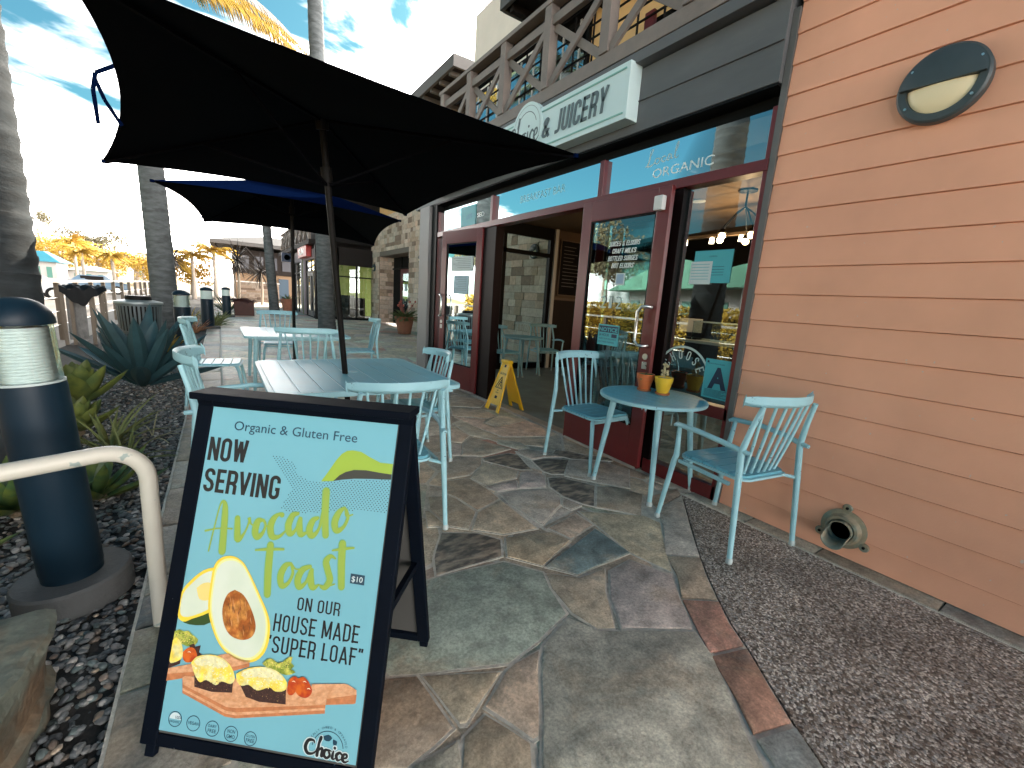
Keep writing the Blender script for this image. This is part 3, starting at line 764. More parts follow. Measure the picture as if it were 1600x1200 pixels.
th = MB(); th.box(F-.035, F+.09, 2.42, 7.0, -.02, .022); th.build('threshold', mat('worn_aluminium', (.45,.43,.40), .45, metal=.6, var=.2, vs=12), shop)
def pane(name, y0, y1, z0, z1, m, x=F+.03, parent=shop):
    q = MB(); q.add([(x,y0,z0),(x,y1,z0),(x,y1,z1),(x,y0,z1)], [(0,1,2,3)]); return q.build(name, m, parent)
for y0, y1 in ((1.70, 3.21), (3.27, 5.24), (5.30, 6.97)): pane('transom_pane', y0, y1, 2.44, 2.765, m_glassT)
pane('window_pane', 1.70, 2.30, .73, 2.365, m_glass)
pane('window_pane', 1.70, 2.30, .12, .64, m_glassD)
pane('window_pane', 2.42, 3.35, .12, 2.365, m_glassD)
pane('window_pane', 5.50, 6.97, .28, 2.365, m_glassD)

# --- room inside
rm = MB(); rm.box(F+.10, 8.6, -1.6, 7.6, -.1, .010); rm.build('shop_floor', m_intfloor, shop)
rm = MB(); rm.box(F+.12, 8.6, -1.6, 7.6, 2.95, 3.05); rm.build('shop_ceiling', m_ceil, shop)
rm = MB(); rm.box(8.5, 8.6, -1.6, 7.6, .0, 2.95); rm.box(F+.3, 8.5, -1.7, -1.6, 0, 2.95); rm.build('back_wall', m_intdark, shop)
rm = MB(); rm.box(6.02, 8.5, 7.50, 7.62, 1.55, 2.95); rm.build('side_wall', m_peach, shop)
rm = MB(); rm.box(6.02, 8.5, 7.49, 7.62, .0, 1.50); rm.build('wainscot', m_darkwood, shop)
rm = MB(); rm.box(6.02, 8.5, 7.475, 7.50, 1.50, 1.55); rm.build('dado_rail', mat('pale_wood', (.17,.12,.08), .6), shop)
rm = MB(); rm.box(5.93, 6.015, 7.46, 7.63, .0, 2.95); rm.build('window_casing', m_white, shop)
rm = MB()
rm.box(F+.2, 3.40, 7.50, 7.60, 0, 2.95); rm.box(3.4, 5.93, 7.51, 7.59, 2.72, 2.95); rm.box(3.4, 5.93, 7.51, 7.59, .0, .13)
rm.box(3.4, 5.93, 7.51, 7.58, 2.36, 2.44); rm.box(4.68, 4.76, 7.51, 7.59, .13, 2.72); rm.box(5.84, 5.928, 7.50, 7.60, .13, 2.72)
rm.build('side_window_frame', m_black, shop)
q = MB(); q.add([(3.4,7.55,.13),(5.84,7.55,.13),(5.84,7.55,2.72),(3.4,7.55,2.72)], [(0,1,2,3)]); q.build('side_window_pane', m_glass, shop)
rf = MB(); rf.box(F+.12, 9.0, -4.9, 7.9, 3.06, 3.38); rf.build('balcony_slab', m_railback, shop)

# --- upper storey
up = MB(); up.box(4.6, 9.0, 1.0, 5.35, 3.38, 5.5); up.build('upper_wall', m_orange, shop)
up = MB(); up.box(4.7, 9.0, 5.35, 9.15, 3.38, 7.15); up.build('upper_wall', m_cream, shop)
up = MB(); up.box(4.55, 4.69, 5.36, 8.9, 3.45, 5.5); up.build('upper_window_wall', m_intdark, shop)
up = MB()
for i in range(9):
    y = 5.5+i*.38; up.box(4.52, 4.549, y, y+.035, 3.5, 5.45)
for z in (3.9, 4.4, 4.9): up.box(4.515, 4.549, 5.4, 8.8, z, z+.03)
up.build('upper_window_muntins', mat('pale_muntin', (.42,.40,.38), .6), shop)
q = MB(); q.add([(4.53,5.4,3.5),(4.53,8.85,3.5),(4.53,8.85,5.4),(4.53,5.4,5.4)], [(0,1,2,3)]); q.build('upper_window_pane', glass('upper_glass', (.25,.3,.3), .6, .02), shop)
up = MB(); up.box(4.55, 4.62, 4.18, 4.32, 3.4, 5.0); up.build('upper_door_frame', m_maroon, shop)
q = MB(); q.add([(4.58,3.70,3.5),(4.58,4.18,3.5),(4.58,4.18,4.9),(4.58,3.70,4.9)], [(0,1,2,3)]); q.build('upper_door_pane', m_glassT, shop)
up = MB(); up.box(3.62, 9.3, -5, 6.15, 5.56, 5.74); up.box(4.4, 9.3, -5, 6.6, 6.6, 7.4); up.build('roof', m_railback, shop)
up = MB(); up.box(3.56, 3.615, -5, 6.2, 5.50, 5.78); up.box(3.62, 9.2, 6.155, 6.21, 5.50, 5.78); up.build('fascia', mat('slate_fascia', (.075,.072,.070), .7), shop)
up = MB()
for i in range(20): up.box(3.66, 4.6, 6.0-.45*i, 6.08-.45*i, 5.46, 5.555)
up.build('rafter_tails', m_railback, shop)

# --- balcony railing: rails with a post and two crossed braces in every bay
brl = MB()
XB = 2.96
brl.box(XB-.06, XB+.06, .8, 6.75, 4.36, 4.41)
brl.box(XB-.03, XB+.03, .8, 6.68, 4.17, 4.255)
brl.box(XB-.035, XB+.05, .8, 6.72, 3.475, 3.60)
rail = brl.build('balcony_railing', m_rail, shop, bevel=.004)
PY = [6.65, 5.80, 4.94, 4.08, 3.22, 2.36, 1.5]
for y in PY:
    p = MB(); p.box(XB-.052, XB+.052, y-.055, y+.055, 3.60, 4.36); p.build('post', m_rail, rail, bevel=.004)
for a, b2 in zip(PY, PY[1:]):
    for s_ in (0, 1):
        p = MB(); ya, yb = (a-.06, b2+.06); xo = XB-.006+.012*s_*-1
        z0_, z1_ = (3.62, 4.16) if s_ == 0 else (4.16, 3.62)
        p.bar((XB+(.018 if s_ else -.014), ya, z0_), (XB+(.018 if s_ else -.014), yb, z1_), .075, .03, (1,0,0)); p.build('brace', m_rail, rail, bevel=.003)
    p = MB()
    for j in range(4): p.bar((XB+.20, a, 3.74+.12*j), (XB+.20, b2, 3.74+.12*j), .014, .014)
    for yy in (a-.14, (a+b2)/2): p.bar((XB+.20, yy, 3.5), (XB+.20, yy, 4.3), .014, .014, (1,0,0))
    p.bar((XB+.20, a, 4.3), (XB+.20, b2, 4.3), .03, .03)
    p.build('guard_bars', m_railback, rail)
p = MB(); p.box(XB+.06, XB+.16, 1.2, 6.7, 4.30, 4.40); p.build('handrail', m_railback, rail)

# --- doors, both folded open against the front
def leaf(hinge, ang, width, side):
    """x runs along the leaf from its hinge, -y is the face towards the path"""
    d = MB(); st = .125; h0, h1 = .035, 2.375
    d.box(0, st, -.022, .022, h0, h1); d.box(width-st, width, -.022, .022, h0, h1)
    d.box(st, width-st, -.022, .022, h1-.18, h1); d.box(st, width-st, -.022, .022, h0, h0+.36)
    o = d.build('door', m_maroon, shop, bevel=.004)
    o.location = (hinge[0], hinge[1], 0); o.rotation_euler = (0,0,ang)
    g = MB(); s = side
    g.add([(st,0,h0+.36),(width-st,0,h0+.36),(width-st,0,h1-.18),(st,0,h1-.18)], [(0,1,2,3)]); g.build('glass_pane', m_glassD, o)
    g = MB()
    for a, b_, c, dd in ((st, st+.012, h0+.36, h1-.18), (width-st-.012, width-st, h0+.36, h1-.18), (st, width-st, h0+.36, h0+.372), (st, width-st, h1-.192, h1-.18)):
        g.box(a, b_, s*.012-.006, s*.012+.006, c, dd)
    g.build('glazing_bead', m_black, o)
    hx = width-.06; k = -1 if side < 0 else 1
    hb = MB(); yo = s*.075
    xo = hx-.075
    hb.tube([(hx+.01, s*.02, 1.43), (hx, yo, 1.435), (xo+.03, yo+s*.01, 1.43), (xo, yo+s*.015, 1.39), (xo, yo+s*.015, 1.15), (xo+.03, yo+s*.01, 1.112), (hx, yo, 1.108), (hx+.01, s*.02, 1.113)], .0135, 10)
    hb.build('handle', m_steel, o, smooth=60)
    lk = MB(); lk.lathe([(0,s*.03),(.026,s*.03),(.026,s*.021)], 16, (width-.055, 0, 1.02), 'y'); lk.box(width-.08, width-.03, min(s*.022,s*.027), max(s*.022,s*.027), .915, .975)
    lk.build('lock_plate', m_steel, o)
    sw = MB(); sw.box(.03, width-.02, s*.022-.004, s*.022+.004, .02, .045); sw.build('door_sweep', mat('worn_aluminium'), o)
    return o
# right leaf: hinge at (3.0, 3.36), runs towards the camera
lb = leaf((3.005, 3.36), radians(-90.9), 1.02, -1)
la = leaf((3.06, 5.44), radians(98.5), 1.0, 1)
bx = MB(); bx.box(-.01, .0, -.0, .0, 0, 0)
cl = MB(); cl.box(.90, .985, -.075, -.023, 2.19, 2.30); cl.build('alarm_contact', m_white, lb, bevel=.008)

# --- vinyl lettering on the glass (each on its own pane)
def wall_text(name, items, x, m, parent):
    """items: (text, y_left, z_base, cap, width, bold, shear) on a plane facing -x"""
    q = MB()
    for t, yl, z, hh, ww, bo, sh in items:
        k = len(q.v)
        if bo == 'c': cond(q, t, 0, 0, hh, ww, 0, False, sh)
        else: put_text(q, t, 0, 0, hh, ww, 0, bo, sh, down=False)
        for i in range(k, len(q.v)):
            a, b_, c = q.v[i]; q.v[i] = (x-.002-c, yl-a, z+b_)
    return q.build(name, m, parent)
XD = 2.953
wall_text('door_lettering', [('JUICES & ELIXIRS', 2.975, 1.952, .042, .355, 'c', .18), ('CRAFT MILKS', 2.93, 1.888, .042, .275, 'c', .18), ('BOTTLED SURGES', 2.975, 1.824, .042, .345, 'c', .18), ('HOT ELIXIRS', 2.92, 1.76, .042, .255, 'c', .18)], 2.9935, m_decal, shop)
wall_text('door_number', [('2', 3.01, 1.40, .12, .075, -.012, 0), ('1', 2.90, 1.40, .12, .035, -.012, 0), ('2', 2.82, 1.40, .12, .075, -.012, 0)], 2.9935, m_decalf, shop)
wall_text('transom_lettering', [('ORGANIC', 2.67, 2.505, .075, .56, .0, 0)], F+.0315, m_decal, shop)
q = MB()
# "Local" written with a brush pen
LOC = [[(.00,.00,.5),(.03,.02,.8),(.05,.12,1),(.07,.17,.8),(.045,.165,.4),(.035,.06,.8),(.02,.005,1),(.07,.0,1),(.10,.03,.5)],
 [(.135,.055,.6),(.11,.06,1),(.10,.02,1),(.125,.0,.8),(.15,.03,1),(.135,.055,.6),(.165,.05,.4)],
 [(.205,.05,.7),(.185,.06,1),(.17,.025,1),(.19,.0,.9),(.215,.02,.5)],
 [(.265,.05,.6),(.24,.06,1),(.225,.02,1),(.24,.0,.8),(.265,.045,.6),(.265,.01,1),(.285,.01,.5)],
 [(.29,.02,.4),(.32,.12,.8),(.32,.165,.7),(.305,.13,.8),(.30,.02,1),(.32,.0,.8),(.335,.02,.4)]]
for st_ in LOC: stroke(q, [(a, b_*.72, c) for a, b_, c in st_], .011)
q.v = [(F+.0296-z*1, 2.76-x*.98, 2.61+y+x*.05) for x, y, z in q.v]
q.build('transom_script', m_decalf, shop)
wall_text('transom_lettering', [('SED', 5.745, 2.545, .062, .20, .02, 0)], F+.0315, m_decal, shop)
wall_text('transom_lettering', [('BREAKFAST BAR', 4.66, 2.585, .085, .84, .0, 0)], F+.0315, mat('ghost_vinyl', (.30,.55,.58), .5), shop)
q = MB(); ring2(q, 0, 0, .235, .018, 0, 40, radians(-8), radians(188))
for i, ch in enumerate('CHOOSE'):
    a = radians(150-i*25.); q2 = MB(); cond(q2, ch, 0, 0, .078, .036, 0, False, 0, thin=.75)
    rr = .135
    for j, (px, py, pz) in enumerate(q2.v):
        px -= .018; ca = a-pi/2
        q2.v[j] = (cos(a)*rr+px*cos(ca)-py*sin(ca), sin(a)*rr+px*sin(ca)+py*cos(ca), 0)
    q.add(q2.v, q2.f)
q.v = [(F+.0295-z, 2.13-x, .90+y) for x, y, z in q.v]
q.build('window_emblem', m_decalf, shop)

# --- notices taped to the glass: things of their own
def card(name, y0, y1, z0, z1, x, m, label, cat, th=.002, group=None):
    yc, zc = (y0+y1)/2, z0
    r = empty(name, (x, yc, zc), 0, label, cat, group)
    w_, h_ = abs(y1-y0)/2, z1-z0
    q = MB(); q.box(-th, 0, -w_, w_, 0, h_); q.build('sheet', m, r); return r, w_, h_
def card_text(r, items, m, name='print'):
    q = MB()
    for t, yl, z, hh, ww, bo in items:
        k = len(q.v); put_text(q, t, 0, 0, hh, ww, 0, bo, 0, down=False)
        for i in range(k, len(q.v)):
            a, b_, c = q.v[i]; q.v[i] = (-.0035, yl-a, z+b_)
    return q
r, w_, h_ = card('grade_card', 1.925, 1.705, .775, 1.075, F+.024, m_teal, 'teal inspection card with a big navy letter A in the window beside the siding', 'notice')
q = card_text(r, [('A', .068, .085, .155, .15, .05), ('SANITATION GRADE', .085, .262, .009, .13, .01)], m_navy)
for i in range(7): q.add([(-.0035, .09, .068-.0085*i), (-.0035, -.09+.02*(i % 3), .068-.0085*i), (-.0035, -.09+.02*(i % 3), .065-.0085*i), (-.0035, .09, .065-.0085*i)], [(0,1,2,3)])
ring2(q, 0, 0, .004, .010, 0, 12); q.v[-26:] = [(-.0035, .088-a, .278+b_) for a, b_, c in q.v[-26:]]
q.build('print', m_navy, r)
r, w_, h_ = card('notice_sign', 3.0, 2.74, 1.06, 1.25, 2.9925, m_teal, 'teal security notice sign low on the glass of the right door', 'notice')
q = MB(); q.box(-.0034, -.0021, -.122, .122, .118, .178); q.build('header', m_navy, r)
q = card_text(r, [('NOTICE', .115, .128, .036, .23, .03)], m_teal); q.v = [(-.0045, b_, c) for a, b_, c in q.v]; q.build('heading', m_teal, r)
q = card_text(r, [('24 HOUR', .115, .082, .026, .13, .01), ('VIDEO SURVEILLANCE', .115, .052, .015, .22, 0), ('ON THESE PREMISES', .115, .022, .015, .2, 0)], m_navy); q.box(-.0035, -.0025, -.11, -.045, .075, .108); q.build('print', m_navy, r)
r, w_, h_ = card('window_poster', 2.15, 1.84, 1.64, 1.88, F+.026, m_teal, 'teal poster taped inside the tall window by the siding', 'poster')
q = card_text(r, [('OPEN', .03, .19, .012, .06, 0)], m_navy)
for i in range(4): q.add([(-.0035, .0, .12-.02*i), (-.0035, -.10, .12-.02*i), (-.0035, -.10, .117-.02*i), (-.0035, .0, .117-.02*i)], [(0,1,2,3)])
q.build('print', m_navy, r)
r, w_, h_ = card('window_notice', 2.17, 1.99, 1.63, 1.80, F+.020, m_paper, 'pale lined notice overlapping the teal poster in the tall window', 'notice')
q = MB()
for i in range(6): q.add([(-.0035, .08, .15-.022*i), (-.0035, -.07, .15-.022*i), (-.0035, -.07, .146-.022*i), (-.0035, .08, .146-.022*i)], [(0,1,2,3)])
q.build('print', m_teal, r)
r, w_, h_ = card('door_paper', 2.85, 2.745, 1.61, 1.715, 2.9925, m_paper, 'small square paper under the white menu lettering on the right door', 'notice')
q = MB(); q.box(-.0032, -.0022, -.04, .04, .012, .095); q.build('print', mat('pale_blue_print', (.30,.42,.55), .6), r)
r, w_, h_ = card('transom_poster', 6.24, 5.78, 2.45, 2.735, F+.024, m_teal, 'pale teal sheet taped over the small transom pane at the left end', 'poster')
q = MB(); put_text(q, '100%', 0, 0, .07, .2, 0, 0, .3, down=False); q.v = [(-.0035, .06-a, .09+b_+a*.1) for a, b_, c in q.v]; q.build('print', mat('blue_print', (.05,.25,.42), .5), r)
def leafcard(name, u0, u1, z0, z1, m, label, lines):
    c = Vector((3.06, 5.44)); d = Vector((cos(radians(98.5)), sin(radians(98.5)))); nrm = Vector((-1, 0)).normalized()
    p = c+d*((u0+u1)/2)
    r = empty(name, (p.x-.008, p.y, z0), radians(8.5), label, 'notice'); w_ = (u1-u0)/2
    q = MB(); q.box(-.002, 0, -w_, w_, 0, z1-z0); q.build('sheet', m, r)
    q = MB(); hh = z1-z0
    for i in range(lines): q.box(-.0033, -.0022, -w_*.8, w_*(.8-.2*(i % 3)), hh*(.86-.75*i/lines), hh*(.86-.75*i/lines)+.004)
    q.build('print', mat('grey_print', (.12,.14,.15), .6), r)
leafcard('door_notice', .2, .74, 1.79, 2.00, m_paper, 'cluster of white notices high on the glass of the left door', 6)
leafcard('door_notice', .3, .66, 1.46, 1.73, mat('pale_blue_paper', (.38,.52,.60), .6), 'single pale blue notice in the middle of the left door glass', 8)

# --- shop sign on the beam
sg = empty('shop_sign', (2.88, 4.9, 2.96), 0, 'long pale mint shop sign reading & JUICERY above the door', 'sign')
m_sign = mat('mint_sign_face', (.60,.74,.74), .55, var=.03, vs=3)
m_signline = mat('mint_sign_line', (.20,.44,.40), .55)
m_signtxt = mat('slate_lettering', (.085,.125,.135), .55)
q = MB(); q.box(0, .14, -2.07, 2.0, 0, .44); q.build('sign_box', m_sign, sg, bevel=.006)
q = MB(); q.lathe([(0,-.012),(.285,-.012),(.285,.12)], 48, (0,-.62,.27), 'x'); q.build('emblem_disc', m_sign, sg)
q = MB()
q.box(-.008, .0, -2.03, -.86, .385, .397); q.box(-.008, .0, -2.03, -.86, .045, .057); q.box(-.008, .0, -.36, 1.9, .385, .397); q.box(-.008, .0, -.36, 1.9, .045, .057)
q.build('sign_lines', m_signline, sg)
q = MB()
for t, yl, z, hh, ww in (('JUICERY', -1.12, .118, .21, .70), ('&', -.90, .125, .185, .125)):
    k = len(q.v); cond(q, t, 0, 0, hh, ww, 0, False, .12, .10)
    for i in range(k, len(q.v)): a, b_, c = q.v[i]; q.v[i] = (-.006, yl-a, z+b_)
q.build('sign_lettering', m_signtxt, sg, solid=.004)
SCRIPT_CHOICE = [
 [(.16,.30,.5),(.13,.36,1),(.04,.33,1.5),(.0,.16,1.7),(.05,.02,1.4),(.14,.03,1),(.20,.12,.5)],
 [(.18,.05,.5),(.27,.44,.9),(.245,.48,.6),(.235,.30,1.3),(.225,.01,1.5)],[(.235,.12,.6),(.29,.21,1.2),(.31,.15,1.4),(.305,.02,1.3),(.34,.03,.5)],
 [(.42,.2,.8),(.36,.18,1.4),(.35,.06,1.4),(.40,.0,1.2),(.45,.08,1.2),(.42,.2,.9),(.47,.19,.5)],
 [(.51,.2,.9),(.50,.05,1.5),(.53,.01,.8),(.56,.06,.4)],[(.525,.29,1.3),(.53,.285,1.3)],
 [(.66,.17,.9),(.62,.2,1.2),(.57,.12,1.5),(.60,.01,1.2),(.66,.05,.5)],
 [(.67,.07,.6),(.75,.12,1),(.75,.19,1),(.70,.18,1.2),(.68,.07,1.5),(.73,.0,1),(.80,.06,.4)]]
q = MB()
for st_ in SCRIPT_CHOICE: stroke(q, [(a, b_+.03*a, c) for a, b_, c in st_], .032)
q.v = [(-.0145-z*.2, -.30-x*.70, .12+y*.62) for x, y, z in q.v]
k = len(q.v); ring2(q, 0, 0, .19, .008, 0, 40, .35, 2.8); q.v[k:] = [(-.0135, -.62-a, .27+b_) for a, b_, c in q.v[k:]]
k = len(q.v); ring2(q, 0, 0, .25, .004, 0, 60); q.v[k:] = [(-.0135, -.62-a, .27+b_) for a, b_, c in q.v[k:]]
q.build('sign_script', m_signtxt, sg)

# --- inside furnishings
def bulb_light(name, p, e, c=(1,.65,.35), r=.04):
    l = bpy.data.lights.new(name, 'POINT'); l.energy = e; l.color = c; l.shadow_soft_size = r
    o = bpy.data.objects.new(name, l); COL.objects.link(o); o.location = p; return o
pd = empty('chandelier', (5.5, 3.2, 2.95), 0, 'dark branched chandelier with warm bulbs seen through the tall window', 'lamp')
q = MB(); q.lathe([(0,0),(.11,0),(.11,-.02),(.02,-.04)], 20); q.tube([(0,0,-.03),(0,0,-.22)], .012, 8)
for i in range(5):
    a = i*2*pi/5+.3; q.tube([(0,0,-.2),(cos(a)*.10,sin(a)*.10,-.27),(cos(a)*.26,sin(a)*.26,-.45),(cos(a)*.28,sin(a)*.28,-.50)], .010, 6)
    q.lathe([(.01,-.48),(.05,-.52),(.055,-.54)], 12, (cos(a)*.28, sin(a)*.28, 0))
q.build('chandelier_frame', m_black, pd)
for i in range(5):
    a = i*2*pi/5+.3; q = MB(); q.sphere((cos(a)*.28, sin(a)*.28, -.575), .042, 12, 8); q.build('bulb', m_bulb, pd, smooth=True)
bulb_light('chandelier_light', (5.5, 3.2, 2.2), 6)
dl = empty('downlight', (5.6, 3.95, 2.948), 0, 'round lit downlight in the brown shop ceiling', 'lamp')
q = MB(); q.lathe([(.075,0),(.095,0),(.095,-.012),(.075,-.012)], 24); q.build('trim_ring', m_white, dl)
q = MB(); q.lathe([(0,-.006),(.075,-.006)], 24); q.build('lens', m_down, dl)
tk = empty('track_light', (6.2, 3.6, 2.55), 0, 'pale track of small spotlights hanging in the shop', 'lamp')
q = MB(); q.box(-.02,.02,-1.3,1.5,0,.04); 
for y in (-1.2, 1.4): q.tube([(0,y,.04),(0,y,.40)], .006, 6)
q.build('track', mat('pale_wood'), tk)
for y in (-.9, -.45, 0, .45, .9):
    q = MB(); q.lathe([(0,-.09),(.035,-.09),(.028,-.01),(0,-.0)], 12, (0,y,0)); q.build('spot', m_down, tk, smooth=True)
bulb_light('track_glow', (6.2, 3.6, 2.35), 5)
ct = empty('service_counter', (5.7, 2.6, 0.012), 0, 'dark service counter with a pale top inside the shop', 'counter')
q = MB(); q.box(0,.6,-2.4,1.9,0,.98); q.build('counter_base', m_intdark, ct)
q = MB(); q.box(-.06,.66,-2.45,1.95,.981,1.02); q.build('counter_top', mat('pale_counter', (.30,.36,.35), .35), ct, bevel=.004)
q = MB(); q.box(-.03,-.02,-.4,1.2,1.03,1.28); q.build('glass_guard', m_glass, ct)
q = MB(); q.box(-.04,-.02,-.4,1.2,1.28,1.30); q.build('guard_rail', m_steel, ct)
rg = empty('cash_register', (5.85, 3.95, 1.033), radians(10), 'white cash register screen on the service counter', 'register')
q = MB(); q.box(-.10,.10,-.14,.14,0,.03); q.bar((0,0,.03),(.03,0,.14),.04,.06); q.build('base', m_black, rg)
q = MB(); q.bar((-.03,-.17,.2),(-.03,.17,.2),.02,.2); q.build('screen', m_white, rg, bevel=.005)
for i, (y, hgt) in enumerate(((1.9,.30),(2.25,.36),(2.9,.33),(3.2,.26))):
    b_ = empty('blender_jug' if i % 2 else 'glass_jar', (6.1, y, 1.033), 0, ['glass jar with a narrow neck on the counter near the siding', 'tall blender jug on the counter near the siding', 'glass jar in the middle of the service counter', 'short blender jug beside the cash register'][i], 'jar' if i % 2 == 0 else 'blender')
    q = MB(); q.lathe([(0,0),(.07,0),(.075,hgt*.5),(.05,hgt*.8),(.03,hgt*.85),(.03,hgt)], 18); q.build('body', mat('amber_glass', (.35,.24,.10), .2, spec=.8), b_, smooth=True)
    q = MB(); q.lathe([(0,hgt+.03),(.035,hgt+.03),(.035,hgt-.01)], 14); q.build('lid', m_steel, b_)
mbrd = empty('menu_board', (6.55, 7.46, 1.62), 0, 'black chalk menu board in a pale frame on the peach wall', 'menu board')
q = MB(); q.box(-.46,.46,-.02,.0,0,1.12); q.build('board', m_intdark, mbrd)
q = MB(); q.box(-.48,-.46,-.03,.0,-.02,1.14); q.box(.46,.48,-.03,0,-.02,1.14); q.box(-.46,.46,-.03,0,1.12,1.14); q.box(-.46,.46,-.03,0,-.02,0); q.build('board_frame', mat('pale_wood'), mbrd)
q = MB(); random.seed(4)
for i in range(12): L = rnd(.25,.6); q.box(-.38,-.38+L,-.0235,-.021,1.0-.075*i,1.015-.075*i)
q.build('chalk_lines', mat('chalk', (.14,.13,.12), .9), mbrd)
pic = empty('framed_picture', (8.47, 3.7, 1.75), 0, 'framed pale picture on the dark rear wall of the shop', 'picture')
q = MB(); q.box(-.02,0,-.35,.35,0,.75); q.build('picture_frame', m_steel, pic)
q = MB(); q.box(-.028,-.021,-.30,.30,.05,.70); q.build('print', mat('pale_print', (.30,.33,.25), .7, col2=(.14,.19,.15), vs=5), pic)

# --- bulkhead lamp on the siding
bl = empty('bulkhead_lamp', (F-.004, .855, 2.6), 0, 'round charcoal bulkhead lamp with a half moon cream lens on the siding', 'lamp')
m_lampm = mat('charcoal_cast_metal', (.045,.06,.065), .45, var=.1, vs=20, bump=.1, bs=120)
q = MB(); q.lathe([(.16,0),(.175,-.01),(.175,-.052),(.165,-.062),(.135,-.064),(.13,-.05),(0,-.05)], 56, (0,0,0), 'x'); q.build('housing', m_lampm, bl, smooth=30)
n = 30; vs = [(-.0655, cos(pi*i/n)*.158, .006+sin(pi*i/n)*.152) for i in range(n+1)]
q = MB(); 
prof = [(1,-.064),(.85,-.074),(.5,-.082),(0,-.086)]
vs = []; fs = []
for s_, x in prof:
    for i in range(n+1): vs.append((x, cos(pi*i/n)*.160*s_, .004+sin(pi*i/n)*.155*s_))
for j in range(3):
    for i in range(n): fs.append((j*(n+1)+i, j*(n+1)+i+1, (j+1)*(n+1)+i+1, (j+1)*(n+1)+i))
vs += [(-.050, cos(pi*i/n)*.160, .004) for i in range(n+1)]; 
q.add(vs, fs); q.box(-.086,-.05,-.158,.158,.0,.006); q.build('eyelid_shade', m_lampm, bl, smooth=50)
vs = []; fs = []
for s_, x in ((1,-.052),(.8,-.066),(.4,-.074),(0,-.077)):
    for i in range(n+1): vs.append((x, cos(pi+pi*i/n)*.128*s_, -.002+sin(pi+pi*i/n)*.128*s_))
for j in range(3):
    for i in range(n): fs.append((j*(n+1)+i, j*(n+1)+i+1, (j+1)*(n+1)+i+1, (j+1)*(n+1)+i))
q = MB(); q.add(vs, fs); q.build('lens', mat('cream_lens', (.88,.72,.46), .35, spec=.5), bl, smooth=60)
for i, a in enumerate((35, 150, 215, 325)):
    q = MB(); q.lathe([(0,-.070),(.006,-.070),(.006,-.060)], 10, (0, cos(radians(a))*.150, sin(radians(a))*.150), 'x'); q.build('screw', m_steel, bl)

# --- drain outlet
dr = empty('drain_outlet', (F-.006, .855, .19), 0, 'weathered bronze downspout nozzle bolted low on the siding', 'drain outlet')
m_brz = mat('weathered_bronze', (.30,.25,.17), .55, metal=.3, col2=(.20,.24,.20), var=.25, vs=24, bump=.2, bs=80)
q = MB(); q.lathe([(0,0),(.118,0),(.118,-.008),(.095,-.014),(.085,-.035),(.082,-.045),(.068,-.047),(.066,-.03),(0,-.03)], 40, (0,0,0), 'x')
for a in (90, 210, 330):
    ca, sa = cos(radians(a)), sin(radians(a)); q.lathe([(0,-.012),(.022,-.012),(.026,-.006),(.026,0)], 18, (0, ca*.132, sa*.132), 'x')
q.build('flange', m_brz, dr, smooth=35)
q = MB(); vs = []; m_ = 24
for j, (x, zo, r_) in enumerate(((-.03,0,.062),(-.06,-.004,.060),(-.10,-.016,.058),(-.145,-.038,.056))):
    for i in range(m_+1):
        a = radians(200)+radians(140)*i/m_ if j == 3 else (radians(190-j*0)+radians(160)*i/m_ if j == 2 else radians(-90)+2*pi*i/m_)
        vs.append((x, cos(a)*r_, zo+sin(a)*r_))
sp_ = MB(); sp_.lathe([(.062,-.03),(.060,-.07),(.055,-.07),(.055,-.03)], m_, (0,0,0), 'x'); sp_.build('spout_collar', m_brz, dr, smooth=35)
vs = []
for j, (x, zo, r_) in enumerate(((-.068,0,.0605),(-.10,-.012,.060),(-.15,-.036,.058))):
    for i in range(m_+1):
        a = radians(180)+radians(180)*i/m_; vs.append((x, cos(a)*r_, zo+sin(a)*r_+.004))
sp_ = MB(); sp_.add(vs, [(j*(m_+1)+i, j*(m_+1)+i+1, (j+1)*(m_+1)+i+1, (j+1)*(m_+1)+i) for j in range(2) for i in range(m_)]); sp_.build('spout_lip', m_brz, dr, smooth=True, solid=.005)
sp_ = MB(); sp_.lathe([(0,-.034),(.054,-.034)], 24, (0,0,0), 'x'); sp_.build('bore', m_intdark, dr)
for a in (90, 210, 330):
    ca, sa = cos(radians(a)), sin(radians(a)); q = MB(); q.lathe([(0,-.017),(.009,-.017),(.009,-.010)], 6, (0, ca*.132, sa*.132), 'x'); q.build('bolt', m_black, dr)

# ================================================================ FURNITURE
m_blue = mat('powder_blue_paint', (.30,.54,.60), .42, var=.08, vs=5, spec=.35, speck=(42, .69, (.10,.17,.20)))
m_bluep = mat('powder_blue_plank', (.15,.43,.53), .36, var=.10, vs=4, spec=.16)
m_seatp = mat('powder_blue_seat', (.145,.40,.49), .42, var=.10, vs=4, spec=.28)
m_bluel = mat('slat_edge_highlight', (.42,.66,.72), .5)  # paler blue: light caught by the slat edges, put into the colour
m_foot = mat('grey_foot_cap', (.42,.48,.48), .7)
GC = 'powder blue spindle back chairs of the terrace'

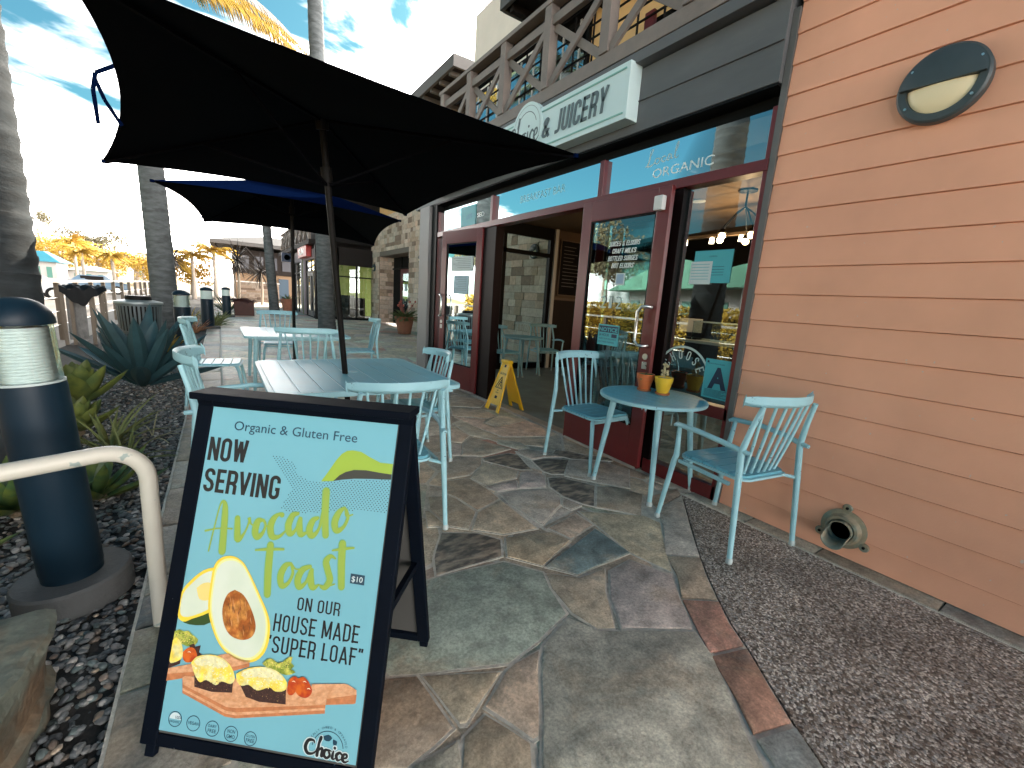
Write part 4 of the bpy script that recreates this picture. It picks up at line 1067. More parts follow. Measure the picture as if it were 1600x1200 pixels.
def rrect(w, d, r, n=5, taper=0.):
    pts = []
    for cx, cy, a0 in ((w/2-r, d/2-r, 0), (-w/2+r, d/2-r, 90), (-w/2+r, -d/2+r, 180), (w/2-r, -d/2+r, 270)):
        for k in range(n+1):
            a = radians(a0+90*k/n); x, y = cx+cos(a)*r, cy+sin(a)*r
            pts.append((x*(1-taper*(.5-y/d)), y))
    return pts
def ribbon_rail(mb, n=14, halfw=.295, z=.945, yb=-.335, dep=.115, hh=.052, th=.026):
    """curved top rail with rounded ends coming forward"""
    vs = []
    for i in range(n+1):
        t = -1+2*i/n; x = halfw*t; y = yb+dep*t*t; d = Vector((halfw, 2*dep*t)).normalized(); nn = Vector((-d.y, d.x))
        e = 1-.35*max(0, abs(t)-.85)/.15
        for sx, sz in ((-1,-1),(-1,1),(1,1),(1,-1)):
            vs.append((x+nn.x*th/2*sx*e, y+nn.y*th/2*sx*e, z+hh/2*sz*e+.006*(1-t*t)-.010*sx))
    fs = [(4*i+k, 4*i+(k+1)%4, 4*(i+1)+(k+1)%4, 4*(i+1)+k) for i in range(n) for k in range(4)]
    fs += [(0,1,2,3), tuple(4*n+k for k in (3,2,1,0))]
    mb.add(vs, fs)
def make_chair(name, label, arms):
    t = empty(name, (0,0,0), 0, label, 'chair', GC)
    # seat of five slats on a rim
    q = MB(); W, D = .475, .48
    out = rrect(W, D, .085, 6, .10); 
    q.prism(out, .460, .474); q.build('seat_rim', m_blue, t)
    q = MB(); nb = 5; g = .009
    inner = rrect(W-.03, D-.03, .07, 6, .10)
    ymin = -(D-.03)/2; st = (D-.03)/nb
    for i in range(nb):
        p = clip(clip(inner, (0,1), ymin+st*(i+1)-g/2), (0,-1), -(ymin+st*i+g/2))
        if len(p) > 2: q.prism(p, .4745, .490)
    q.build('seat', m_seatp, t)
    # legs
    for s in (-1, 1):
        q = MB()
        if arms:
            q.tube([(s*.285, .285, .012), (s*.255, .235, .43), (s*.248, .228, .47), (s*.268, .215, .672)], [.0145,.0185,.0185,.0135], 12)
        else:
            q.tube([(s*.262, .278, .012), (s*.222, .215, .40), (s*.212, .200, .438), (s*.19, .18, .452)], [.0145,.0185,.0185,.012], 12)
        lg = q.build('leg', m_blue, t, smooth=60)
        fx, fy = (s*.285, .285) if arms else (s*.262, .278)
        q = MB(); q.lathe([(.014,.0),(.0185,.004),(.0185,.026),(.015,.036)], 14, (fx, fy, 0)); q.build('foot_cap', m_foot, lg, smooth=50)
        q = MB(); q.tube([(s*.290, -.290, .012), (s*.276, -.255, .42), (s*.268, -.235, .655), (s*.252, -.262, .80), (s*.236, -.295, .925)], [.0145,.0185,.0185,.0155,.014], 12)
        lg = q.build('leg', m_blue, t, smooth=60)
        q = MB(); q.lathe([(.014,.0),(.0185,.004),(.0185,.026),(.015,.036)], 14, (s*.290, -.290, 0)); q.build('foot_cap', m_foot, lg, smooth=50)
        q = MB(); q.tube([(s*.275, -.252, .440), (s*.20, -.195, .452)], .011, 8); q.build('bracket', m_blue, t)
        if arms:
            q = MB(); q.bar((s*.255, -.185, .440), (s*.248, .20, .440), .022, .022); q.build('side_rail', m_blue, t, bevel=.004)
            q = MB(); q.tube([(s*.262, .262, .668), (s*.270, .235, .682), (s*.292, .05, .690), (s*.288, -.12, .678), (s*.268, -.235, .660), (s*.262, -.290, .655)], [.010,.0165,.0165,.0165,.0165,.012], 12)
            q.build('armrest', m_blue, t, smooth=60)
    q = MB(); q.bar((-.21,.196,.435),(.21,.196,.435),.02,.022); q.build('front_rail', m_blue, t, bevel=.003)
    q = MB(); ribbon_rail(q); q.build('top_rail', m_blue, t, smooth=40, bevel=.006)
    for i in range(6):
        u = -1+2*i/5
        q = MB(); q.tube([(u*.135, -.190+.012*abs(u), .466), (u*.168, -.245+.012*u*u, .70), (u*.200, -.302+.024*u*u, .928)], [.0085,.0095,.0085], 8)
        q.build('spindle', m_blue, t, smooth=60)
    index_kids(t)
    return t
def put(o, x, y, deg, label): 
    o.location = (x, y, .006); o.rotation_euler = (0,0,radians(deg)); o['label'] = label; return o
side0 = make_chair('side_chair', 'x', False)
arm0 = make_chair('armchair', 'x', True)
put(side0, 2.76, 2.72, 181, 'armless powder blue spindle chair between the round table and the doorway')
put(arm0, 2.69, 1.385, -8, 'powder blue armchair in front of the terracotta siding beside the round table')
def cp(src, x, y, deg, label): 
    r = dup(src, (x, y, .006), radians(deg), label); return r
cN = cp(arm0, .825, 2.50, -4, 'powder blue armchair, back to us, at the near edge of the front square table')
cN.scale = (.95,.95,.95)
cR = cp(arm0, 1.33, 3.50, 88, 'powder blue armchair on the shop side of the front square table')
cR.scale = (.95,.95,.95)
cp(arm0, .10, 3.22, -92, 'powder blue armchair on the gravel side of the front square table')
cp(side0, -.05, 6.02, -95, 'powder blue chair with a sunlit seat by the gravel at the rear square table')
cp(side0, .80, 5.22, -14, 'powder blue chair with its back to us between the two square tables')
cp(side0, .78, 8.02, 178, 'powder blue chair at the far end of the rear square table facing us')
cp(side0, 1.78, 7.02, 84, 'powder blue chair on the shop side of the rear square table')
cp(arm0, 5.50, 6.95, 165, 'powder blue armchair inside the shop doorway by the indoor table')
cp(side0, 4.35, 6.75, -80, 'powder blue chair inside the shop left of the indoor table')

def make_square_table(name, label, hole=(0,0)):
    t = empty(name, (0,0,0), 0, label, 'table', 'square slatted terrace tables')
    W, D = 1.31, 1.44
    q = MB(); o = rrect(W, D, .10, 6); ii = rrect(W-.05, D-.05, .085, 6); n = len(o)
    zt, zb = .745, .715
    vs = [(p[0],p[1],zb) for p in o]+[(p[0],p[1],zt-.004) for p in o]+[(p[0]*.995,p[1]*.995,zt) for p in o]+[(p[0],p[1],zt) for p in ii]+[(p[0],p[1],zt-.015) for p in ii]
    fs = []
    for k in range(4): fs += [(k*n+i, k*n+(i+1)%n, (k+1)*n+(i+1)%n, (k+1)*n+i) for i in range(n)]
    fs.append(tuple(range(n))[::-1]); q.add(vs, fs)
    q.build('rim', m_blue, t)
    nb = 9; g = .010; st = (W-.056)/nb; inner = rrect(W-.056, D-.056, .08, 6)
    q = MB()
    for i in range(nb):
        xa = -(W-.056)/2+st*i
        p = clip(clip(inner, (1,0), xa+st-g/2), (-1,0), -(xa+g/2))
        q.prism(p, .7418, .7448)
    q.build('tabletop', m_bluep, t)
    q = MB(); q.prism(rrect(W-.054, D-.054, .08, 6), .722, .7415); q.build('gap_highlight_plate', m_bluel, t)  # pale plate added below the slats so the gaps read as lit edges
    for sx in (-1, 1):
        for sy in (-1, 1):
            q = MB(); q.tube([(sx*.56, sy*.62, .0), (sx*.52, sy*.58, .715)], [.020,.028], 14); q.build('leg', m_blue, t, smooth=60)
    for a, b_ in (((-.52,-.58),(.52,-.58)),((-.52,.58),(.52,.58)),((-.52,-.58),(-.52,.58)),((.52,-.58),(.52,.58))):
        q = MB(); q.bar((*a,.695),(*b_,.695),.02,.036); q.build('apron', m_blue, t)
    q = MB(); q.lathe([(.031,.744),(.042,.744),(.040,.7475),(.031,.7475)], 24); q.build('parasol_collar', m_blue, t)
    index_kids(t); return t
tb0 = make_square_table('square_table', 'x')
put(tb0, .875, 3.615, 0, 'front powder blue square slatted table right behind the sandwich board')
dup(tb0, (.885, 7.08, .006), 0, 'rear powder blue square slatted table under the second parasol')

def make_round_table(name, label):
    t = empty(name, (0,0,0), 0, label, 'table', 'round slatted tables')
    R_ = .405; nn = 56
    circ = [(cos(2*pi*k/nn)*(R_-.018), sin(2*pi*k/nn)*(R_-.018)) for k in range(nn)]
    q = MB(); q.lathe([(R_-.017,.722),(R_-.004,.720),(R_,.726),(R_,.742),(R_-.005,.746),(R_-.017,.746),(R_-.017,.722)], nn); q.build('rim', m_blue, t, smooth=40)
    q = MB(); nb = 8; st = 2*(R_-.018)/nb
    for i in range(nb):
        a = -(R_-.018)+st*i
        p = clip(clip(circ, (1,0), a+st-.004), (-1,0), -(a+.004))
        if len(p) > 2: q.prism(p, .7418, .7455)
    q.build('tabletop', m_bluep, t)
    q = MB(); q.prism([(cos(2*pi*k/nn)*(R_-.019), sin(2*pi*k/nn)*(R_-.019)) for k in range(nn)], .726, .7415); q.build('gap_highlight_plate', m_bluel, t)  # added pale disc, its colour imitates lit slat edges in the gaps
    q = MB(); q.lathe([(.30,.70),(.31,.70),(.31,.730),(.30,.730)], 40); q.build('under_ring', m_blue, t)
    for sx in (-1, 1):
        for sy in (-1, 1):
            q = MB(); q.tube([(sx*.275, sy*.27, .01), (sx*.205, sy*.20, .725)], [.0165,.026], 14); lg = q.build('leg', m_blue, t, smooth=60)
            q = MB(); q.lathe([(.016,.0),(.021,.004),(.021,.028),(.017,.036)], 14, (sx*.275, sy*.27, 0)); q.build('foot_cap', m_foot, lg, smooth=50)
    index_kids(t); return t
rt0 = make_round_table('round_table', 'x')
put(rt0, 2.785, 2.13, 4, 'small round powder blue table with two flower pots by the shop window')
dup(rt0, (4.82, 6.85, .010), .1, 'small round table standing inside the shop doorway')

# flower pots on the round table
def pot(name, x, y, col, label, plant):
    t = empty(name, (x, y, .7525), rnd(0, 3), label, 'flower pot', 'little painted pots on the round table')
    s = 1.0
    mp = mat('pot_'+plant, col, .42, var=.05, vs=30, bump=.04, bs=200)
    q = MB(); q.lathe([(.044,.016),(.046,.018),(.064,.098),(.067,.100),(.072,.138),(.070,.141),(.064,.140),(.060,.118),(0,.118)], 36); q.build('pot', mp, t, smooth=35)
    q = MB(); q.lathe([(0,0),(.050,0),(.056,.006),(.058,.017),(.050,.0175),(0,.0175)], 36); q.build('saucer', mat('raw_terracotta', (.42,.15,.06), .7, var=.15, vs=30), t, smooth=35)
    q = MB(); q.lathe([(0,.124),(.059,.122)], 24); q.build('soil', mat('dark_soil'), t)
    return t
p1 = pot('flower_pot', 2.885, 2.300, (.62,.155,.045), 'orange clay pot with a leafy pale green plant on the round table', 'orange')
p2 = pot('flower_pot', 2.905, 2.135, (.80,.50,.035), 'yellow clay pot with a knobbly cream succulent on the round table', 'yellow')
m_leafp = mat('soft_green_leaf', (.13,.19,.075), .5, var=.2, vs=40)
m_cream_s = mat('cream_succulent', (.42,.36,.20), .6, var=.15, vs=60)
def blade(mb, base, d, L, w, droop=.5, th=.15, n=6, up=Vector((0,0,1)), fold=.3, curl=0):
    """one tapering leaf; d = starting direction"""
    base = Vector(base); d = Vector(d).normalized(); side = d.cross(up)
    if side.length < .05: side = Vector((1,0,0))
    side.normalize(); p = base.copy(); vs = []; dd = d.copy()
    for i in range(n+1):
        t = i/n; ww = w*(sin(pi*min(1, (t*.86+.14)))**.7)*(1-.15*t) if t < 1 else .001
        nrm = side.cross(dd).normalized()
        vs += [p-side*ww/2+nrm*ww*fold*.5, p-nrm*ww*th, p+side*ww/2+nrm*ww*fold*.5]
        dd = (dd+Vector((0,0,-1))*droop/n).normalized(); p = p+dd*(L/n)
    fs = []
    for i in range(n): fs += [(3*i, 3*i+1, 3*i+4, 3*i+3), (3*i+1, 3*i+2, 3*i+5, 3*i+4)]
    mb.add(vs, fs)
random.seed(21)
q = MB()
for i in range(9):
    a = i*2*pi/9+rnd(-.3,.3); blade(q, (0,0,.125), (cos(a)*.8, sin(a)*.8, rnd(.5,1.2)), rnd(.07,.10), .030, 1.9, n=7)
q.build('plant', m_leafp, p1, smooth=60)
q = MB(); q.tube([(0,0,.12),(.004,.002,.17),(-.006,.004,.215),(.004,0,.245)], [.009,.008,.010,.012], 8)
for i in range(10):
    a = i*2.4; z = .155+.006*i; q.sphere((cos(a)*.022, sin(a)*.022, z+(.035 if i > 6 else 0)), .011+.002*(i % 3), 8, 6, (1.2,.8,.9))
for i in range(7):
    a = i*.9; blade(q, (0,0,.13), (cos(a), sin(a), .7), .045, .016, .9, n=4)
q.build('plant', m_cream_s, p2, smooth=60)

# ================================================================ PARASOLS
m_under = mat('canopy_shade_black', (.0018,.002,.003), .9, spec=.05)  # shade under the parasols, painted near-black on the canopy underside, ribs and struts
m_canvas = mat('navy_canvas', (.0012,.0045,.022), 1., var=.15, vs=8, spec=.0)
m_pole = mat('dark_bronze_pole', (.006,.0055,.005), .55, spec=.12, var=.15, vs=12)
def canopy(name, label, foot, hub, corners, n=14, m=10, sag=.045, strap=None):
    t = empty(name, (foot[0], foot[1], 0), 0, label, 'parasol', 'navy square parasols over the tables')
    off = Vector((foot[0], foot[1], 0)); hub = Vector(hub)-off; C = [Vector(c)-off for c in corners]
    q = MB()
    for k in range(4):
        a, b_ = C[k], C[(k+1) % 4]; vs = []
        mid = (a+b_)/2
        for j in range(m+1):
            tt = j/m
            for i in range(n+1):
                s = i/n; e = a.lerp(b_, s); e = e+(hub-mid)*((sag[k] if isinstance(sag, tuple) else sag)*4*s*(1-s)*1.0)*Vector((1,1,.55)).length/1.52
                e.z += 4*s*(1-s)*.03
                p = hub.lerp(e, tt); p.z -= sin(pi*tt)*.035*(4*s*(1-s))+0.0
                p.z += .02*(1-tt)*0
                vs.append(p)
        fs = [(j*(n+1)+i, j*(n+1)+i+1, (j+1)*(n+1)+i+1, (j+1)*(n+1)+i) for j in range(m) for i in range(n)]
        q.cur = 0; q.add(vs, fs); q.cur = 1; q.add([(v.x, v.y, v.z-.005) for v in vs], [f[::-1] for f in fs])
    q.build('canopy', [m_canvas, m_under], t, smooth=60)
    for c in C:
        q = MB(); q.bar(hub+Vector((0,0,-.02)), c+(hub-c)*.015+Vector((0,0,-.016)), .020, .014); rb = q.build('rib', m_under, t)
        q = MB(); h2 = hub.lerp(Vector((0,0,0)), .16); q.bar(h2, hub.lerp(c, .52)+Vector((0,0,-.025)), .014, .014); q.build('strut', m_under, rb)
        q = MB(); q.lathe([(0,-.02),(.018,-.02),(.018,.004),(0,.008)], 10, c+(hub-c)*.012); q.build('corner_pocket', m_canvas, rb)
    q = MB(); q.tube([(0,0,.02), hub+Vector((0,0,.02))], .0215, 16); q.build('pole', m_pole, t, smooth=60)
    q = MB(); d = hub.normalized(); q.tube([hub-d*.07, hub+d*.03], .040, 16); q.build('hub', m_pole, t)
    q = MB(); q.tube([hub*.85, hub*.85+d*.09], .036, 16); q.build('runner', m_pole, t)
    q = MB(); q.lathe([(0,0),(.27,0),(.27,.05),(.05,.08),(.035,.10),(.035,.35),(.0,.35)], 32); q.build('base', mat('cast_base', (.02,.02,.02), .6), t, smooth=30)
    if strap:
        q = MB()
        for pts in strap:
            pp = [Vector(p)-off for p in pts]
            for a, b_ in zip(pp, pp[1:]): q.bar(a, b_, .016, .004, (0,1,0))
        q.build('tie_strap', m_canvas, t)
    return t
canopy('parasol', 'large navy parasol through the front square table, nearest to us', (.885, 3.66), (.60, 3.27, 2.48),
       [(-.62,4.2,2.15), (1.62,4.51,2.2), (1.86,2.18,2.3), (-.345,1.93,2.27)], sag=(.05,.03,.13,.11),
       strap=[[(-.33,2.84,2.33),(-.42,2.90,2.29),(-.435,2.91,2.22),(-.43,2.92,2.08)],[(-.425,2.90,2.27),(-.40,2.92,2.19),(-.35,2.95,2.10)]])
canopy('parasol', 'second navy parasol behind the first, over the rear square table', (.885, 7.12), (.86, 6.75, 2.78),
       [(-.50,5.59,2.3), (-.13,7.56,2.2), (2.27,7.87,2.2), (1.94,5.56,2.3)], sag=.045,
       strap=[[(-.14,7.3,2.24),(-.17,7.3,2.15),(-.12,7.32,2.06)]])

# ================================================================ SANDWICH BOARD
SB = Vector((-.0651, 1.6703, 1.045)); SU = Vector((.7664, -.6423, 0)); SN = Vector((-.6423, -.7664, 0))
sw_ = .708; SPR = .3135; SPB = .265
sb = empty('sandwich_board', (SB.x+SU.x*sw_/2, SB.y+SU.y*sw_/2, 0.012), 0, 'black framed sandwich board advertising avocado toast on a blue poster', 'sandwich board')
off = Vector(sb.location)
VD = Vector((SN.x*SPR, SN.y*SPR, -1.033)).normalized()
LL = sqrt(SPR**2+1.033**2)
VB = Vector((-SN.x*SPB, -SN.y*SPB, -1.033)).normalized()
m_frame = mat('black_board_frame', (.002,.004,.0085), .6, spec=.07, var=.2, vs=10, speck=(80,.76,(.2,.2,.2)))
def panel_xf(vd, outward):
    nrm = SU.cross(vd).normalized()
    if nrm.dot(outward) < 0: nrm = -nrm
    M_ = Matrix((SU, vd, nrm)).transposed().to_4x4(); M_.translation = SB-off; return M_
XF = panel_xf(VD, SN); XR = panel_xf(VB, -SN)
def pbox(mb, xf, a, b_, c, d, e, f):
    k = len(mb.v); mb.box(a, b_, c, d, e, f); mb.xform(xf, k)
for xf, nm in ((XF, 'front_frame'), (XR, 'rear_frame')):
    q = MB()
    pbox(q, xf, 0, .052, .004, 1.040, -.022, .004); pbox(q, xf, sw_-.044, sw_, .004, 1.040, -.022, .004)
    pbox(q, xf, .014, .044, 1.040, LL-.002, -.024, -.004); pbox(q, xf, sw_-.036, sw_-.006, 1.040, LL-.002, -.024, -.004)
    pbox(q, xf, .052, sw_-.044, .004, .032, -.022, .003); pbox(q, xf, .052, sw_-.044, 1.004, 1.040, -.022, .003)
    q.build(nm, m_frame, sb, bevel=.003)
q = MB(); pbox(q, XR, .052, sw_-.044, .032, .997, -.012, -.002); q.build('rear_panel', mat('grey_board_back', (.055,.055,.052), .7, var=.1, vs=5), sb)
q = MB(); k = 0; q.bar(SB-off+SN*.022+Vector((0,0,.003)), SB-off+SN*.022+SU*sw_+Vector((0,0,.003)), .05, .022); q.bar(SB-off-SN*.022+Vector((0,0,.003)), SB-off-SN*.022+SU*sw_+Vector((0,0,.003)), .05, .022); q.build('ridge_hinge', m_frame, sb, bevel=.003)
for u_ in (sw_-.03, .03):
    q = MB(); q.bar(SB-off+SU*u_+VD*.62, SB-off+SU*u_+VB*.62, .018, .026); q.build('spreader', m_frame, sb)
q = MB(); q.tube([SB-off+SU*(sw_-.04)+VB*.60+Vector((0,0,.02)), SB-off+SU*(sw_-.12)+VB*.66, SB-off+SU*(sw_-.2)+VB*.85], .003, 6); q.build('cord', mat('pale_cord', (.35,.33,.3), .8), sb)

# --- the printed poster (one part, layered print)
PX, PY = .050, .031
POS = MB()
pm = [mat('poster_blue', (.165,.41,.485), .34, spec=.4, var=.03, vs=3), mat('poster_black', (.012,.012,.014), .4), mat('poster_lime', (.30,.43,.05), .4),
      mat('poster_green', (.20,.40,.11), .4), mat('poster_white', (.56,.66,.66), .4), mat('poster_grey', (.045,.045,.038), .4),
      mat('avo_skin', (.82,.60,.055), .4), mat('avo_flesh', (.62,.68,.57), .4, col2=(.55,.63,.50), vs=8), mat('avo_pit', (.30,.085,.018), .4, col2=(.52,.22,.05), var=.5, vs=55),
      mat('board_wood', (.66,.36,.20), .4, col2=(.56,.27,.13), var=.15, vs=30, stretch=(1,5,5)), mat('board_edge', (.48,.18,.075), .4, var=.3, vs=50), mat('egg_yellow', (.86,.65,.09), .4, col2=(.72,.66,.30), var=.25, vs=60),
      mat('rye_bread', (.045,.020,.017), .5, var=.6, vs=120), mat('tomato', (.42,.045,.015), .3, col2=(.62,.13,.02), vs=60), mat('lettuce', (.20,.27,.035), .4, col2=(.52,.50,.10), var=.4, vs=90),
      mat('poster_navy', (.012,.05,.085), .4), mat('avo_pit_pale', (.75,.60,.20), .4), mat('toast_cream', (.74,.70,.42), .4, var=.2, vs=90), mat('avo_dark', (.03,.07,.02), .4), mat('script_green', (.27,.385,.065), .4),
      mat('crumb_dark', (.10,.045,.03), .5), mat('print_highlight', (.90,.86,.66), .4), mat('print_grain', (.58,.29,.14), .4), mat('flesh_edge', (.72,.72,.30), .4)]
(BLUE,BLK,LIME,GRN,WHT,GRY,SKIN,FLESH,PIT,WOOD,EDGE,EGG,RYE,TOM,LET,NAVY,PALE,CREAM,ADK,SCR,CRUMB,HILI,GRAIN,FEDGE) = range(24)
def P_(mi, z): POS.cur = mi; return z*.00035
POS.cur = BLUE; POS.add([(0,0,0),(.61,0,0),(.61,.965,0),(0,.965,0)], [(0,1,2,3)])
# dotted field
dots = [(0.226,0.138),(0.264,0.139),(0.294,0.152),(0.316,0.186),(0.359,0.205),(0.433,0.194),(0.608,0.171),(0.608,0.272),(0.508,0.274),(0.427,0.287),(0.346,0.301),(0.278,0.297),(0.284,0.267),(0.306,0.229),(0.266,0.192),(0.228,0.148)]
z = P_(BLK, 2); j = 0; yy = .135
while yy < .305:
    xx = .222+(.0052 if j % 2 else 0)
    while xx < .608:
        if pip((xx, yy), dots): POS.add([(xx+.0017*cos(k*pi/3), yy+.0017*sin(k*pi/3), z) for k in range(6)], [tuple(range(6))])
        xx += .0104
    yy += .0058; j += 1
z = P_(LIME, 3); poly2(POS, [(0.392,0.200),(0.410,0.170),(0.430,0.133),(0.446,0.111),(0.462,0.100),(0.478,0.097),(0.506,0.099),(0.535,0.112),(0.570,0.125),(0.6095,0.125),(0.6095,0.156),(0.574,0.155),(0.529,0.152),(0.491,0.155),(0.465,0.164),(0.447,0.176),(0.430,0.195)], z)
z = P_(GRY, 3.5); poly2(POS, [(0.430,0.195),(0.447,0.176),(0.465,0.164),(0.491,0.155),(0.529,0.152),(0.574,0.155),(0.6095,0.156),(0.6095,0.172),(0.549,0.176),(0.495,0.181),(0.457,0.188)], z)
z = P_(NAVY, 2); put_text(POS, 'Organic & Gluten Free', .083, .073, .030, .405, z, .004, 0)
z = P_(BLK, 2); cond(POS, 'NOW', .010, .174, .073, .131, z); cond(POS, 'SERVING', .012, .270, .072, .252, z)
# brush lettering
def brush(strokes, w, z0, edge):
    P_(GRN, z0)
    for i, s_ in enumerate(strokes): stroke(POS, s_, w*1.0+.004, (z0+.04*i)*.00035)
    P_(SCR, z0+1)
    for i, s_ in enumerate(strokes): stroke(POS, [(p[0]+.001, p[1], (p[2] if len(p) > 2 else 1)) for p in s_], w, (z0+1+.04*i)*.00035)
AV = [[(.066,.445,.25),(.072,.375,.25),(.080,.305,.3),(.092,.296,.7),(.100,.330,1.15),(.110,.440,1.3)],[(.045,.387,.35),(.085,.375,.25),(.130,.371,.3)],
 [(.143,.338,1.0),(.149,.375,1.15),(.155,.400,1.1),(.172,.380,.4),(.182,.345,.35),(.180,.333,.6),(.190,.350,.3),(.203,.352,.25)],
 [(.226,.334,.5),(.210,.340,1.1),(.206,.370,1.2),(.216,.386,1.0),(.232,.370,.6),(.236,.345,.4),(.226,.332,.4),(.240,.350,.25),(.256,.345,.25)],
 [(.284,.312,.9),(.276,.310,.5),(.260,.325,1.0),(.253,.352,1.2),(.263,.378,1.1),(.285,.376,.6),(.303,.357,.3)],
 [(.334,.302,.6),(.318,.310,1.0),(.309,.340,1.2),(.318,.364,1.0),(.334,.350,.5),(.344,.312,.5),(.344,.335,1.1),(.352,.362,1.0),(.372,.352,.3)],
 [(.398,.308,.6),(.384,.318,1.0),(.377,.345,1.2),(.388,.362,1.0),(.406,.340,.5),(.413,.290,.7)],[(.413,.227,1.3),(.419,.290,1.25),(.430,.355,1.15)],
 [(.478,.268,.4),(.462,.285,1.0),(.453,.315,1.2),(.462,.338,1.0),(.482,.325,.6),(.492,.295,.5),(.482,.272,.4),(.486,.292,.3),(.505,.286,.25)]]
brush(AV, .0150, 5, .003)
TO = [[(.217,.424,.3),(.255,.417,.5),(.305,.411,.4)],[(.262,.404,1.2),(.266,.470,1.3),(.275,.545,1.2)],
 [(.335,.449,.5),(.318,.458,1.0),(.308,.487,1.15),(.316,.515,1.0),(.335,.505,.6),(.345,.475,.5),(.336,.450,.4),(.350,.462,.25),(.362,.462,.25)],
 [(.396,.450,.6),(.374,.462,1.0),(.363,.490,1.15),(.371,.512,1.0),(.390,.495,.5),(.402,.455,.5),(.402,.480,1.1),(.412,.508,1.0),(.430,.498,.3)],
 [(.470,.418,.3),(.455,.413,.7),(.443,.430,1.1),(.452,.455,1.1),(.462,.480,1.1),(.450,.503,.9),(.435,.500,.4),(.455,.500,.25),(.478,.490,.25)],
 [(.486,.373,1.25),(.491,.430,1.25),(.500,.495,1.15)],[(.458,.396,.3),(.488,.388,.5),(.522,.381,.35)]]
brush(TO, .0152, 5, .003)
z = P_(NAVY, 2); POS.add([(.523,.454,z),(.567,.455,z),(.568,.483,z),(.524,.482,z)], [(0,1,2,3)])
z = P_(WHT, 4); put_text(POS, '$10', .528, .476, .016, .034, z, .01)
z = P_(BLK, 2); cond(POS, 'ON OUR', .372, .578, .038, .134, z, thin=.72)
cond(POS, 'HOUSE MADE', .307, .645, .050, .265, z, thin=.72); cond(POS, '\u201cSUPER LOAF\u201d', .292, .706, .049, .300, z, thin=.72)
# avocados
z = P_(ADK, 3); poly2(POS, [(.012,.648),(.098,.600),(.110,.648),(.065,.662),(.025,.660)], z, 2)
z = P_(SKIN, 4); poly2(POS, [(.100,.488),(.060,.503),(.022,.540),(.001,.575),(.001,.640),(.023,.657),(.05,.645),(.098,.622),(.112,.600)], z, 3)
z = P_(FLESH, 5); poly2(POS, [(.098,.497),(.063,.512),(.030,.545),(.007,.580),(.008,.632),(.027,.643),(.06,.632),(.098,.610),(.105,.59)], z, 3)
z = P_(PALE, 6); poly2(POS, [(.048,.556),(.066,.540),(.090,.536),(.094,.560),(.092,.585),(.063,.586)], z, 3)
AO = [(.090,.530),(.093,.486),(.112,.459),(.147,.450),(.180,.461),(.207,.488),(.250,.546),(.291,.608),(.302,.660),(.294,.708),(.262,.738),(.212,.738),(.158,.712),(.119,.662),(.095,.603)]
z = P_(SKIN, 7); poly2(POS, AO, z, 5)
cx_, cy_ = .19, .60
z = P_(FEDGE, 7.5); poly2(POS, [(cx_+(x-cx_)*.93, cy_+(y-cy_)*.96) for x, y in AO], z, 5)
z = P_(FLESH, 8); poly2(POS, [(cx_+(x-cx_)*.87, cy_+(y-cy_)*.915) for x, y in AO], z, 5)
z = P_(PIT, 9); poly2(POS, [(.172,.545),(.150,.562),(.142,.602),(.154,.645),(.180,.674),(.218,.682),(.248,.669),(.255,.638),(.234,.594),(.203,.557)], z, 5)
# left plate
z = P_(LET, 6); poly2(POS, [(.001,.688),(.015,.680),(.031,.684),(.045,.680),(.060,.690),(.080,.700),(.074,.716),(.05,.724),(.027,.718),(.001,.710)], z, 2)
z = P_(RYE, 6.5); poly2(POS, [(.055,.720),(.070,.712),(.075,.722),(.092,.715),(.090,.735),(.104,.742),(.09,.752),(.070,.742)], z)
z = P_(TOM, 7); poly2(POS, [(.038,.742),(.055,.726),(.075,.728),(.086,.752),(.062,.768),(.044,.762)], z, 4)
z = P_(EGG, 8); poly2(POS, [(.001,.712),(.012,.703),(.032,.722),(.040,.755),(.020,.772),(.001,.772)], z, 3)
z = P_(RYE, 7.5); poly2(POS, [(.001,.771),(.020,.773),(.036,.762),(.036,.775),(.001,.792)], z)
z = P_(WOOD, 7); poly2(POS, [(.001,.792),(.065,.772),(.152,.735),(.190,.722),(.206,.720),(.254,.729),(.252,.742),(.212,.757),(.087,.790),(.001,.808)], z)
z = P_(EDGE, 7.2); poly2(POS, [(.001,.808),(.087,.790),(.212,.757),(.253,.742),(.254,.752),(.212,.769),(.087,.803),(.001,.828)], z)
# front board and toasts
z = P_(WOOD, 9); poly2(POS, [(.452,.771),(.549,.756),(.560,.757),(.586,.768),(.588,.782),(.501,.806),(.45,.80)], z)
z = P_(EDGE, 9.1); poly2(POS, [(.501,.803),(.588,.780),(.588,.803),(.580,.806),(.501,.820)], z)
z = P_(WOOD, 10); poly2(POS, [(.052,.810),(.060,.805),(.099,.804),(.300,.780),(.500,.800),(.501,.822),(.235,.872),(.203,.874),(.056,.832)], z)
z = P_(EDGE, 10.1); poly2(POS, [(.052,.812),(.058,.830),(.203,.870),(.235,.868),(.501,.820),(.501,.828),(.235,.880),(.203,.880),(.057,.838)], z)
z = P_(WOOD, 10.2); poly2(POS, [(.057,.838),(.203,.880),(.235,.880),(.501,.828),(.501,.834),(.235,.888),(.203,.888),(.058,.845)], z)
z = P_(EDGE, 10.3); poly2(POS, [(.058,.845),(.203,.888),(.235,.888),(.501,.834),(.502,.843),(.235,.896),(.203,.896),(.060,.853)], z)
z = P_(LET, 11); poly2(POS, [(.293,.738),(.305,.724),(.322,.720),(.335,.728),(.355,.724),(.366,.712),(.383,.706),(.380,.722),(.392,.730),(.383,.740),(.398,.746),(.380,.756),(.36,.757),(.316,.748)], z, 2)
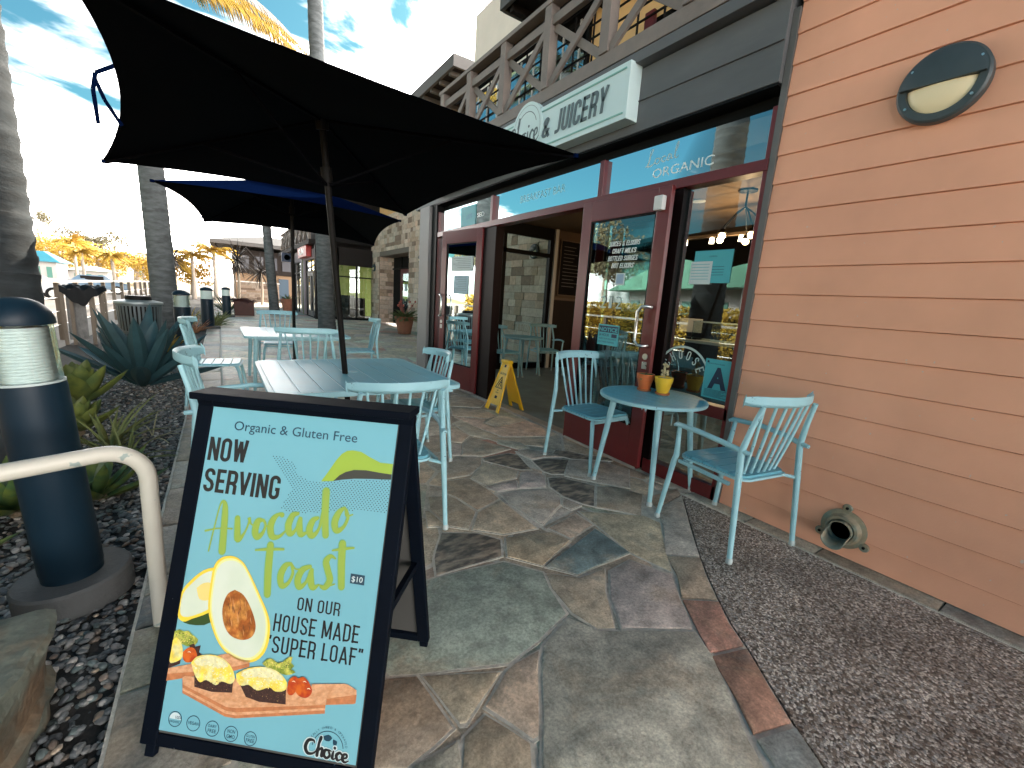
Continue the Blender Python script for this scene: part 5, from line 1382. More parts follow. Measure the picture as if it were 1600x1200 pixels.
z = P_(RYE, 11.5); poly2(POS, [(.088,.795),(.212,.797),(.214,.829),(.150,.836),(.094,.830)], z); poly2(POS, [(.232,.800),(.377,.797),(.382,.836),(.300,.841),(.258,.834)], z)
z = P_(EGG, 12); poly2(POS, [(.072,.766),(.088,.746),(.13,.735),(.169,.740),(.200,.760),(.216,.790),(.205,.806),(.177,.803),(.160,.816),(.128,.806),(.110,.815),(.091,.800)], z, 3)
poly2(POS, [(.218,.776),(.253,.755),(.305,.745),(.349,.754),(.377,.778),(.372,.800),(.345,.806),(.325,.798),(.29,.812),(.262,.800),(.240,.806),(.223,.795)], z, 3)
z = P_(CREAM, 13); poly2(POS, [(.080,.762),(.095,.748),(.13,.738),(.165,.743),(.190,.758),(.165,.768),(.125,.764),(.10,.772)], z, 3)
poly2(POS, [(.228,.776),(.255,.758),(.305,.748),(.345,.757),(.365,.774),(.330,.772),(.285,.776),(.25,.782)], z, 3)
z = P_(TOM, 13); poly2(POS, [(.380,.776),(.386,.764),(.399,.757),(.412,.766),(.410,.790),(.398,.808),(.383,.805)], z, 4)
z = P_(TOM, 13.5); poly2(POS, [(.408,.762),(.424,.755),(.440,.764),(.455,.785),(.452,.800),(.438,.810),(.416,.806),(.404,.790)], z, 4)
# fine printed detail: crumbs, curds, grain, highlights
random.seed(91)
def scatter(poly, n, mi, z, r0, r1):
    xs = [a for a, b in poly]; ys = [b for a, b in poly]; k = 0
    while k < n:
        x, y = rnd(min(xs), max(xs)), rnd(min(ys), max(ys))
        if not pip((x, y), poly): n -= .2; continue
        r = rnd(r0, r1); m_ = random.randint(4, 7); a0 = rnd(0, 6); P_(mi, 0)
        POS.add([(x+r*rnd(.5,1.2)*cos(a0+2*pi*i/m_), y+r*rnd(.4,.9)*sin(a0+2*pi*i/m_), (z+.002*k)*.00035) for i in range(m_)], [tuple(range(m_))]); k += 1
E1 = [(.078,.766),(.095,.750),(.13,.740),(.165,.745),(.195,.762),(.210,.788),(.18,.798),(.13,.803),(.095,.795)]
E2 = [(.225,.776),(.253,.760),(.305,.750),(.345,.760),(.370,.780),(.365,.798),(.30,.804),(.235,.792)]
for E_ in (E1, E2):
    scatter(E_, 55, CREAM, 14, .0015, .0045); scatter(E_, 45, EGG, 14.2, .0015, .0040); scatter(E_, 22, HILI, 14.4, .0010, .0028); scatter(E_, 12, LET, 14.6, .0008, .0016); scatter(E_, 26, PALE, 14.5, .0010, .0026)
for B_ in ([(.092,.806),(.210,.804),(.212,.827),(.096,.829)], [(.236,.808),(.377,.803),(.380,.834),(.262,.833)]):
    scatter(B_, 60, CRUMB, 12.3, .0010, .0026); scatter(B_, 9, PALE, 12.5, .0006, .0014)
for i in range(26):
    x0_ = rnd(.07, .40); y0_ = .812+rnd(0, .05); L_ = rnd(.03, .12)
    if y0_ < .812+.055*min(1, (x0_-.05)/.16) and y0_ < .872-(max(0, x0_+L_-.235))*.19: P_(GRAIN, 0); stroke(POS, [(x0_,y0_,.4),(x0_+L_*.5,y0_+.004*(1 if x0_ < .2 else -1),.8),(x0_+L_,y0_+(.006 if x0_ < .2 else -.006),.3)], .0011, 10.6*.00035)
for i in range(8):
    y0_ = .762+.004*i; P_(GRAIN, 0); stroke(POS, [(.47,y0_+.018,.4),(.53,y0_+.008,.8),(.575,y0_+.004,.3)], .0009, 9.6*.00035)
scatter([(.30,.732),(.33,.724),(.375,.716),(.385,.742),(.35,.752),(.31,.746)], 34, ADK, 11.3, .0008, .0022); scatter([(.30,.732),(.33,.724),(.375,.716),(.385,.742),(.35,.752),(.31,.746)], 30, PALE, 11.35, .0010, .0026)
scatter([(.005,.690),(.06,.688),(.074,.712),(.02,.718)], 26, ADK, 6.3, .0010, .0028); scatter([(.005,.690),(.06,.688),(.074,.712),(.02,.718)], 26, PALE, 6.35, .0010, .0028)
for x_, y_ in ((.392,.772),(.425,.768),(.440,.785),(.056,.738)): P_(HILI, 0); stroke(POS, [(x_,y_,.4),(x_+.005,y_-.002,1),(x_+.010,y_,.4)], .0022, 14*.00035)
PT = [(.172,.549),(.152,.565),(.145,.602),(.157,.643),(.182,.671),(.218,.679),(.246,.666),(.252,.638),(.232,.594),(.203,.560)]
for i in range(34):
    x_, y_ = rnd(.15, .245), rnd(.56, .66)
    if pip((x_, y_), PT) and pip((x_+.006, y_+.018), PT): P_(CRUMB if i % 2 else GRAIN, 0); stroke(POS, [(x_,y_,.3),(x_+.003,y_+.009,1),(x_+.006,y_+.018,.3)], .0016, (9.4+.01*i)*.00035)
# badges
for i, (bx_, by_) in enumerate(((.048,.928),(.107,.931),(.168,.936),(.228,.941),(.289,.9445))):
    r_ = .0185 if i == 4 else .0205
    z = P_(GRN if i == 0 else NAVY, 2); 
    POS.cur = NAVY; ring2(POS, bx_, by_, r_, .0022, z, 36)
    if i == 0:
        POS.cur = WHT; POS.add([(bx_+.0180*cos(a_*pi/12), by_-.0180*sin(a_*pi/12), z) for a_ in range(13)], [tuple(range(13))])
        POS.cur = NAVY; put_text(POS, 'USDA', bx_, by_-.002, .008, .022, z+.0004, .01, center=False); 
        for kk in range(len(POS.v)-1, -1, -1):
            pass
            break
for bx_, by_, rows in ((.107,.931,(('VEGAN',.004,.009,.034),)), (.168,.936,(('DAIRY',-.003,.008,.026),('FREE',.011,.010,.026))), (.228,.941,(('NON',-.002,.010,.024),('GMO',.012,.010,.026))), (.289,.9445,(('GLUTEN',-.003,.007,.027),('FREE',.010,.010,.026)))):
    for t_, dy, hh, ww in rows:
        P_(NAVY, 2); put_text(POS, t_, bx_-ww/2, by_+dy, hh, ww, 2.2*.00035, .01)
POS.cur = 15; put_text(POS, 'ORGANIC', .032, .938, .006, .032, 4*.00035, .0)
# maker's mark
z = P_(NAVY, 2); ring2(POS, .522, .935, .046, .0022, z, 40, pi*1.02, pi*1.95)
z = P_(NAVY, 2.2); ring2(POS, .522, .935, .046, .0018, z, 20, pi*.28, pi*.62)
for i, ch in enumerate('LOCALLY OWNED & OPERATED'):
    if ch == ' ': continue
    a_ = radians(192+i*6.6); q2 = MB(); put_text(q2, ch, 0, 0, .0062, None, 0)
    ca = a_+pi/2; q2.v = [(.522+cos(a_)*.053+px*cos(ca)-py*sin(ca), .935+sin(a_)*.053+px*sin(ca)+py*cos(ca), 2.5*.00035) for px, py, pz in q2.v]
    if max(v[1] for v in q2.v) < .962: POS.cur = 15; POS.add(q2.v, q2.f)
z = P_(GRN, 2); POS.cur = NAVY
poly2(POS, [(.505,.905),(.520,.898),(.532,.905),(.524,.915),(.51,.914)], 1.9*.00035, 2); poly2(POS, [(.535,.908),(.548,.912),(.545,.925),(.536,.920)], 1.9*.00035, 2)
POS.cur = WHT
for i, s_ in enumerate(SCRIPT_CHOICE): stroke(POS, [(.457+a*.165, .955-b_*.105+a*.008, c) for a, b_, c in s_], .0105, (3+.05*i)*.00035)
POS.cur = BLK
for i, s_ in enumerate(SCRIPT_CHOICE): stroke(POS, [(.457+a*.165, .955-b_*.105+a*.008, c) for a, b_, c in s_], .0062, (5+.05*i)*.00035)
XP = XF.copy()
POS.v = [tuple(XP @ Vector((PX+x, PY+y, .0005+z))) for x, y, z in POS.v]
POS.build('poster', pm, sb)
q = MB(); pbox(q, XF, .045, sw_-.038, .026, 1.003, -.012, -.001); q.build('front_panel', mat('grey_board_back'), sb)

# ================================================================ CAUTION SIGN
cs = empty('caution_sign', (3.05, 4.63, .004), 0, 'yellow plastic caution wet floor sign standing open at the doorway', 'caution sign')
m_yel = mat('yellow_plastic', (.86,.50,.012), .42, var=.06, vs=8, spec=.45)
yaw = radians(-90)      # direction across the sign
cu_ = Vector((cos(yaw), sin(yaw), 0)); cn = Vector((-sin(yaw)*-1, cos(yaw)*-1, 0)); cn = Vector((sin(yaw), -cos(yaw), 0))
if cn.x > 0: cn = -cn
HT = .64
for sgn, nm in ((1, 'front_leaf'), (-1, 'rear_leaf')):
    d = (cn*sgn*.195+Vector((0,0,-HT))).normalized(); L = sqrt(.195**2+HT**2); nrm = cu_.cross(d).normalized()
    if nrm.dot(cn*sgn) < 0: nrm = -nrm
    M_ = Matrix((cu_, d, nrm)).transposed().to_4x4(); M_.translation = Vector((0,0,HT))
    q = MB()
    out = [(-.085,.02),(.085,.02),(.165,L),(.095,L),(.085,L-.085),(-.085,L-.085),(-.095,L),(-.165,L)]
    q.prism(out, -.012, .0)
    for a, b_ in (((-.085,.02),(-.165,L)), ((.085,.02),(.165,L))): q.bar((a[0]+.006*(1 if a[0]<0 else -1),a[1],.004), (b_[0]+.006*(1 if a[0]<0 else -1),b_[1],.004), .012, .012)
    q.bar((-.07,L-.09,.004),(.07,L-.09,.004),.010,.012)
    q.xform(M_); q.build(nm, m_yel, cs, bevel=.003)
    if sgn == 1:
        q = MB(); q.prism([(-.052,.135),(0,.0),(0,.0)][:0] or [(-.02,.05),(.02,.05),(.02,.085),(-.02,.085)], .0005, .0022); q.xform(M_); q.build('grip_hole', m_black, cs)
        q = MB(); put_text(q, 'CAUTION', -.075, .185, .028, .15, .003, .02)
        tri = [(0,.215),(-.075,.365),(.075,.365)]
        for i in range(3):
            a, b_ = tri[i], tri[(i+1)%3]; q.bar((*a,.002),(*b_,.002),.008,.004)
        q.sphere((.012,.265,.003),.008,10,6,(1,1,.3))
        for pts in (((.008,.277),(-.004,.305)),((-.004,.305),(.022,.325)),((.022,.325),(.034,.338)),((-.004,.305),(-.022,.322)),((-.022,.322),(-.018,.342)),((.006,.282),(.028,.290)),((.006,.282),(-.014,.285))):
            q.bar((*pts[0],.002),(*pts[1],.002),.009,.003)
        q.bar((-.045,.352,.002),(.045,.352,.002),.004,.003)
        put_text(q, 'WET', -.024, .405, .018, .045, .003, .02); put_text(q, 'FLOOR', -.033, .435, .018, .065, .003, .02)
        q.prism([(-.026,.468),(.026,.468),(.026,.505),(-.026,.505)], .001, .0025)
        q.xform(M_); q.build('print', m_black, cs)
q = MB(); q.bar(cu_*-.092+Vector((0,0,HT-.008)), cu_*.092+Vector((0,0,HT-.008)), .075, .045); q.build('top_grip', m_yel, cs, bevel=.012)

# ================================================================ BOLLARD LIGHTS
m_bol = mat('navy_bollard_paint', (.0045,.015,.026), .45, var=.1, vs=6, spec=.22)
m_plinth = mat('concrete_plinth', (.075,.080,.082), .85, var=.2, vs=10, bump=.4, bs=60)
m_lensb = glass('clear_lens', (.92,.95,.95), .8, .02)
m_louv = mat('prismatic_lens', (.50,.60,.58), .9, spec=.1)
def bollard(x, y, label, detail=True, h=1.29, r=.125, tilt=(0,0)):
    t = empty('bollard_light', (x, y, -.05), 0, label, 'bollard light', 'dark bollard lights along the planting bed')
    t.rotation_euler = (tilt[0], tilt[1], 0)
    pz = .12
    q = MB(); q.lathe([(0,0),(r*1.88,0),(r*1.88,pz-.012),(r*1.8,pz),(0,pz)], 48 if detail else 16); q.build('plinth', m_plinth, t, smooth=35)
    hb = h+.05; zl0 = hb-.345; zl1 = hb-.105
    q = MB(); q.lathe([(r*.97,pz),(r*.97,pz+.03),(r,pz+.035),(r,zl0-.02),(r*.985,zl0),(0,zl0)], 48 if detail else 16); q.build('post', m_bol, t, smooth=35)
    if detail:
        q = MB(); q.lathe([(r*.94,zl0),(r*.94,zl1)], 48); q.build('clear_tube', m_lensb, t, smooth=True)
        q = MB(); prof = []; n_ = 18
        for i in range(n_):
            z0 = zl0+.008+(zl1-zl0-.016)*i/n_; z1 = zl0+.008+(zl1-zl0-.016)*(i+.5)/n_
            prof += [(r*.80, z0), (r*.765, z1)]
        q.lathe(prof, 96); 
        k = 0
        q.build('prismatic_sleeve', m_louv, t)
        q = MB(); q.lathe([(r*.80,zl0+.001),(r*.99,zl0+.001),(r*.99,zl0+.010),(r*.80,zl0+.012)], 48); q.build('lens_gasket', mat('pale_gasket', (.35,.42,.42), .5), t)
    else:
        q = MB(); q.lathe([(r*.92,zl0),(r*.92,zl1)], 16); q.build('prismatic_sleeve', m_louv, t, smooth=True)
    q = MB(); pr = [(0, zl1-.002), (r*1.02, zl1-.002), (r*1.03, zl1+.006)]
    for i in range(1, 13):
        a = pi/2*i/12; pr.append((r*1.03*cos(a)**.9 if i < 12 else 0, zl1+.006+(.098)*sin(a)))
    q.lathe(pr, 48 if detail else 16); q.build('dome_cap', m_bol, t, smooth=40)
    return t
bollard(-.605, 2.52, 'large near bollard light with dark navy post and domed cap behind the handrail', True, 1.29, .107, (0, radians(-3.2)))
bollard(-.663, 11.4, 'second bollard light, beside the blue agave and the chair', True, 1.18, .15)
bollard(-.325, 15.9, 'third bollard light in the row with yellow grass around it', False, 1.22, .16)
bollard(.216, 21.5, 'farthest bollard light, next to the dark planter box', False, 1.2, .15)

# handrail in the foreground
hr = empty('handrail', (-.25, 2.1, -.1), 0, 'cream painted tubular handrail bending down beside the sandwich board', 'handrail')
m_cr = mat('cream_rail_paint', (.47,.46,.40), .40, var=.06, vs=8, bump=.05, bs=60, speck=(16,.665,(.24,.30,.28)))
pb = Vector((-.262, 2.05, 0)); dl_ = Vector((-.93, -.37, -.0)).normalized()
rz_ = .77
pts = [pb+Vector((0,0,-.1)), pb+Vector((0,0,rz_-.13))]
for i in range(1, 8):
    a = pi/2*i/8; pts.append(pb+dl_*(.13*(1-cos(a)))+Vector((0,0,rz_-.13+.13*sin(a))))
pts.append(pb+dl_*.13+Vector((0,0,rz_))); pts.append(pb+dl_*1.6+Vector((0,0,rz_+.0)))
hro = Vector(hr.location)
q = MB(); q.tube([p-hro for p in pts], .0285, 24); q.build('rail', m_cr, hr, smooth=60)
q = MB(); e_ = pb+dl_*1.5-hro; q.tube([e_+Vector((0,0,-rz_)), e_], .0285, 20); q.build('post', m_cr, hr, smooth=60)

# ================================================================ STONE CLAD BUILDING
m_ash = mat('ashlar_stone', (.4,.3,.22), .8, attr='col', var=.22, vs=12, bump=.5, bs=50, spec=.3)
m_mort = mat('wall_mortar', (.20,.16,.13), .9)
stb = empty('stone_building', (6.3, 15, 0), 0, 'sandstone clad building with a recessed maroon door behind the potted plant', 'building')
SC = [(.66,.51,.40), (.57,.43,.33), (.70,.56,.45), (.48,.34,.24), (.60,.49,.39), (.32,.22,.16), (.66,.46,.34)]
random.seed(31)
def ashlar(mb, a, b, z0, z1, hole=None, out=None, hmin=.15, hmax=.24, dim=1.):
    """coursed blocks on the vertical plane from a to b; hole = (u0, u1, z1)"""
    a, b = Vector((*a, 0)), Vector((*b, 0)); L = (b-a).length; d = (b-a).normalized(); n = out
    z = z0
    while z < z1-.02:
        h = min(rnd(hmin, hmax), z1-z); u = 0
        while u < L-.02:
            w_ = min(rnd(.18, .60), L-u); segs = [(u, u+w_)]
            if hole and z < hole[2]:
                segs = []
                if u < hole[0]: segs.append((u, min(u+w_, hole[0])))
                if u+w_ > hole[1]: segs.append((max(u, hole[1]), u+w_))
            for s0, s1 in segs:
                if s1-s0 < .03: continue
                g = .004; pr = rnd(.012, .034); c = SC[int(random.random()**1.3*len(SC))]; f = rnd(.85, 1.12)*dim; mb.c = (c[0]*f, c[1]*f, c[2]*f)
                top = z+h
                if hole and z < hole[2] < top and (s0 >= hole[0]-.01 and s1 <= hole[1]+.01): continue
                p0 = a+d*(s0+g); p1 = a+d*(s1-g); k = [p0, p1, p1+n*pr, p0+n*pr]
                mb.add([(*v[:2], zz) for zz in (z+g, top-g) for v in k], [(0,1,5,4),(1,2,6,5),(2,3,7,6),(3,0,4,7),(4,5,6,7),(3,2,1,0)])
            u += w_
        z += h
q = MB()
NX = Vector((-1,0,0))
ashlar(q, (0,-7.35), (0,7.2), 0, 4.75, (9.40, 13.3, 3.05), NX)
ashlar(q, (0,7.2), (.5,8.2), 0, 4.75, None, Vector((-.9,.45,0)))
ashlar(q, (0,5.9), (.66,5.9), 0, 3.05, None, Vector((0,-1,0)))
q.build('stone_wall', m_ash, stb)
q = MB()
q.box(.0, .06, -7.4, 2.05, 0, 4.75); q.box(.0, .06, 5.95, 7.2, 0, 4.75); q.box(.0, .06, 2.05, 5.95, 3.05, 4.75); q.box(.02, 1.2, 5.905, 5.99, 0, 3.05); q.box(.02,1.2,2.05,5.9,3.055,3.2)
q.build('wall_core', m_mort, stb)
q = MB(); q.box(.66, .76, 2.05, 5.9, 0, 3.05); q.build('recess_wall', m_intdark, stb)
q = MB()
for y in (2.3, 3.45, 4.7): q.box(.59, .66, y-.05, y+.05, 0, 3.05)
q.box(.59,.66,2.1,5.88,2.50,2.57); q.build('entrance_frame', m_black, stb)
q = MB(); dy0, dy1 = 3.25, 4.55
q.box(.53,.585,dy0,dy0+.20,.05,2.49); q.box(.53,.585,dy1-.20,dy1,.05,2.49); q.box(.53,.585,dy0+.2,dy1-.2,.05,.45); q.box(.53,.585,dy0+.2,dy1-.2,2.29,2.49)
dr2 = q.build('door', m_maroon, stb)
q = MB(); q.add([(.555,dy0+.2,.45),(.555,dy1-.2,.45),(.555,dy1-.2,2.29),(.555,dy0+.2,2.29)], [(0,1,2,3)]); q.build('glass_pane', MATS['upper_glass'], dr2)
q = MB(); q.tube([(.53,dy0+.1,.95),(.47,dy0+.1,.97),(.47,dy0+.1,1.35),(.53,dy0+.1,1.37)], .02, 8); q.build('handle', m_steel, dr2)
q = MB(); q.box(.545,.55,dy0+.5,dy0+.78,1.55,1.85); q.build('notice', m_paper, dr2)
q = MB(); q.box(.3, 9, -7.3, 8, 4.76, 7.0); q.build('upper_wall', m_orange, stb)
q = MB(); q.box(-1.2, 9, -4.05, 8, 7.01, 7.2); q.build('roof', m_railback, stb)
q = MB(); q.box(-1.28, -1.205, -4.05, 8, 6.96, 7.24); q.box(-1.28, 9, -4.13, -4.055, 6.96, 7.24); q.build('fascia', mat('slate_fascia'), stb)
q = MB()
for i in range(18): q.box(-1.2, .25, -3.8+.6*i, -3.7+.6*i, 6.90, 7.005)
q.build('rafter_tails', mat('pale_rafter', (.10,.095,.09), .7), stb)
def wall_light(x, y, z, label):
    t = empty('wall_light', (x, y, z), 0, label, 'lamp', 'round lamps on the stone wall')
    q = MB(); q.lathe([(0,0),(.17,0),(.17,-.05),(.15,-.07),(.13,-.07)], 28, (0,0,0), 'x'); q.build('housing', m_lampm, t, smooth=30)
    q = MB(); q.lathe([(.13,-.06),(.10,-.085),(0,-.09)], 24, (0,0,0), 'x'); q.build('lens', mat('cream_lens'), t, smooth=True)
    q = MB(); q.sphere((-.078,0,.05), .12, 20, 8, (.3,1,.55)); q.build('eyelid_shade', m_lampm, t, smooth=True)
wall_light(6.262, 15.7, 2.72, 'round wall lamp on the stone wall right of the recessed door')
wall_light(6.262, 21.6, 2.55, 'round wall lamp on the stone wall left of the recessed door')
wall_light(6.262, 8.62, 2.60, 'round wall lamp on the stone wall seen through the shop side window')

# big terracotta pot by the stone wall, small pot farther on
m_terra = mat('terracotta_pot', (.33,.13,.075), .75, var=.2, vs=8, bump=.2, bs=60)
m_green = mat('mid_green_leaf', (.10,.14,.045), .5, var=.35, vs=10)
m_dgreen = mat('dark_green_leaf', (.045,.075,.035), .5, var=.35, vs=8)
def big_pot(x, y, r, h, label, leaves, flower=None, seed=1):
    random.seed(seed)
    t = empty('plant_pot', (x, y, .01), 0, label, 'plant pot')
    q = MB(); q.lathe([(r*.62,0),(r*.66,.01),(r*.92,h*.78),(r*1.02,h*.79),(r*1.04,h*.98),(r,h),(r*.92,h),(r*.88,h*.9),(0,h*.9)], 36); q.build('pot', m_terra, t, smooth=35)
    q = MB()
    for i in range(leaves):
        a = rnd(0, 2*pi); e = rnd(.15, 1.5); blade(q, (cos(a)*rnd(0,.5)*r, sin(a)*rnd(0,.5)*r, h*.88), (cos(a), sin(a), e), rnd(.32,.58)*(r/.33), .075*(r/.33), rnd(.5,1.2), n=5)
    q.build('foliage', m_green, t, smooth=60)
    if flower:
        q = MB()
        for i in range(9):
            a = rnd(0, 2*pi); tip = Vector((cos(a)*rnd(.4,1.2)*r, sin(a)*rnd(.4,1.2)*r, h+rnd(.35,.55)))
            q.tube([(0,0,h), tip*.6+Vector((0,0,h*.4)), tip], .006, 5); q.sphere(tip, .035, 8, 6, (1,1,1.2))
        q.build('flowers', mat('coral_flower', (.45,.10,.07), .6), t)
    return t
big_pot(5.45, 15.1, .34, .62, 'wide terracotta pot of spiky green plants with coral flowers by the stone wall', 120, True, 3)
big_pot(2.95, 25.6, .34, .75, 'distant terracotta pot holding a tall agave by the lilac shopfront', 26, None, 5)

# ================================================================ GLASS FRONTED OFFICE (green inside) AND THE LILAC SHOPFRONT
gl_ = empty('glass_office', (4.9, 21.8, 0), 0, 'dark framed glass office with lime green walls inside, left of the stone building', 'building')
q = MB(); q.box(-1.25, 2.0, .2, .3, 2.55, 3.35); q.build('fascia', m_railback, gl_)
q = MB(); q.box(-1.2, 2.6, 4.0, 4.1, 0, 3.2); q.box(-.05,.0,1.8,3.9,0,2.2); q.build('lime_wall', mat('lime_wall', (.12,.155,.02), .7, var=.15, vs=1.5), gl_)
q = MB(); q.box(-1.2, 2.6, .3, 4.0, 3.2, 3.3); q.build('ceiling', m_intdark, gl_)
q = MB(); q.box(-1.2, 2.6, .3, 4.0, -.02, .012); q.build('floor', m_intdark, gl_)
q = MB()
for x in (-1.22, -.3, .62, 1.45): q.box(x-.04, x+.04, .16, .24, 0, 2.55)
q.box(-1.22,1.45,.16,.24,0,.12); q.box(-1.22,1.45,.16,.24,2.0,2.06); q.build('window_frame', m_black, gl_)
q = MB(); q.add([(-1.2,.20,.1),(1.45,.20,.1),(1.45,.20,2.55),(-1.2,.20,2.55)], [(0,1,2,3)]); q.build('window_pane', m_glass, gl_)
q = MB(); q.box(.45, .62, 3.9, 3.99, 0, 2.1); q.box(.05, .22, 3.9, 3.99, 0, 2.1); q.build('inner_door', mat('lime_door', (.17,.21,.03), .6), gl_)
q = MB(); q.box(-1.1, 1.4, 1.6, 2.1, .012, 1.05); q.build('low_partition', m_intdark, gl_)
for i, (x, y) in enumerate(((.1,1.0), (.9,1.3))):
    t = empty('desk_chair', (4.9+x, 21.8+y, .012), rnd(-1,1), ['dark desk chair at the left inside the green office', 'dark desk chair at the right inside the green office'][i], 'chair')
    q = MB(); q.box(-.28,.28,-.25,.25,.42,.52); q.build('seat', m_intdark, t, bevel=.03)
    q = MB(); q.box(-.28,.28,.22,.30,.52,1.15); q.build('backrest', m_intdark, t, bevel=.03)
    q = MB(); q.tube([(0,0,.05),(0,0,.42)], .03, 8)
    for k in range(5): q.tube([(0,0,.09),(cos(k*1.257)*.28,sin(k*1.257)*.28,.05)], .02, 6)
    q.build('pedestal', m_black, t)
ls = empty('lilac_shop', (3.72, 22, 0), 0, 'lilac rendered shop with double glass doors, a red sign and a timber balcony', 'building')
m_lil = mat('lilac_render', (.33,.27,.29), .8, var=.08, vs=2)
q = MB(); q.box(0, .3, 0, .25, 0, 3.3); q.box(0,.3,3.2,4.6,0,3.3); q.box(0,.3,.25,3.2,2.75,3.3); q.box(0,.3,7.4,8.2,0,3.3); q.box(0,.3,4.6,7.4,2.75,3.3); q.build('wall', m_lil, ls)
q = MB(); q.box(-.06,.32,-.18,-.002,0,3.35); q.build('corner_column', m_black, ls)
q = MB(); q.box(.9,1.0,0,12,0,3.3); q.build('interior_wall', m_intdark, ls)
for a, b_ in ((.3, 3.15), (4.65, 7.35)):
    q = MB()
    for y in (a, (a+b_)/2, b_): q.box(.06,.12,y-.05,y+.05,0,2.74)
    q.box(.06,.12,a,b_,2.15,2.22); q.build('window_frame', m_black, ls)
for a, b_ in ((.3, 3.15), (4.65, 7.35)):
    q = MB(); q.add([(.09,a,.1),(.09,b_,.1),(.09,b_,2.74),(.09,a,2.74)], [(0,1,2,3)]); q.build('window_pane', m_glassD, ls)
for y in (.95, 1.75):
    q = MB(); q.box(.02,.055,y,y+.12,.04,2.13); q.box(.02,.055,y+.60,y+.72,.04,2.13); q.box(.02,.055,y+.12,y+.6,.04,.3); q.box(.02,.055,y+.12,y+.6,1.98,2.13)
    q.build('door', mat('grey_door', (.13,.13,.13), .5), ls)
q = MB(); q.box(-.3,.3,-.1,12,3.35,3.55); q.build('balcony_band', m_railback, ls)
q = MB()
for k in range(8):
    y = 0+k*1.3; q.box(-.3,-.2,y,y+.12,3.55,4.5)
    q.bar((-.25,y+.12,3.6),(-.25,y+1.3,4.4),.05,.09,(1,0,0)); q.bar((-.28,y+.12,4.4),(-.28,y+1.3,3.6),.05,.09,(1,0,0))
q.box(-.32,-.18,-.1,11,4.5,4.58); q.build('balcony_railing', m_rail, ls)
q = MB(); q.box(.3,6,0,12,3.56,6.6); q.build('upper_wall', m_intdark, ls)
t = empty('red_sign', (3.62, 24.3, 2.85), 0, 'red box sign with pale letters above the lilac shop doors', 'sign')
q = MB(); q.box(-.16,.08,-1.3,1.3,0,.55); q.build('sign_box', mat('red_sign', (.42,.03,.025), .5), t, bevel=.01)
q = MB()
for tt, yl, hh, ww in (('SUN', .9, .30, 1.5),):
    put_text(q, tt, 0, 0, hh, ww, 0, .03, 0, down=False); q.v = [(-.165, yl-a, .13+b_) for a, b_, c in q.v]
q.build('sign_lettering', m_decal, t)
t = empty('blue_sign', (3.60, 29.3, 2.8), 0, 'small dark blue box sign on the far end of the lilac shopfront', 'sign')
q = MB(); q.box(-.5,.08,-.12,.12,0,.5); q.build('sign_box', m_navy, t, bevel=.01)
q = MB(); q.lathe([(0,-.125),(.16,-.125)], 20, (-.22,0,.25), 'y'); q.build('emblem', m_paper, t)

# far building with a hipped roof at the end of the path
fb = empty('far_building', (2.4, 46, 0), 0, 'dark timber building with a low hipped roof at the end of the path', 'building')
q = MB(); q.box(-1.2, 8, 0, 8, 2.3, 4.3); q.build('upper_wall', mat('dark_timber_wall', (.022,.017,.015), .85, var=.3, vs=2, spec=.15), fb)
q = MB(); q.box(-1.15, 8, .1, 8, 0, 2.299); q.build('lower_wall', mat('tan_render', (.22,.135,.075), .8), fb)
q = MB(); q.box(2.2,3.0,.02,.099,0,2.0); q.build('gate', mat('blue_gate', (.04,.07,.10), .6), fb)
q = MB(); z0 = 4.3
q.add([(-2.9,-1.2,4.55),(9,-1.2,4.55),(9,9,4.55),(-2.9,9,4.55),(1.2,3.6,5.9),(7,3.6,5.9),(-2.9,-1.2,4.85),(9,-1.2,4.85),(9,9,4.85),(-2.9,9,4.85)],
      [(0,3,2,1),(0,1,7,6),(1,2,8,7),(2,3,9,8),(3,0,6,9),(6,7,5,4),(7,8,5),(8,9,4,5),(9,6,4)]); q.build('roof', mat('grey_roof', (.07,.065,.062), .7, var=.2, vs=3), fb)
q = MB()
for x in (-1.1, 1.0): q.bar((x,.0,2.9),(x-1.4,-.9,4.5),.12,.12)
q.build('bracket', m_railback, fb)
q = MB()
for i in range(4): q.box(-.8+1.1*i,-.1+1.1*i,-.06,-.001,2.7,3.8)
q.build('window', mat('dim_window', (.06,.06,.07), .25), fb)
lw = empty('low_stone_wall', (2.1, 41, 0), 0, 'low stone wall with a pale cap in front of the far building', 'wall')
q = MB(); random.seed(8); ashlar(q, (-.9,0), (2.0,0), 0, 1.5, None, Vector((0,-1,0)), dim=.4); q.build('stone_courses', m_ash, lw)
q = MB(); q.box(-.9,2.0,.001,.4,0,1.5); q.build('core', m_mort, lw)
q = MB(); q.box(-.95,2.05,-.06,.45,1.5,1.58); q.build('cap', m_white, lw)
pl = empty('planter_box', (-.05+.35, 22.9, 0), 0, 'dark red timber planter box with burgundy foliage at the path edge', 'planter')
q = MB(); q.box(.2,.95,-.35,.35,0,.62); q.build('box', mat('oxblood_timber', (.06,.022,.018), .7, var=.3, vs=8), pl, bevel=.01)
q = MB(); random.seed(9)
for i in range(140):
    a = rnd(0,2*pi); blade(q, (.57+rnd(-.3,.3), rnd(-.3,.3), .6), (cos(a), sin(a), rnd(.2,1.4)), rnd(.25,.5), .06, 1., n=4)
q.build('foliage', mat('burgundy_leaf', (.075,.025,.025), .6, var=.4, vs=10), pl)

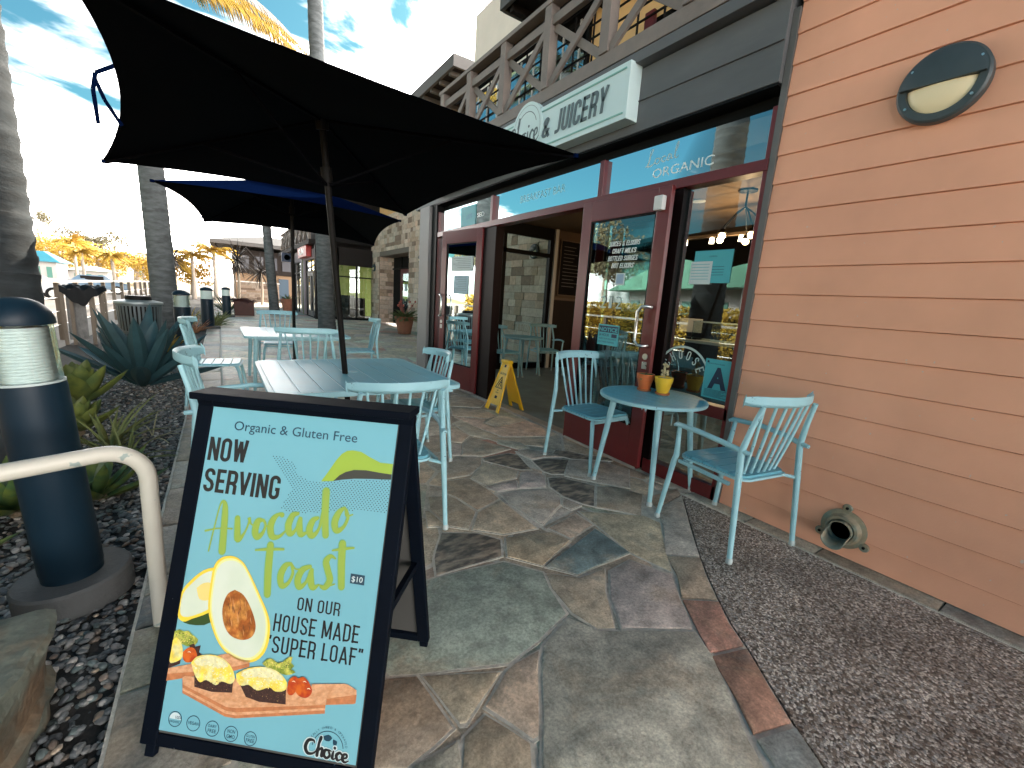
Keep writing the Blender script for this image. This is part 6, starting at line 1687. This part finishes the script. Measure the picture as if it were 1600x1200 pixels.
# ================================================================ PALMS
m_trunk = mat('palm_bark', (.028,.035,.039), .9, col2=(.019,.023,.025), var=.35, vs=6, stretch=(1,1,3), bump=.35, bs=14, spec=.25)
m_trunkp = mat('pale_palm_bark', (.085,.095,.098), .9, col2=(.058,.064,.066), var=.3, vs=6, stretch=(1,1,3), bump=.35, bs=14, spec=.25)
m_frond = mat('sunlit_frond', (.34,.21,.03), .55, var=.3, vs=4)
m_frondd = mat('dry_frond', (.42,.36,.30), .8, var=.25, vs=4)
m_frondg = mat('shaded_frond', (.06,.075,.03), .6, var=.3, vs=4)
def trunk(mb, base, top, r0, r1, seed, rings=60, bow=(0,0)):
    random.seed(seed); pts = []; rad = []
    b_, t_ = Vector(base), Vector(top); H_ = (t_-b_).length
    nr = int(H_/.14)
    for i in range(nr+1):
        t = i/nr
        p = b_.lerp(t_, t); p.x += bow[0]*sin(pi*t); p.y += bow[1]*sin(pi*t)
        r = r0+(r1-r0)*min(1, t*1.05)+.06*r0*math.exp(-t*H_/.35)*2
        for dz, k in ((0, 1.0), (.055, .985), (.115, 1.012), (.132, 1.012)):
            pts.append(p+Vector((0,0,dz+rnd(-.008,.008)))); rad.append(r*k*rnd(.99, 1.01))
    mb.tube(pts, rad, 28)
def frond(mb, base, d, L, droop, leaf=.5, n=26, w=.035, plane=None, hang=.6):
    base = Vector(base); p = base.copy(); dd = Vector(d).normalized(); side = dd.cross(Vector((0,0,1)))
    if side.length < .05: side = Vector((1,0,0))
    side.normalize(); pts = [p.copy()]
    for i in range(n):
        dd = (dd+Vector((0,0,-1))*droop/n).normalized(); p = p+dd*(L/n); pts.append(p.copy())
    mb.tube(pts, [max(.004, .022*(1-i/n)) for i in range(n+1)], 5)
    for i in range(2, n+1):
        t = i/n; ll = leaf*(sin(pi*min(1, t*.9+.12))**.6)*rnd(.8, 1.1)
        dd = (pts[i]-pts[i-1]).normalized(); s2 = dd.cross(Vector((0,0,1)))
        if s2.length < .1: s2 = side
        s2.normalize()
        for sg in (-1, 1):
            for rep in range(2):
                q0 = pts[i].lerp(pts[i-1], .5*rep)
                dl = (s2*sg*.8+dd*.7+Vector((0,0,-hang+rnd(-.2,.3)))).normalized()
                e1 = q0+dl*ll*.55; e2 = e1+(dl+Vector((0,0,-.55))).normalized()*ll*.45
                ww = dd*w*.5
                mb.add([q0-ww, q0+ww, e1+ww*.9, e1-ww*.9, e2], [(0,1,2,3), (3,2,4)])
def palm(name, x, y, top, r0, r1, label, seed, fr=(), mats=None, bow=(0,0)):
    t = empty(name, (x, y, -.06), 0, label, 'palm', 'grey palm trunks along the promenade')
    q = MB(); trunk(q, (0,0,0), top, r0, r1, seed, bow=bow); q.build('trunk', m_trunk if seed == 1 else m_trunkp, t, smooth=50)
    random.seed(seed)
    for k, (d, L, dr_, lf, mt) in enumerate(fr):
        q = MB(); frond(q, top, d, L, dr_, lf); q.build('frond', mt, t)
    return t
random.seed(2)
def crown(n, seed, mt, L=2.6, zmin=-.2):
    random.seed(seed); out = []
    for i in range(n):
        a = i*2.399+rnd(-.2,.2); out.append(((cos(a), sin(a), rnd(zmin, 1.1)), L*rnd(.85,1.1), rnd(.8,1.7), .55, mt))
    return out
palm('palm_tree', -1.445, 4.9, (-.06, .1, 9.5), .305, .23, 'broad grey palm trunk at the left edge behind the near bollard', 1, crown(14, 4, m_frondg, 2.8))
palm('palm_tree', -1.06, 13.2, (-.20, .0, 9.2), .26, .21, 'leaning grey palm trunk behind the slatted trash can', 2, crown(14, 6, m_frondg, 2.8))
top3 = (-.30, .0, 13.2)
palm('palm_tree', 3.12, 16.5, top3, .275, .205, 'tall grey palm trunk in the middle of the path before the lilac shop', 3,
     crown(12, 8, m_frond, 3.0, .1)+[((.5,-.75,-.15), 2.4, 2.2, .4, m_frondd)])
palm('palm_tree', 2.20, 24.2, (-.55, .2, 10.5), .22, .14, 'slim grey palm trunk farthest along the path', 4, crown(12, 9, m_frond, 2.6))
# fronds that hang into the picture from the tall palm and its neighbour
fg = empty('palm_frond_cluster', (0, 16.6, 9.0), 0, 'golden arching palm fronds above the near parasol', 'palm fronds')
random.seed(14)
for k, (b_, d, L, dp, lf) in enumerate((((-1.1,0,.62), (1,0,.14), 4.3, .85, .80), ((-1.6,.4,1.0), (1,0,.05), 4.6, .75, .75), ((-.7,-.3,.15), (1,0,.22), 3.6, 1.0, .65), ((-.2,.5,1.1), (1,0,.05), 3.1, .9, .7))):
    q = MB(); frond(q, b_, d, L, dp, lf, n=30, hang=1.2, w=.042); q.build('frond', m_frond if k % 2 == 0 else m_frondd, fg)
hf = empty('hanging_frond', (4.35, 15.2, 11.35), 0, 'pale dry palm frond hanging down against the sky', 'palm frond')
q = MB(); frond(q, (0,0,0), (.0,.12,-1), 2.75, 0, .42, n=34, hang=1.6, w=.022); q.build('frond', m_frondd, hf)

# golden palms and trees in the distance
m_gold = mat('golden_foliage', (.44,.27,.03), .7, var=.3, vs=1.2)
m_goldd = mat('olive_foliage', (.16,.14,.075), .8, var=.35, vs=1.2)
m_thin = mat('pale_trunk', (.36,.30,.24), .8)
def small_palm(x, y, h, L, label, mt=None, seed=1, n=16, z=0):
    t = empty('palm_tree', (x, y, z-.1), 0, label, 'palm')
    random.seed(seed); q = MB(); q.tube([(0,0,0),(.05,0,h*.5),(0,0,h)], [.16,.12,.11], 8); q.build('trunk', m_thin, t)
    q = MB()
    for i in range(n):
        a = i*2.399; frond(q, (0,0,h), (cos(a), sin(a), rnd(.1,1.5)), L*rnd(.8,1.1), rnd(1.1,2.0), L*.24, n=12, w=.07)
    q.build('crown', mt or m_gold, t)
def leaf_tree(x, y, h, r, label, mt, seed=1, n=700, z=0, name='tree', cat='tree', hs=1.0):
    t = empty(name, (x, y, z-.1), 0, label, cat); random.seed(seed)
    q = MB(); q.tube([(0,0,0),(.02*h,0,h*.4),(0,.02*h,h*.7)], [r*.10,r*.07,r*.04], 7)
    for i in range(4):
        a = i*1.6; q.tube([(0,0,h*.45),(cos(a)*r*.35,sin(a)*r*.35,h*.75)], [r*.045,r*.02], 5)
    q.build('trunk', m_thin, t)
    q = MB(); cl_ = [(Vector((rnd(-1,1)*r*.65, rnd(-1,1)*r*.65, h-r*hs*rnd(.35,1.1))), r*rnd(.28,.48)) for _ in range(13)]
    for i in range(n):
        c, rr = random.choice(cl_); v = Vector((random.gauss(0,1), random.gauss(0,1), random.gauss(0,1))).normalized()*rr*rnd(.6,1.05)
        v.z *= hs; p = c+v; s_ = r*rnd(.025,.055); a = Vector((rnd(-1,1), rnd(-1,1), rnd(-1,1))).normalized(); b2 = a.cross(Vector((rnd(-1,1), rnd(-1,1), rnd(-1,1)))).normalized()
        q.add([p-a*s_, p+b2*s_*.7, p+a*s_, p-b2*s_*.7], [(0,1,2,3)])
    q.build('crown', mt, t)
gp = [(-.25,42,3.7,1.9,'golden palm with a bright crown left of the hipped roof'), (-1.7,44,3.3,2.1,'golden palm with a ragged crown standing second from the hipped roof'), (-3.1,46,2.6,1.9,'low golden palm just right of the leaning trunk'),
      (-7.4,50,3.0,1.6,'golden palm left of the leaning trunk, beyond the parking lot'), (-9.6,52,3.1,1.6,'golden palm in the middle of the parking lot'), (-11.2,58,4.2,1.9,'golden palm just right of the teal roofed house'), (-6.2,57,2.7,1.4,'small golden palm nearest the leaning trunk on its left')]
for i, (x, y, h, L, lb) in enumerate(gp): small_palm(x, y, h, L, lb, seed=i+20, n=22)
lt = [(-2.2,54,3.9,2.3,m_gold,'rounded golden tree behind the golden palms'), (-4.6,52,3.8,2.0,m_gold,'bushy golden tree right of the leaning trunk'), (-8.2,70,4.2,2.4,m_gold,'golden tree on the left of the far slope'), (-11.8,72,5.0,2.6,m_gold,'golden tree below the tall olive tree'),
      (-15.2,72,5.4,3.0,m_gold,'broad golden tree behind the teal roofed house'), (-18.6,72,5.6,3.0,m_gold,'golden tree at the left end of the far slope'), (-12.9,90,8.2,2.4,m_goldd,'tall olive brown tree standing above the far slope'), (-17.6,92,8.6,2.6,m_goldd,'spreading olive brown tree over the teal roofed house'),
      (-15.0,90,7.2,1.8,m_goldd,'narrow olive brown tree in the middle of the far skyline'), (-20.8,90,10.2,2.0,m_goldd,'slender olive brown tree beside the broad left trunk'), (-10.6,88,5.4,1.9,m_goldd,'low olive brown tree right of the tallest one')]
for i, (x, y, h, r, mt, lb) in enumerate(lt): leaf_tree(x, y, h, r, lb, mt, seed=i+50, n=2400)
# the slope behind
mb = MB(); vs = []; nx, ny = 40, 14
for j in range(ny+1):
    for i in range(nx+1):
        x = -70+i*3.2; y = 78+j*7; hh = 7.5*min(1, j/6)*(1-.5*max(0, (x+16)/30) if x > -16 else 1)*max(0, min(1, (18-x)/26)); hh *= max(0, min(1, (-7-x)/14)); vs.append((x, y, -.3+max(0,hh)+.6*mnoise.noise(Vector((x*.08, y*.08, 0)))))
mb.add(vs, [(j*(nx+1)+i, j*(nx+1)+i+1, (j+1)*(nx+1)+i+1, (j+1)*(nx+1)+i) for j in range(ny) for i in range(nx)])
struct(mb.build('hillside', mat('dry_hillside', (.30,.22,.10), .9, var=.4, vs=.3, vdet=8), smooth=60))
# house and sheds beyond the parking lot
def house(x, y, w_, d_, h, rh, label, wallc, roofc, name='house'):
    t = empty(name, (x, y, -.1), 0, label, 'house')
    q = MB(); q.box(-w_/2, w_/2, 0, d_, 0, h); q.build('wall', wallc, t)
    q = MB(); q.add([(-w_/2-.4,-.5,h),(w_/2+.4,-.5,h),(w_/2+.4,d_+.5,h),(-w_/2-.4,d_+.5,h),(-w_*.1,d_*.3,h+rh),(w_*.1,d_*.3,h+rh),(w_*.1,d_*.7,h+rh),(-w_*.1,d_*.7,h+rh)], [(0,3,2,1),(0,1,5,4),(1,2,6,5),(2,3,7,6),(3,0,4,7),(4,5,6,7)]); q.build('roof', roofc, t)
    for k in (-.3, .0, .3):
        q = MB(); q.box(w_*k-w_*.07, w_*k+w_*.07, -.05, -.001, h*.35, h*.8); q.build('window', mat('green_shutter', (.07,.20,.16), .6), t)
    return t
m_tealroof = mat('teal_roof', (.03,.19,.26), .6, var=.1, vs=1)
m_hw = mat('white_house_wall', (.42,.40,.38), .8)
house(-14.2, 60, 2.6, 4, 2.25, 1.0, 'white house with a teal hipped roof beyond the fence', m_hw, m_tealroof)
house(-11.4, 64, 3.0, 4, 1.7, .5, 'low white shed with a pale roof right of the teal roofed house', m_hw, mat('pale_roof', (.42,.50,.45), .7), 'shed')
house(-9.1, 84, 1.3, 3, 4.8, .1, 'pale green block on the skyline left of the leaning trunk', mat('pale_green_wall', (.40,.45,.36), .8), mat('pale_roof'), 'block')

# parked cars in the lot
def car(x, y, rz, col, label, seed):
    t = empty('parked_car', (x, y, -.16), rz, label, 'car', 'cars in the lot beyond the fence')
    mb_ = mat('car_paint_%d' % seed, col, .3, spec=.6, coat=.5)
    pr = [(-2.1,.35),(-2.15,.75),(-1.95,.92),(-1.2,.98),(-.75,1.38),(.7,1.42),(1.25,1.0),(2.0,.88),(2.12,.6),(2.1,.35)]
    q = MB(); 
    for s_, k in ((-.86,0),(.86,1)): pass
    n_ = len(pr); vs = [(p[0], -.86 if p[1] < 1.0 else -.68, p[1]) for p in pr]+[(p[0], .86 if p[1] < 1.0 else .68, p[1]) for p in pr]
    q.add(vs, [tuple(range(n_)), tuple(range(2*n_-1, n_-1, -1))]+[(i, n_+i, n_+(i+1)%n_, (i+1)%n_) for i in range(n_)]); q.build('body', mb_, t, bevel=.04)
    q = MB(); q.box(-.68,.62,-.80,.80,1.02,1.33); q.build('windows', m_intdark, t, bevel=.04)
    for wx in (-1.35, 1.35):
        for wy in (-.80, .80):
            q = MB(); q.lathe([(0,-.1),(.33,-.1),(.33,.1),(0,.1)], 18, (wx, wy, .33), 'y'); wl_ = q.build('wheel', m_black, t)
            q = MB(); q.lathe([(0,-.11),(.2,-.11),(.2,.11),(0,.11)], 14, (wx, wy, .33), 'y'); q.build('rim', m_steel, wl_)
car(-9.0, 34, .3, (.55,.56,.57), 'light grey car parked beyond the fence near the leaning trunk', 1)
car(-13.2, 40, .2, (.45,.06,.05), 'red car parked beyond the fence in the lot', 2)
car(-11.8, 46, .25, (.60,.60,.58), 'white car parked behind the red one', 3)
car(-8.2, 47, .2, (.10,.16,.22), 'dark blue car parked farthest back in the lot', 4)

# ================================================================ PROMENADE EDGE: fence, covered box, trash can
m_wood = mat('weathered_post', (.14,.115,.09), .8, var=.3, vs=8, stretch=(1,1,.2), bump=.4, bs=30)
fx = -3.05
fc = empty('promenade_fence', (fx, 2, -.15), 0, 'weathered timber fence with a pale top rail along the promenade', 'fence')
q = MB(); q.box(-.06,.06,-4,38,1.29,1.34); q.build('top_rail', mat('bleached_rail', (.45,.42,.38), .7, var=.2, vs=3), fc)
for i in range(27):
    q = MB(); y = -4+i*1.6; q.box(-.045,.045,y-.045,y+.045,0,1.285); q.build('post', m_wood, fc)
q = MB()
for z in (.35,.65,.95): q.tube([(0,-4,z),(0,38,z)], .008, 6)
q.build('cable', m_steel, fc)
bx_ = empty('covered_box', (-2.36, 12.5, -.12), radians(12), 'grey rendered box on timber legs draped with a wrinkled black sheet', 'covered box')
q = MB(); q.box(-.42,.05,-.3,.35,.18,1.28); q.build('rendered_side', mat('rough_grey_render', (.17,.17,.165), .9, var=.35, vs=9, bump=.5, bs=20), bx_)
for px, py in ((-.30,-.42),(.18,-.42),(.46,.1),(.46,-.38),(-.5,-.42)):
    q = MB(); q.box(px-.05,px+.05,py-.05,py+.05,0,1.34); q.build('leg', m_wood, bx_)
q = MB(); nx, ny = 22, 14; vs = []
for j in range(ny+1):
    for i in range(nx+1):
        u, v = i/nx, j/ny; x = -.55+1.15*u; y = -.55+1.1*v
        z = 1.40+.03*sin(u*21+v*9)+.05*mnoise.noise(Vector((u*5, v*5, 1)))
        ex = max(0, .08-v)/.08; z -= ex*(.10+.35*max(0, 1-abs(u-.42)*2.2)); 
        vs.append((x, y, z))
q.add(vs, [(j*(nx+1)+i, j*(nx+1)+i+1, (j+1)*(nx+1)+i+1, (j+1)*(nx+1)+i) for j in range(ny) for i in range(nx)])
q.build('black_sheet', mat('black_plastic_sheet', (.005,.006,.007), .6, spec=.12), bx_, smooth=True)

bx_.scale = (.60,.60,.88)
tc_ = empty('trash_can', (-1.17, 9.9, -.06), 0, 'round grey slatted steel trash can behind the blue agave', 'trash can')
m_can = mat('grey_steel_slats', (.08,.105,.115), .5, metal=.3, var=.15, vs=8)
q = MB(); n_ = 34
for i in range(n_):
    a = 2*pi*i/n_; r_ = .275
    for z0, z1 in ((.06,.50),(.54,.99)):
        p0 = Vector((cos(a)*(.255+.05*z0), sin(a)*(.255+.05*z0), z0)); p1 = Vector((cos(a)*(.255+.05*z1), sin(a)*(.255+.05*z1), z1))
        q.bar(p0, p1, .006, .030, (cos(a), sin(a), 0)) if False else q.add([p0+Vector((-sin(a),cos(a),0))*s1*.016+Vector((cos(a),sin(a),0))*s2 for p0_ in (0,) for s2 in (0,.006) for s1 in (-1,1)]+[p1+Vector((-sin(a),cos(a),0))*s1*.016+Vector((cos(a),sin(a),0))*s2 for s2 in (0,.006) for s1 in (-1,1)], [(0,1,5,4),(2,6,7,3),(0,4,6,2),(1,3,7,5)])
q.build('slats', m_can, tc_)
q = MB()
for z in (.05,.51,.98): q.lathe([(.256+.05*z,z-.02),(.268+.05*z,z-.02),(.268+.05*z,z+.025),(.256+.05*z,z+.025)], 48)
q.build('hoops', m_can, tc_)
q = MB(); q.lathe([(.20,1.06),(.33,1.03),(.335,1.0),(.32,.995),(.20,1.03)], 48); q.build('rim_lid', mat('pale_steel_lid', (.20,.23,.23), .4, metal=.3), tc_, smooth=30)
q = MB(); q.lathe([(0,1.13),(.17,1.13),(.18,1.10),(.18,1.04),(0,1.04)], 32); q.build('rain_cap', m_black, tc_)
q = MB(); q.lathe([(0,.04),(.235,.04),(.25,.97),(0,.97)], 32); q.build('liner', m_intdark, tc_)

# ================================================================ PLANTS OF THE BED
def fat_leaf(mb, base, d, L, w, th=.18, n=8, curve=.25, prof=None, tipw=.0):
    """thick agave-like leaf with a channelled top"""
    base = Vector(base); dd = Vector(d).normalized(); side = dd.cross(Vector((0,0,1)))
    if side.length < .05: side = Vector((1,0,0))
    side.normalize(); p = base.copy(); vs = []
    for i in range(n+1):
        t = i/n; ww = w*(prof(t) if prof else (.55+.9*t-1.45*t*t*t)) if t < 1 else .002
        ww = max(ww, .002); nrm = side.cross(dd).normalized()
        vs += [p-side*ww/2+nrm*ww*.16, p-side*ww*.25-nrm*ww*.02, p-nrm*ww*.04, p+side*ww*.25-nrm*ww*.02, p+side*ww/2+nrm*ww*.16, p+side*ww*.22-nrm*ww*th, p-side*ww*.22-nrm*ww*th]
        dd = (dd+Vector((0,0,1))*curve/n).normalized(); p = p+dd*(L/n)
    fs = [(7*i+k, 7*i+(k+1)%7, 7*(i+1)+(k+1)%7, 7*(i+1)+k) for i in range(n) for k in range(7)]
    mb.add(vs, fs)
m_agave = mat('blue_agave', (.024,.066,.078), .55, var=.25, vs=6, bump=.08, bs=40, spec=.4)
m_succ = mat('yellow_green_succulent', (.125,.155,.035), .5, col2=(.07,.11,.035), var=.2, vs=12, spec=.4)
m_broad = mat('glossy_green_leaf', (.045,.095,.035), .42, col2=(.12,.155,.03), var=.25, vs=14, spec=.5)
m_blade = mat('grass_blade', (.14,.16,.05), .6, var=.3, vs=12)
ag = empty('blue_agave', (-.88, 7.2, -.05), 0, 'large blue grey agave with pointed leaves in the pebble bed', 'agave')
random.seed(77); q = MB()
for i in range(27):
    a = i*2.399+rnd(-.25,.25); e = .22+rnd(0,.25)+2.6*(i/27)**1.2; L = rnd(.80, 1.15)*(1-.08*(i/27)); fat_leaf(q, (cos(a)*.06, sin(a)*.06, .08+.10*i/34), (cos(a), sin(a), e), L, rnd(.18,.235), curve=rnd(-.15,.2))
q.build('leaves', m_agave, ag, smooth=50)
def rosette(name, x, y, z, label, n, L, w, mt, seed, stem=.0, prof=None, emin=.15, emax=2.4):
    t = empty(name, (x, y, z), 0, label, 'succulent'); random.seed(seed); q = MB()
    if stem: q.tube([(0,0,0),(.02,.01,stem*.5),(0,0,stem+.03)], [.035,.03,.035], 10); q.build('stem', mat('dry_stem', (.20,.16,.11), .9, var=.3, vs=20), t)
    q = MB()
    for i in range(n):
        a = i*2.399; f = i/n; fat_leaf(q, (cos(a)*.02, sin(a)*.02, stem+.05*f), (cos(a), sin(a), emin+(emax-emin)*f**1.2), L*(1-.35*f)*rnd(.9,1.1), w*rnd(.9,1.1), th=.10, curve=.5, prof=prof)
    q.build('leaves', mt, t, smooth=50)
oval = lambda t: max(0, sin(pi*min(1, t*.80+.20)))**.8 if t < .98 else .12
rosette('fox_tail_agave', -1.17, 5.6, -.05, 'yellow green rosette succulent between the near bollard and the blue agave', 20, .48, .21, m_succ, 5, .22, oval, .55, 2.8)
rosette('fox_tail_agave', -1.12, 5.22, -.05, 'second yellow green rosette, lower and nearer, beside the near bollard', 16, .34, .15, m_succ, 6, .06, oval, .4, 2.4)
rosette('broad_leaf_plant', -1.08, 3.55, -.05, 'dark green broad leaved plant at the left edge behind the handrail', 18, .44, .095, m_broad, 7, .04, oval, .1, 1.5)
rosette('broad_leaf_plant', -.72, 3.62, -.05, 'green and yellow leaved plant under the handrail, right of the near bollard', 13, .42, .085, m_broad, 8, .02, oval, .15, 1.3)
rosette('broad_leaf_plant', -1.25, 3.05, -.05, 'low green rosette at the left edge, lowest of the leafy plants', 12, .36, .08, m_broad, 9, .0, oval, .1, 1.4)
def tuft(x, y, n, L, label, mt, seed, w=.018, up=1.4, name='grass_tuft', cat='grass', spread=.06):
    t = empty(name, (x, y, -.05), 0, label, cat); random.seed(seed); q = MB()
    for i in range(n):
        a = rnd(0, 2*pi); blade(q, (cos(a)*rnd(0,spread), sin(a)*rnd(0,spread), 0), (cos(a), sin(a), rnd(.5,up*1.6)), L*rnd(.55,1.1), w, rnd(.3,1.3), n=6)
    q.build('blades', mt, t, smooth=60)
tuft(-.83, 4.70, 30, .58, 'strappy green tuft right of the near bollard under the agave', m_blade, 1, .030)
tuft(-.68, 4.30, 18, .46, 'thin tuft of pale green blades in front of the strappy one', m_blade, 2, .022)
tuft(-.58, 4.95, 9, .40, 'sparse tuft with one long pale arching blade', mat('pale_blade', (.35,.33,.20), .7), 3, .014, .7)
m_yb = mat('yellow_blade', (.38,.27,.045), .7, var=.3, vs=12); m_ob = mat('orange_blade', (.42,.20,.10), .7, var=.3, vs=12)
tuft(-.93, 11.0, 60, .55, 'yellow spiky tuft left of the second bollard', m_yb, 4, .03)
tuft(-.62, 15.0, 46, .50, 'orange tinted tuft between the second and third bollards', m_ob, 5, .03)
tuft(-.20, 16.9, 70, .75, 'tall yellow green tuft right of the third bollard', m_blade, 6, .035)
tuft(-.85, 17.2, 60, .8, 'bright yellow tuft behind the second bollard', m_yb, 7, .035)
tuft(-.05, 19.0, 50, .6, 'green tuft before the planter box', m_blade, 8, .035)
tuft(.25, 23.8, 60, 1.3, 'dark spiky plant behind the planter box', m_dgreen, 9, .05)
def cordyline(x, y, h, L, label, seed, mt):
    t = empty('cordyline', (x, y, -.1), 0, label, 'cordyline'); random.seed(seed)
    q = MB(); q.tube([(0,0,0),(.06,0,h*.5),(0,0,h)], [.09,.07,.07], 8); q.build('trunk', m_thin, t)
    q = MB()
    for i in range(90):
        v = Vector((random.gauss(0,1), random.gauss(0,1), random.gauss(.25,.8))).normalized(); blade(q, (0,0,h), v, L*rnd(.7,1.1), .07, .7, n=4)
    q.build('leaves', mt, t)
m_cord = mat('dark_bronze_leaf', (.022,.016,.014), .6, var=.4, vs=3)
cordyline(-2.2, 33, 2.6, 1.0, 'dark spiky cordyline against the golden palms', 3, m_cord)
cordyline(1.05, 34, 2.9, 1.5, 'dark spiky cordyline left of the far building wall', 4, m_cord)
cordyline(2.45, 35.5, 2.3, 1.5, 'dark spiky cordyline in front of the tan wall', 5, m_cord)

# boulder in the front corner: a split block with a flat riven top
random.seed(3)
top = [(.43,.30),(.47,.14),(.46,-.02),(.41,-.14),(.38,-.32),(.10,-.62),(-.45,-.55),(-.55,.10),(-.35,.38),(.10,.36)]
bo = MB(); lv = [(-.10,.90),(-.02,.93),(.06,.98),(.085,.93),(.15,.95),(.20,1.0),(.24,1.01),(.262,.985),(.27,.94),(.272,.80),(.272,.55),(.27,.28)]
base_ = jit_poly(top, .012, .045); n = len(base_); vs = []
for j, (z, k) in enumerate(lv):
    for (x, y) in base_:
        nz = mnoise.noise_vector(Vector((x*5, y*5, z*9)))*.035+mnoise.noise_vector(Vector((x*17, y*17, z*30)))*.012
        if z > .255: nz = Vector((nz.x*.3, nz.y*.3, nz.z*.55))
        vs.append((x*k+nz.x, y*k+nz.y, z+nz.z+.02*x))
fs = [(j*n+i, j*n+(i+1)%n, (j+1)*n+(i+1)%n, (j+1)*n+i) for j in range(len(lv)-1) for i in range(n)]+[tuple((len(lv)-1)*n+i for i in range(n))]
bo.add(vs, fs)
o = bo.build('boulder', mat('boulder_stone', (.115,.13,.105), .9, col2=(.125,.085,.05), var=.45, vs=9, vr=.75, bump=.9, bs=30), smooth=18)
o.location = (-.965, 1.62, .0)
tag(o, 'large split grey boulder in the lower left corner beside the pebbles', 'boulder')

# beyond the fence on the left (seen mirrored in the glass): clipped hedge and a pavilion
hg = empty('hedge', (-5.3, 4.5, -.15), 0, 'sunlit golden hedge mirrored in the shop glass', 'hedge'); random.seed(44); q = MB()
for i in range(26000):
    x = rnd(-.45,.45); y = rnd(-9.5,9.5); z = 1.75*rnd(.0,1)**.6
    if abs(x) < .34 and z < 1.6 and abs(y) < 9.3: x = .45*(1 if random.random() < .85 else -1)*rnd(.8,1.05)
    p = Vector((x, y, z)); s_ = rnd(.03,.055); a = Vector((rnd(-1,1), rnd(-1,1), rnd(-1,1))).normalized(); b2 = a.cross(Vector((rnd(-1,1), rnd(-1,1), rnd(-1,1)))).normalized()
    q.add([p-a*s_, p+b2*s_*.7, p+a*s_, p-b2*s_*.7], [(0,1,2,3)])
q.build('foliage', mat('golden_hedge_leaf', (.50,.33,.04), .7, var=.35, vs=3), hg)
q = MB(); q.box(-.30,.30,-9.3,9.3,0,1.5); q.build('inner_branches', mat('dark_twigs', (.06,.045,.02), .9), hg)
pv = empty('pavilion', (-15, 13, -.15), radians(20), 'pale pavilion with a green gabled roof mirrored in the door glass', 'pavilion')
q = MB(); q.box(-3,3,-5,5,0,2.6); q.build('wall', m_hw, pv)
q = MB(); q.add([(-4,-6,2.6),(4,-6,2.6),(4,6,2.6),(-4,6,2.6),(0,-6,4.9),(0,6,4.9)], [(0,1,4),(2,3,5),(1,2,5,4),(3,0,4,5),(0,3,2,1)]); q.build('roof', mat('green_roof', (.10,.24,.17), .6), pv)
for i in range(5):
    q = MB(); q.box(3.001,3.05,-4.4+2*i,-3.4+2*i,.9,2.1); q.build('window', mat('green_shutter'), pv)
leaf_tree(-13, 2, 6.5, 2.6, 'green tree beyond the hedge mirrored in the shop glass', m_goldd, 71, 4200)
leaf_tree(-17, 24, 7.5, 3.0, 'second green tree mirrored in the left door glass', m_goldd, 72, 3600)
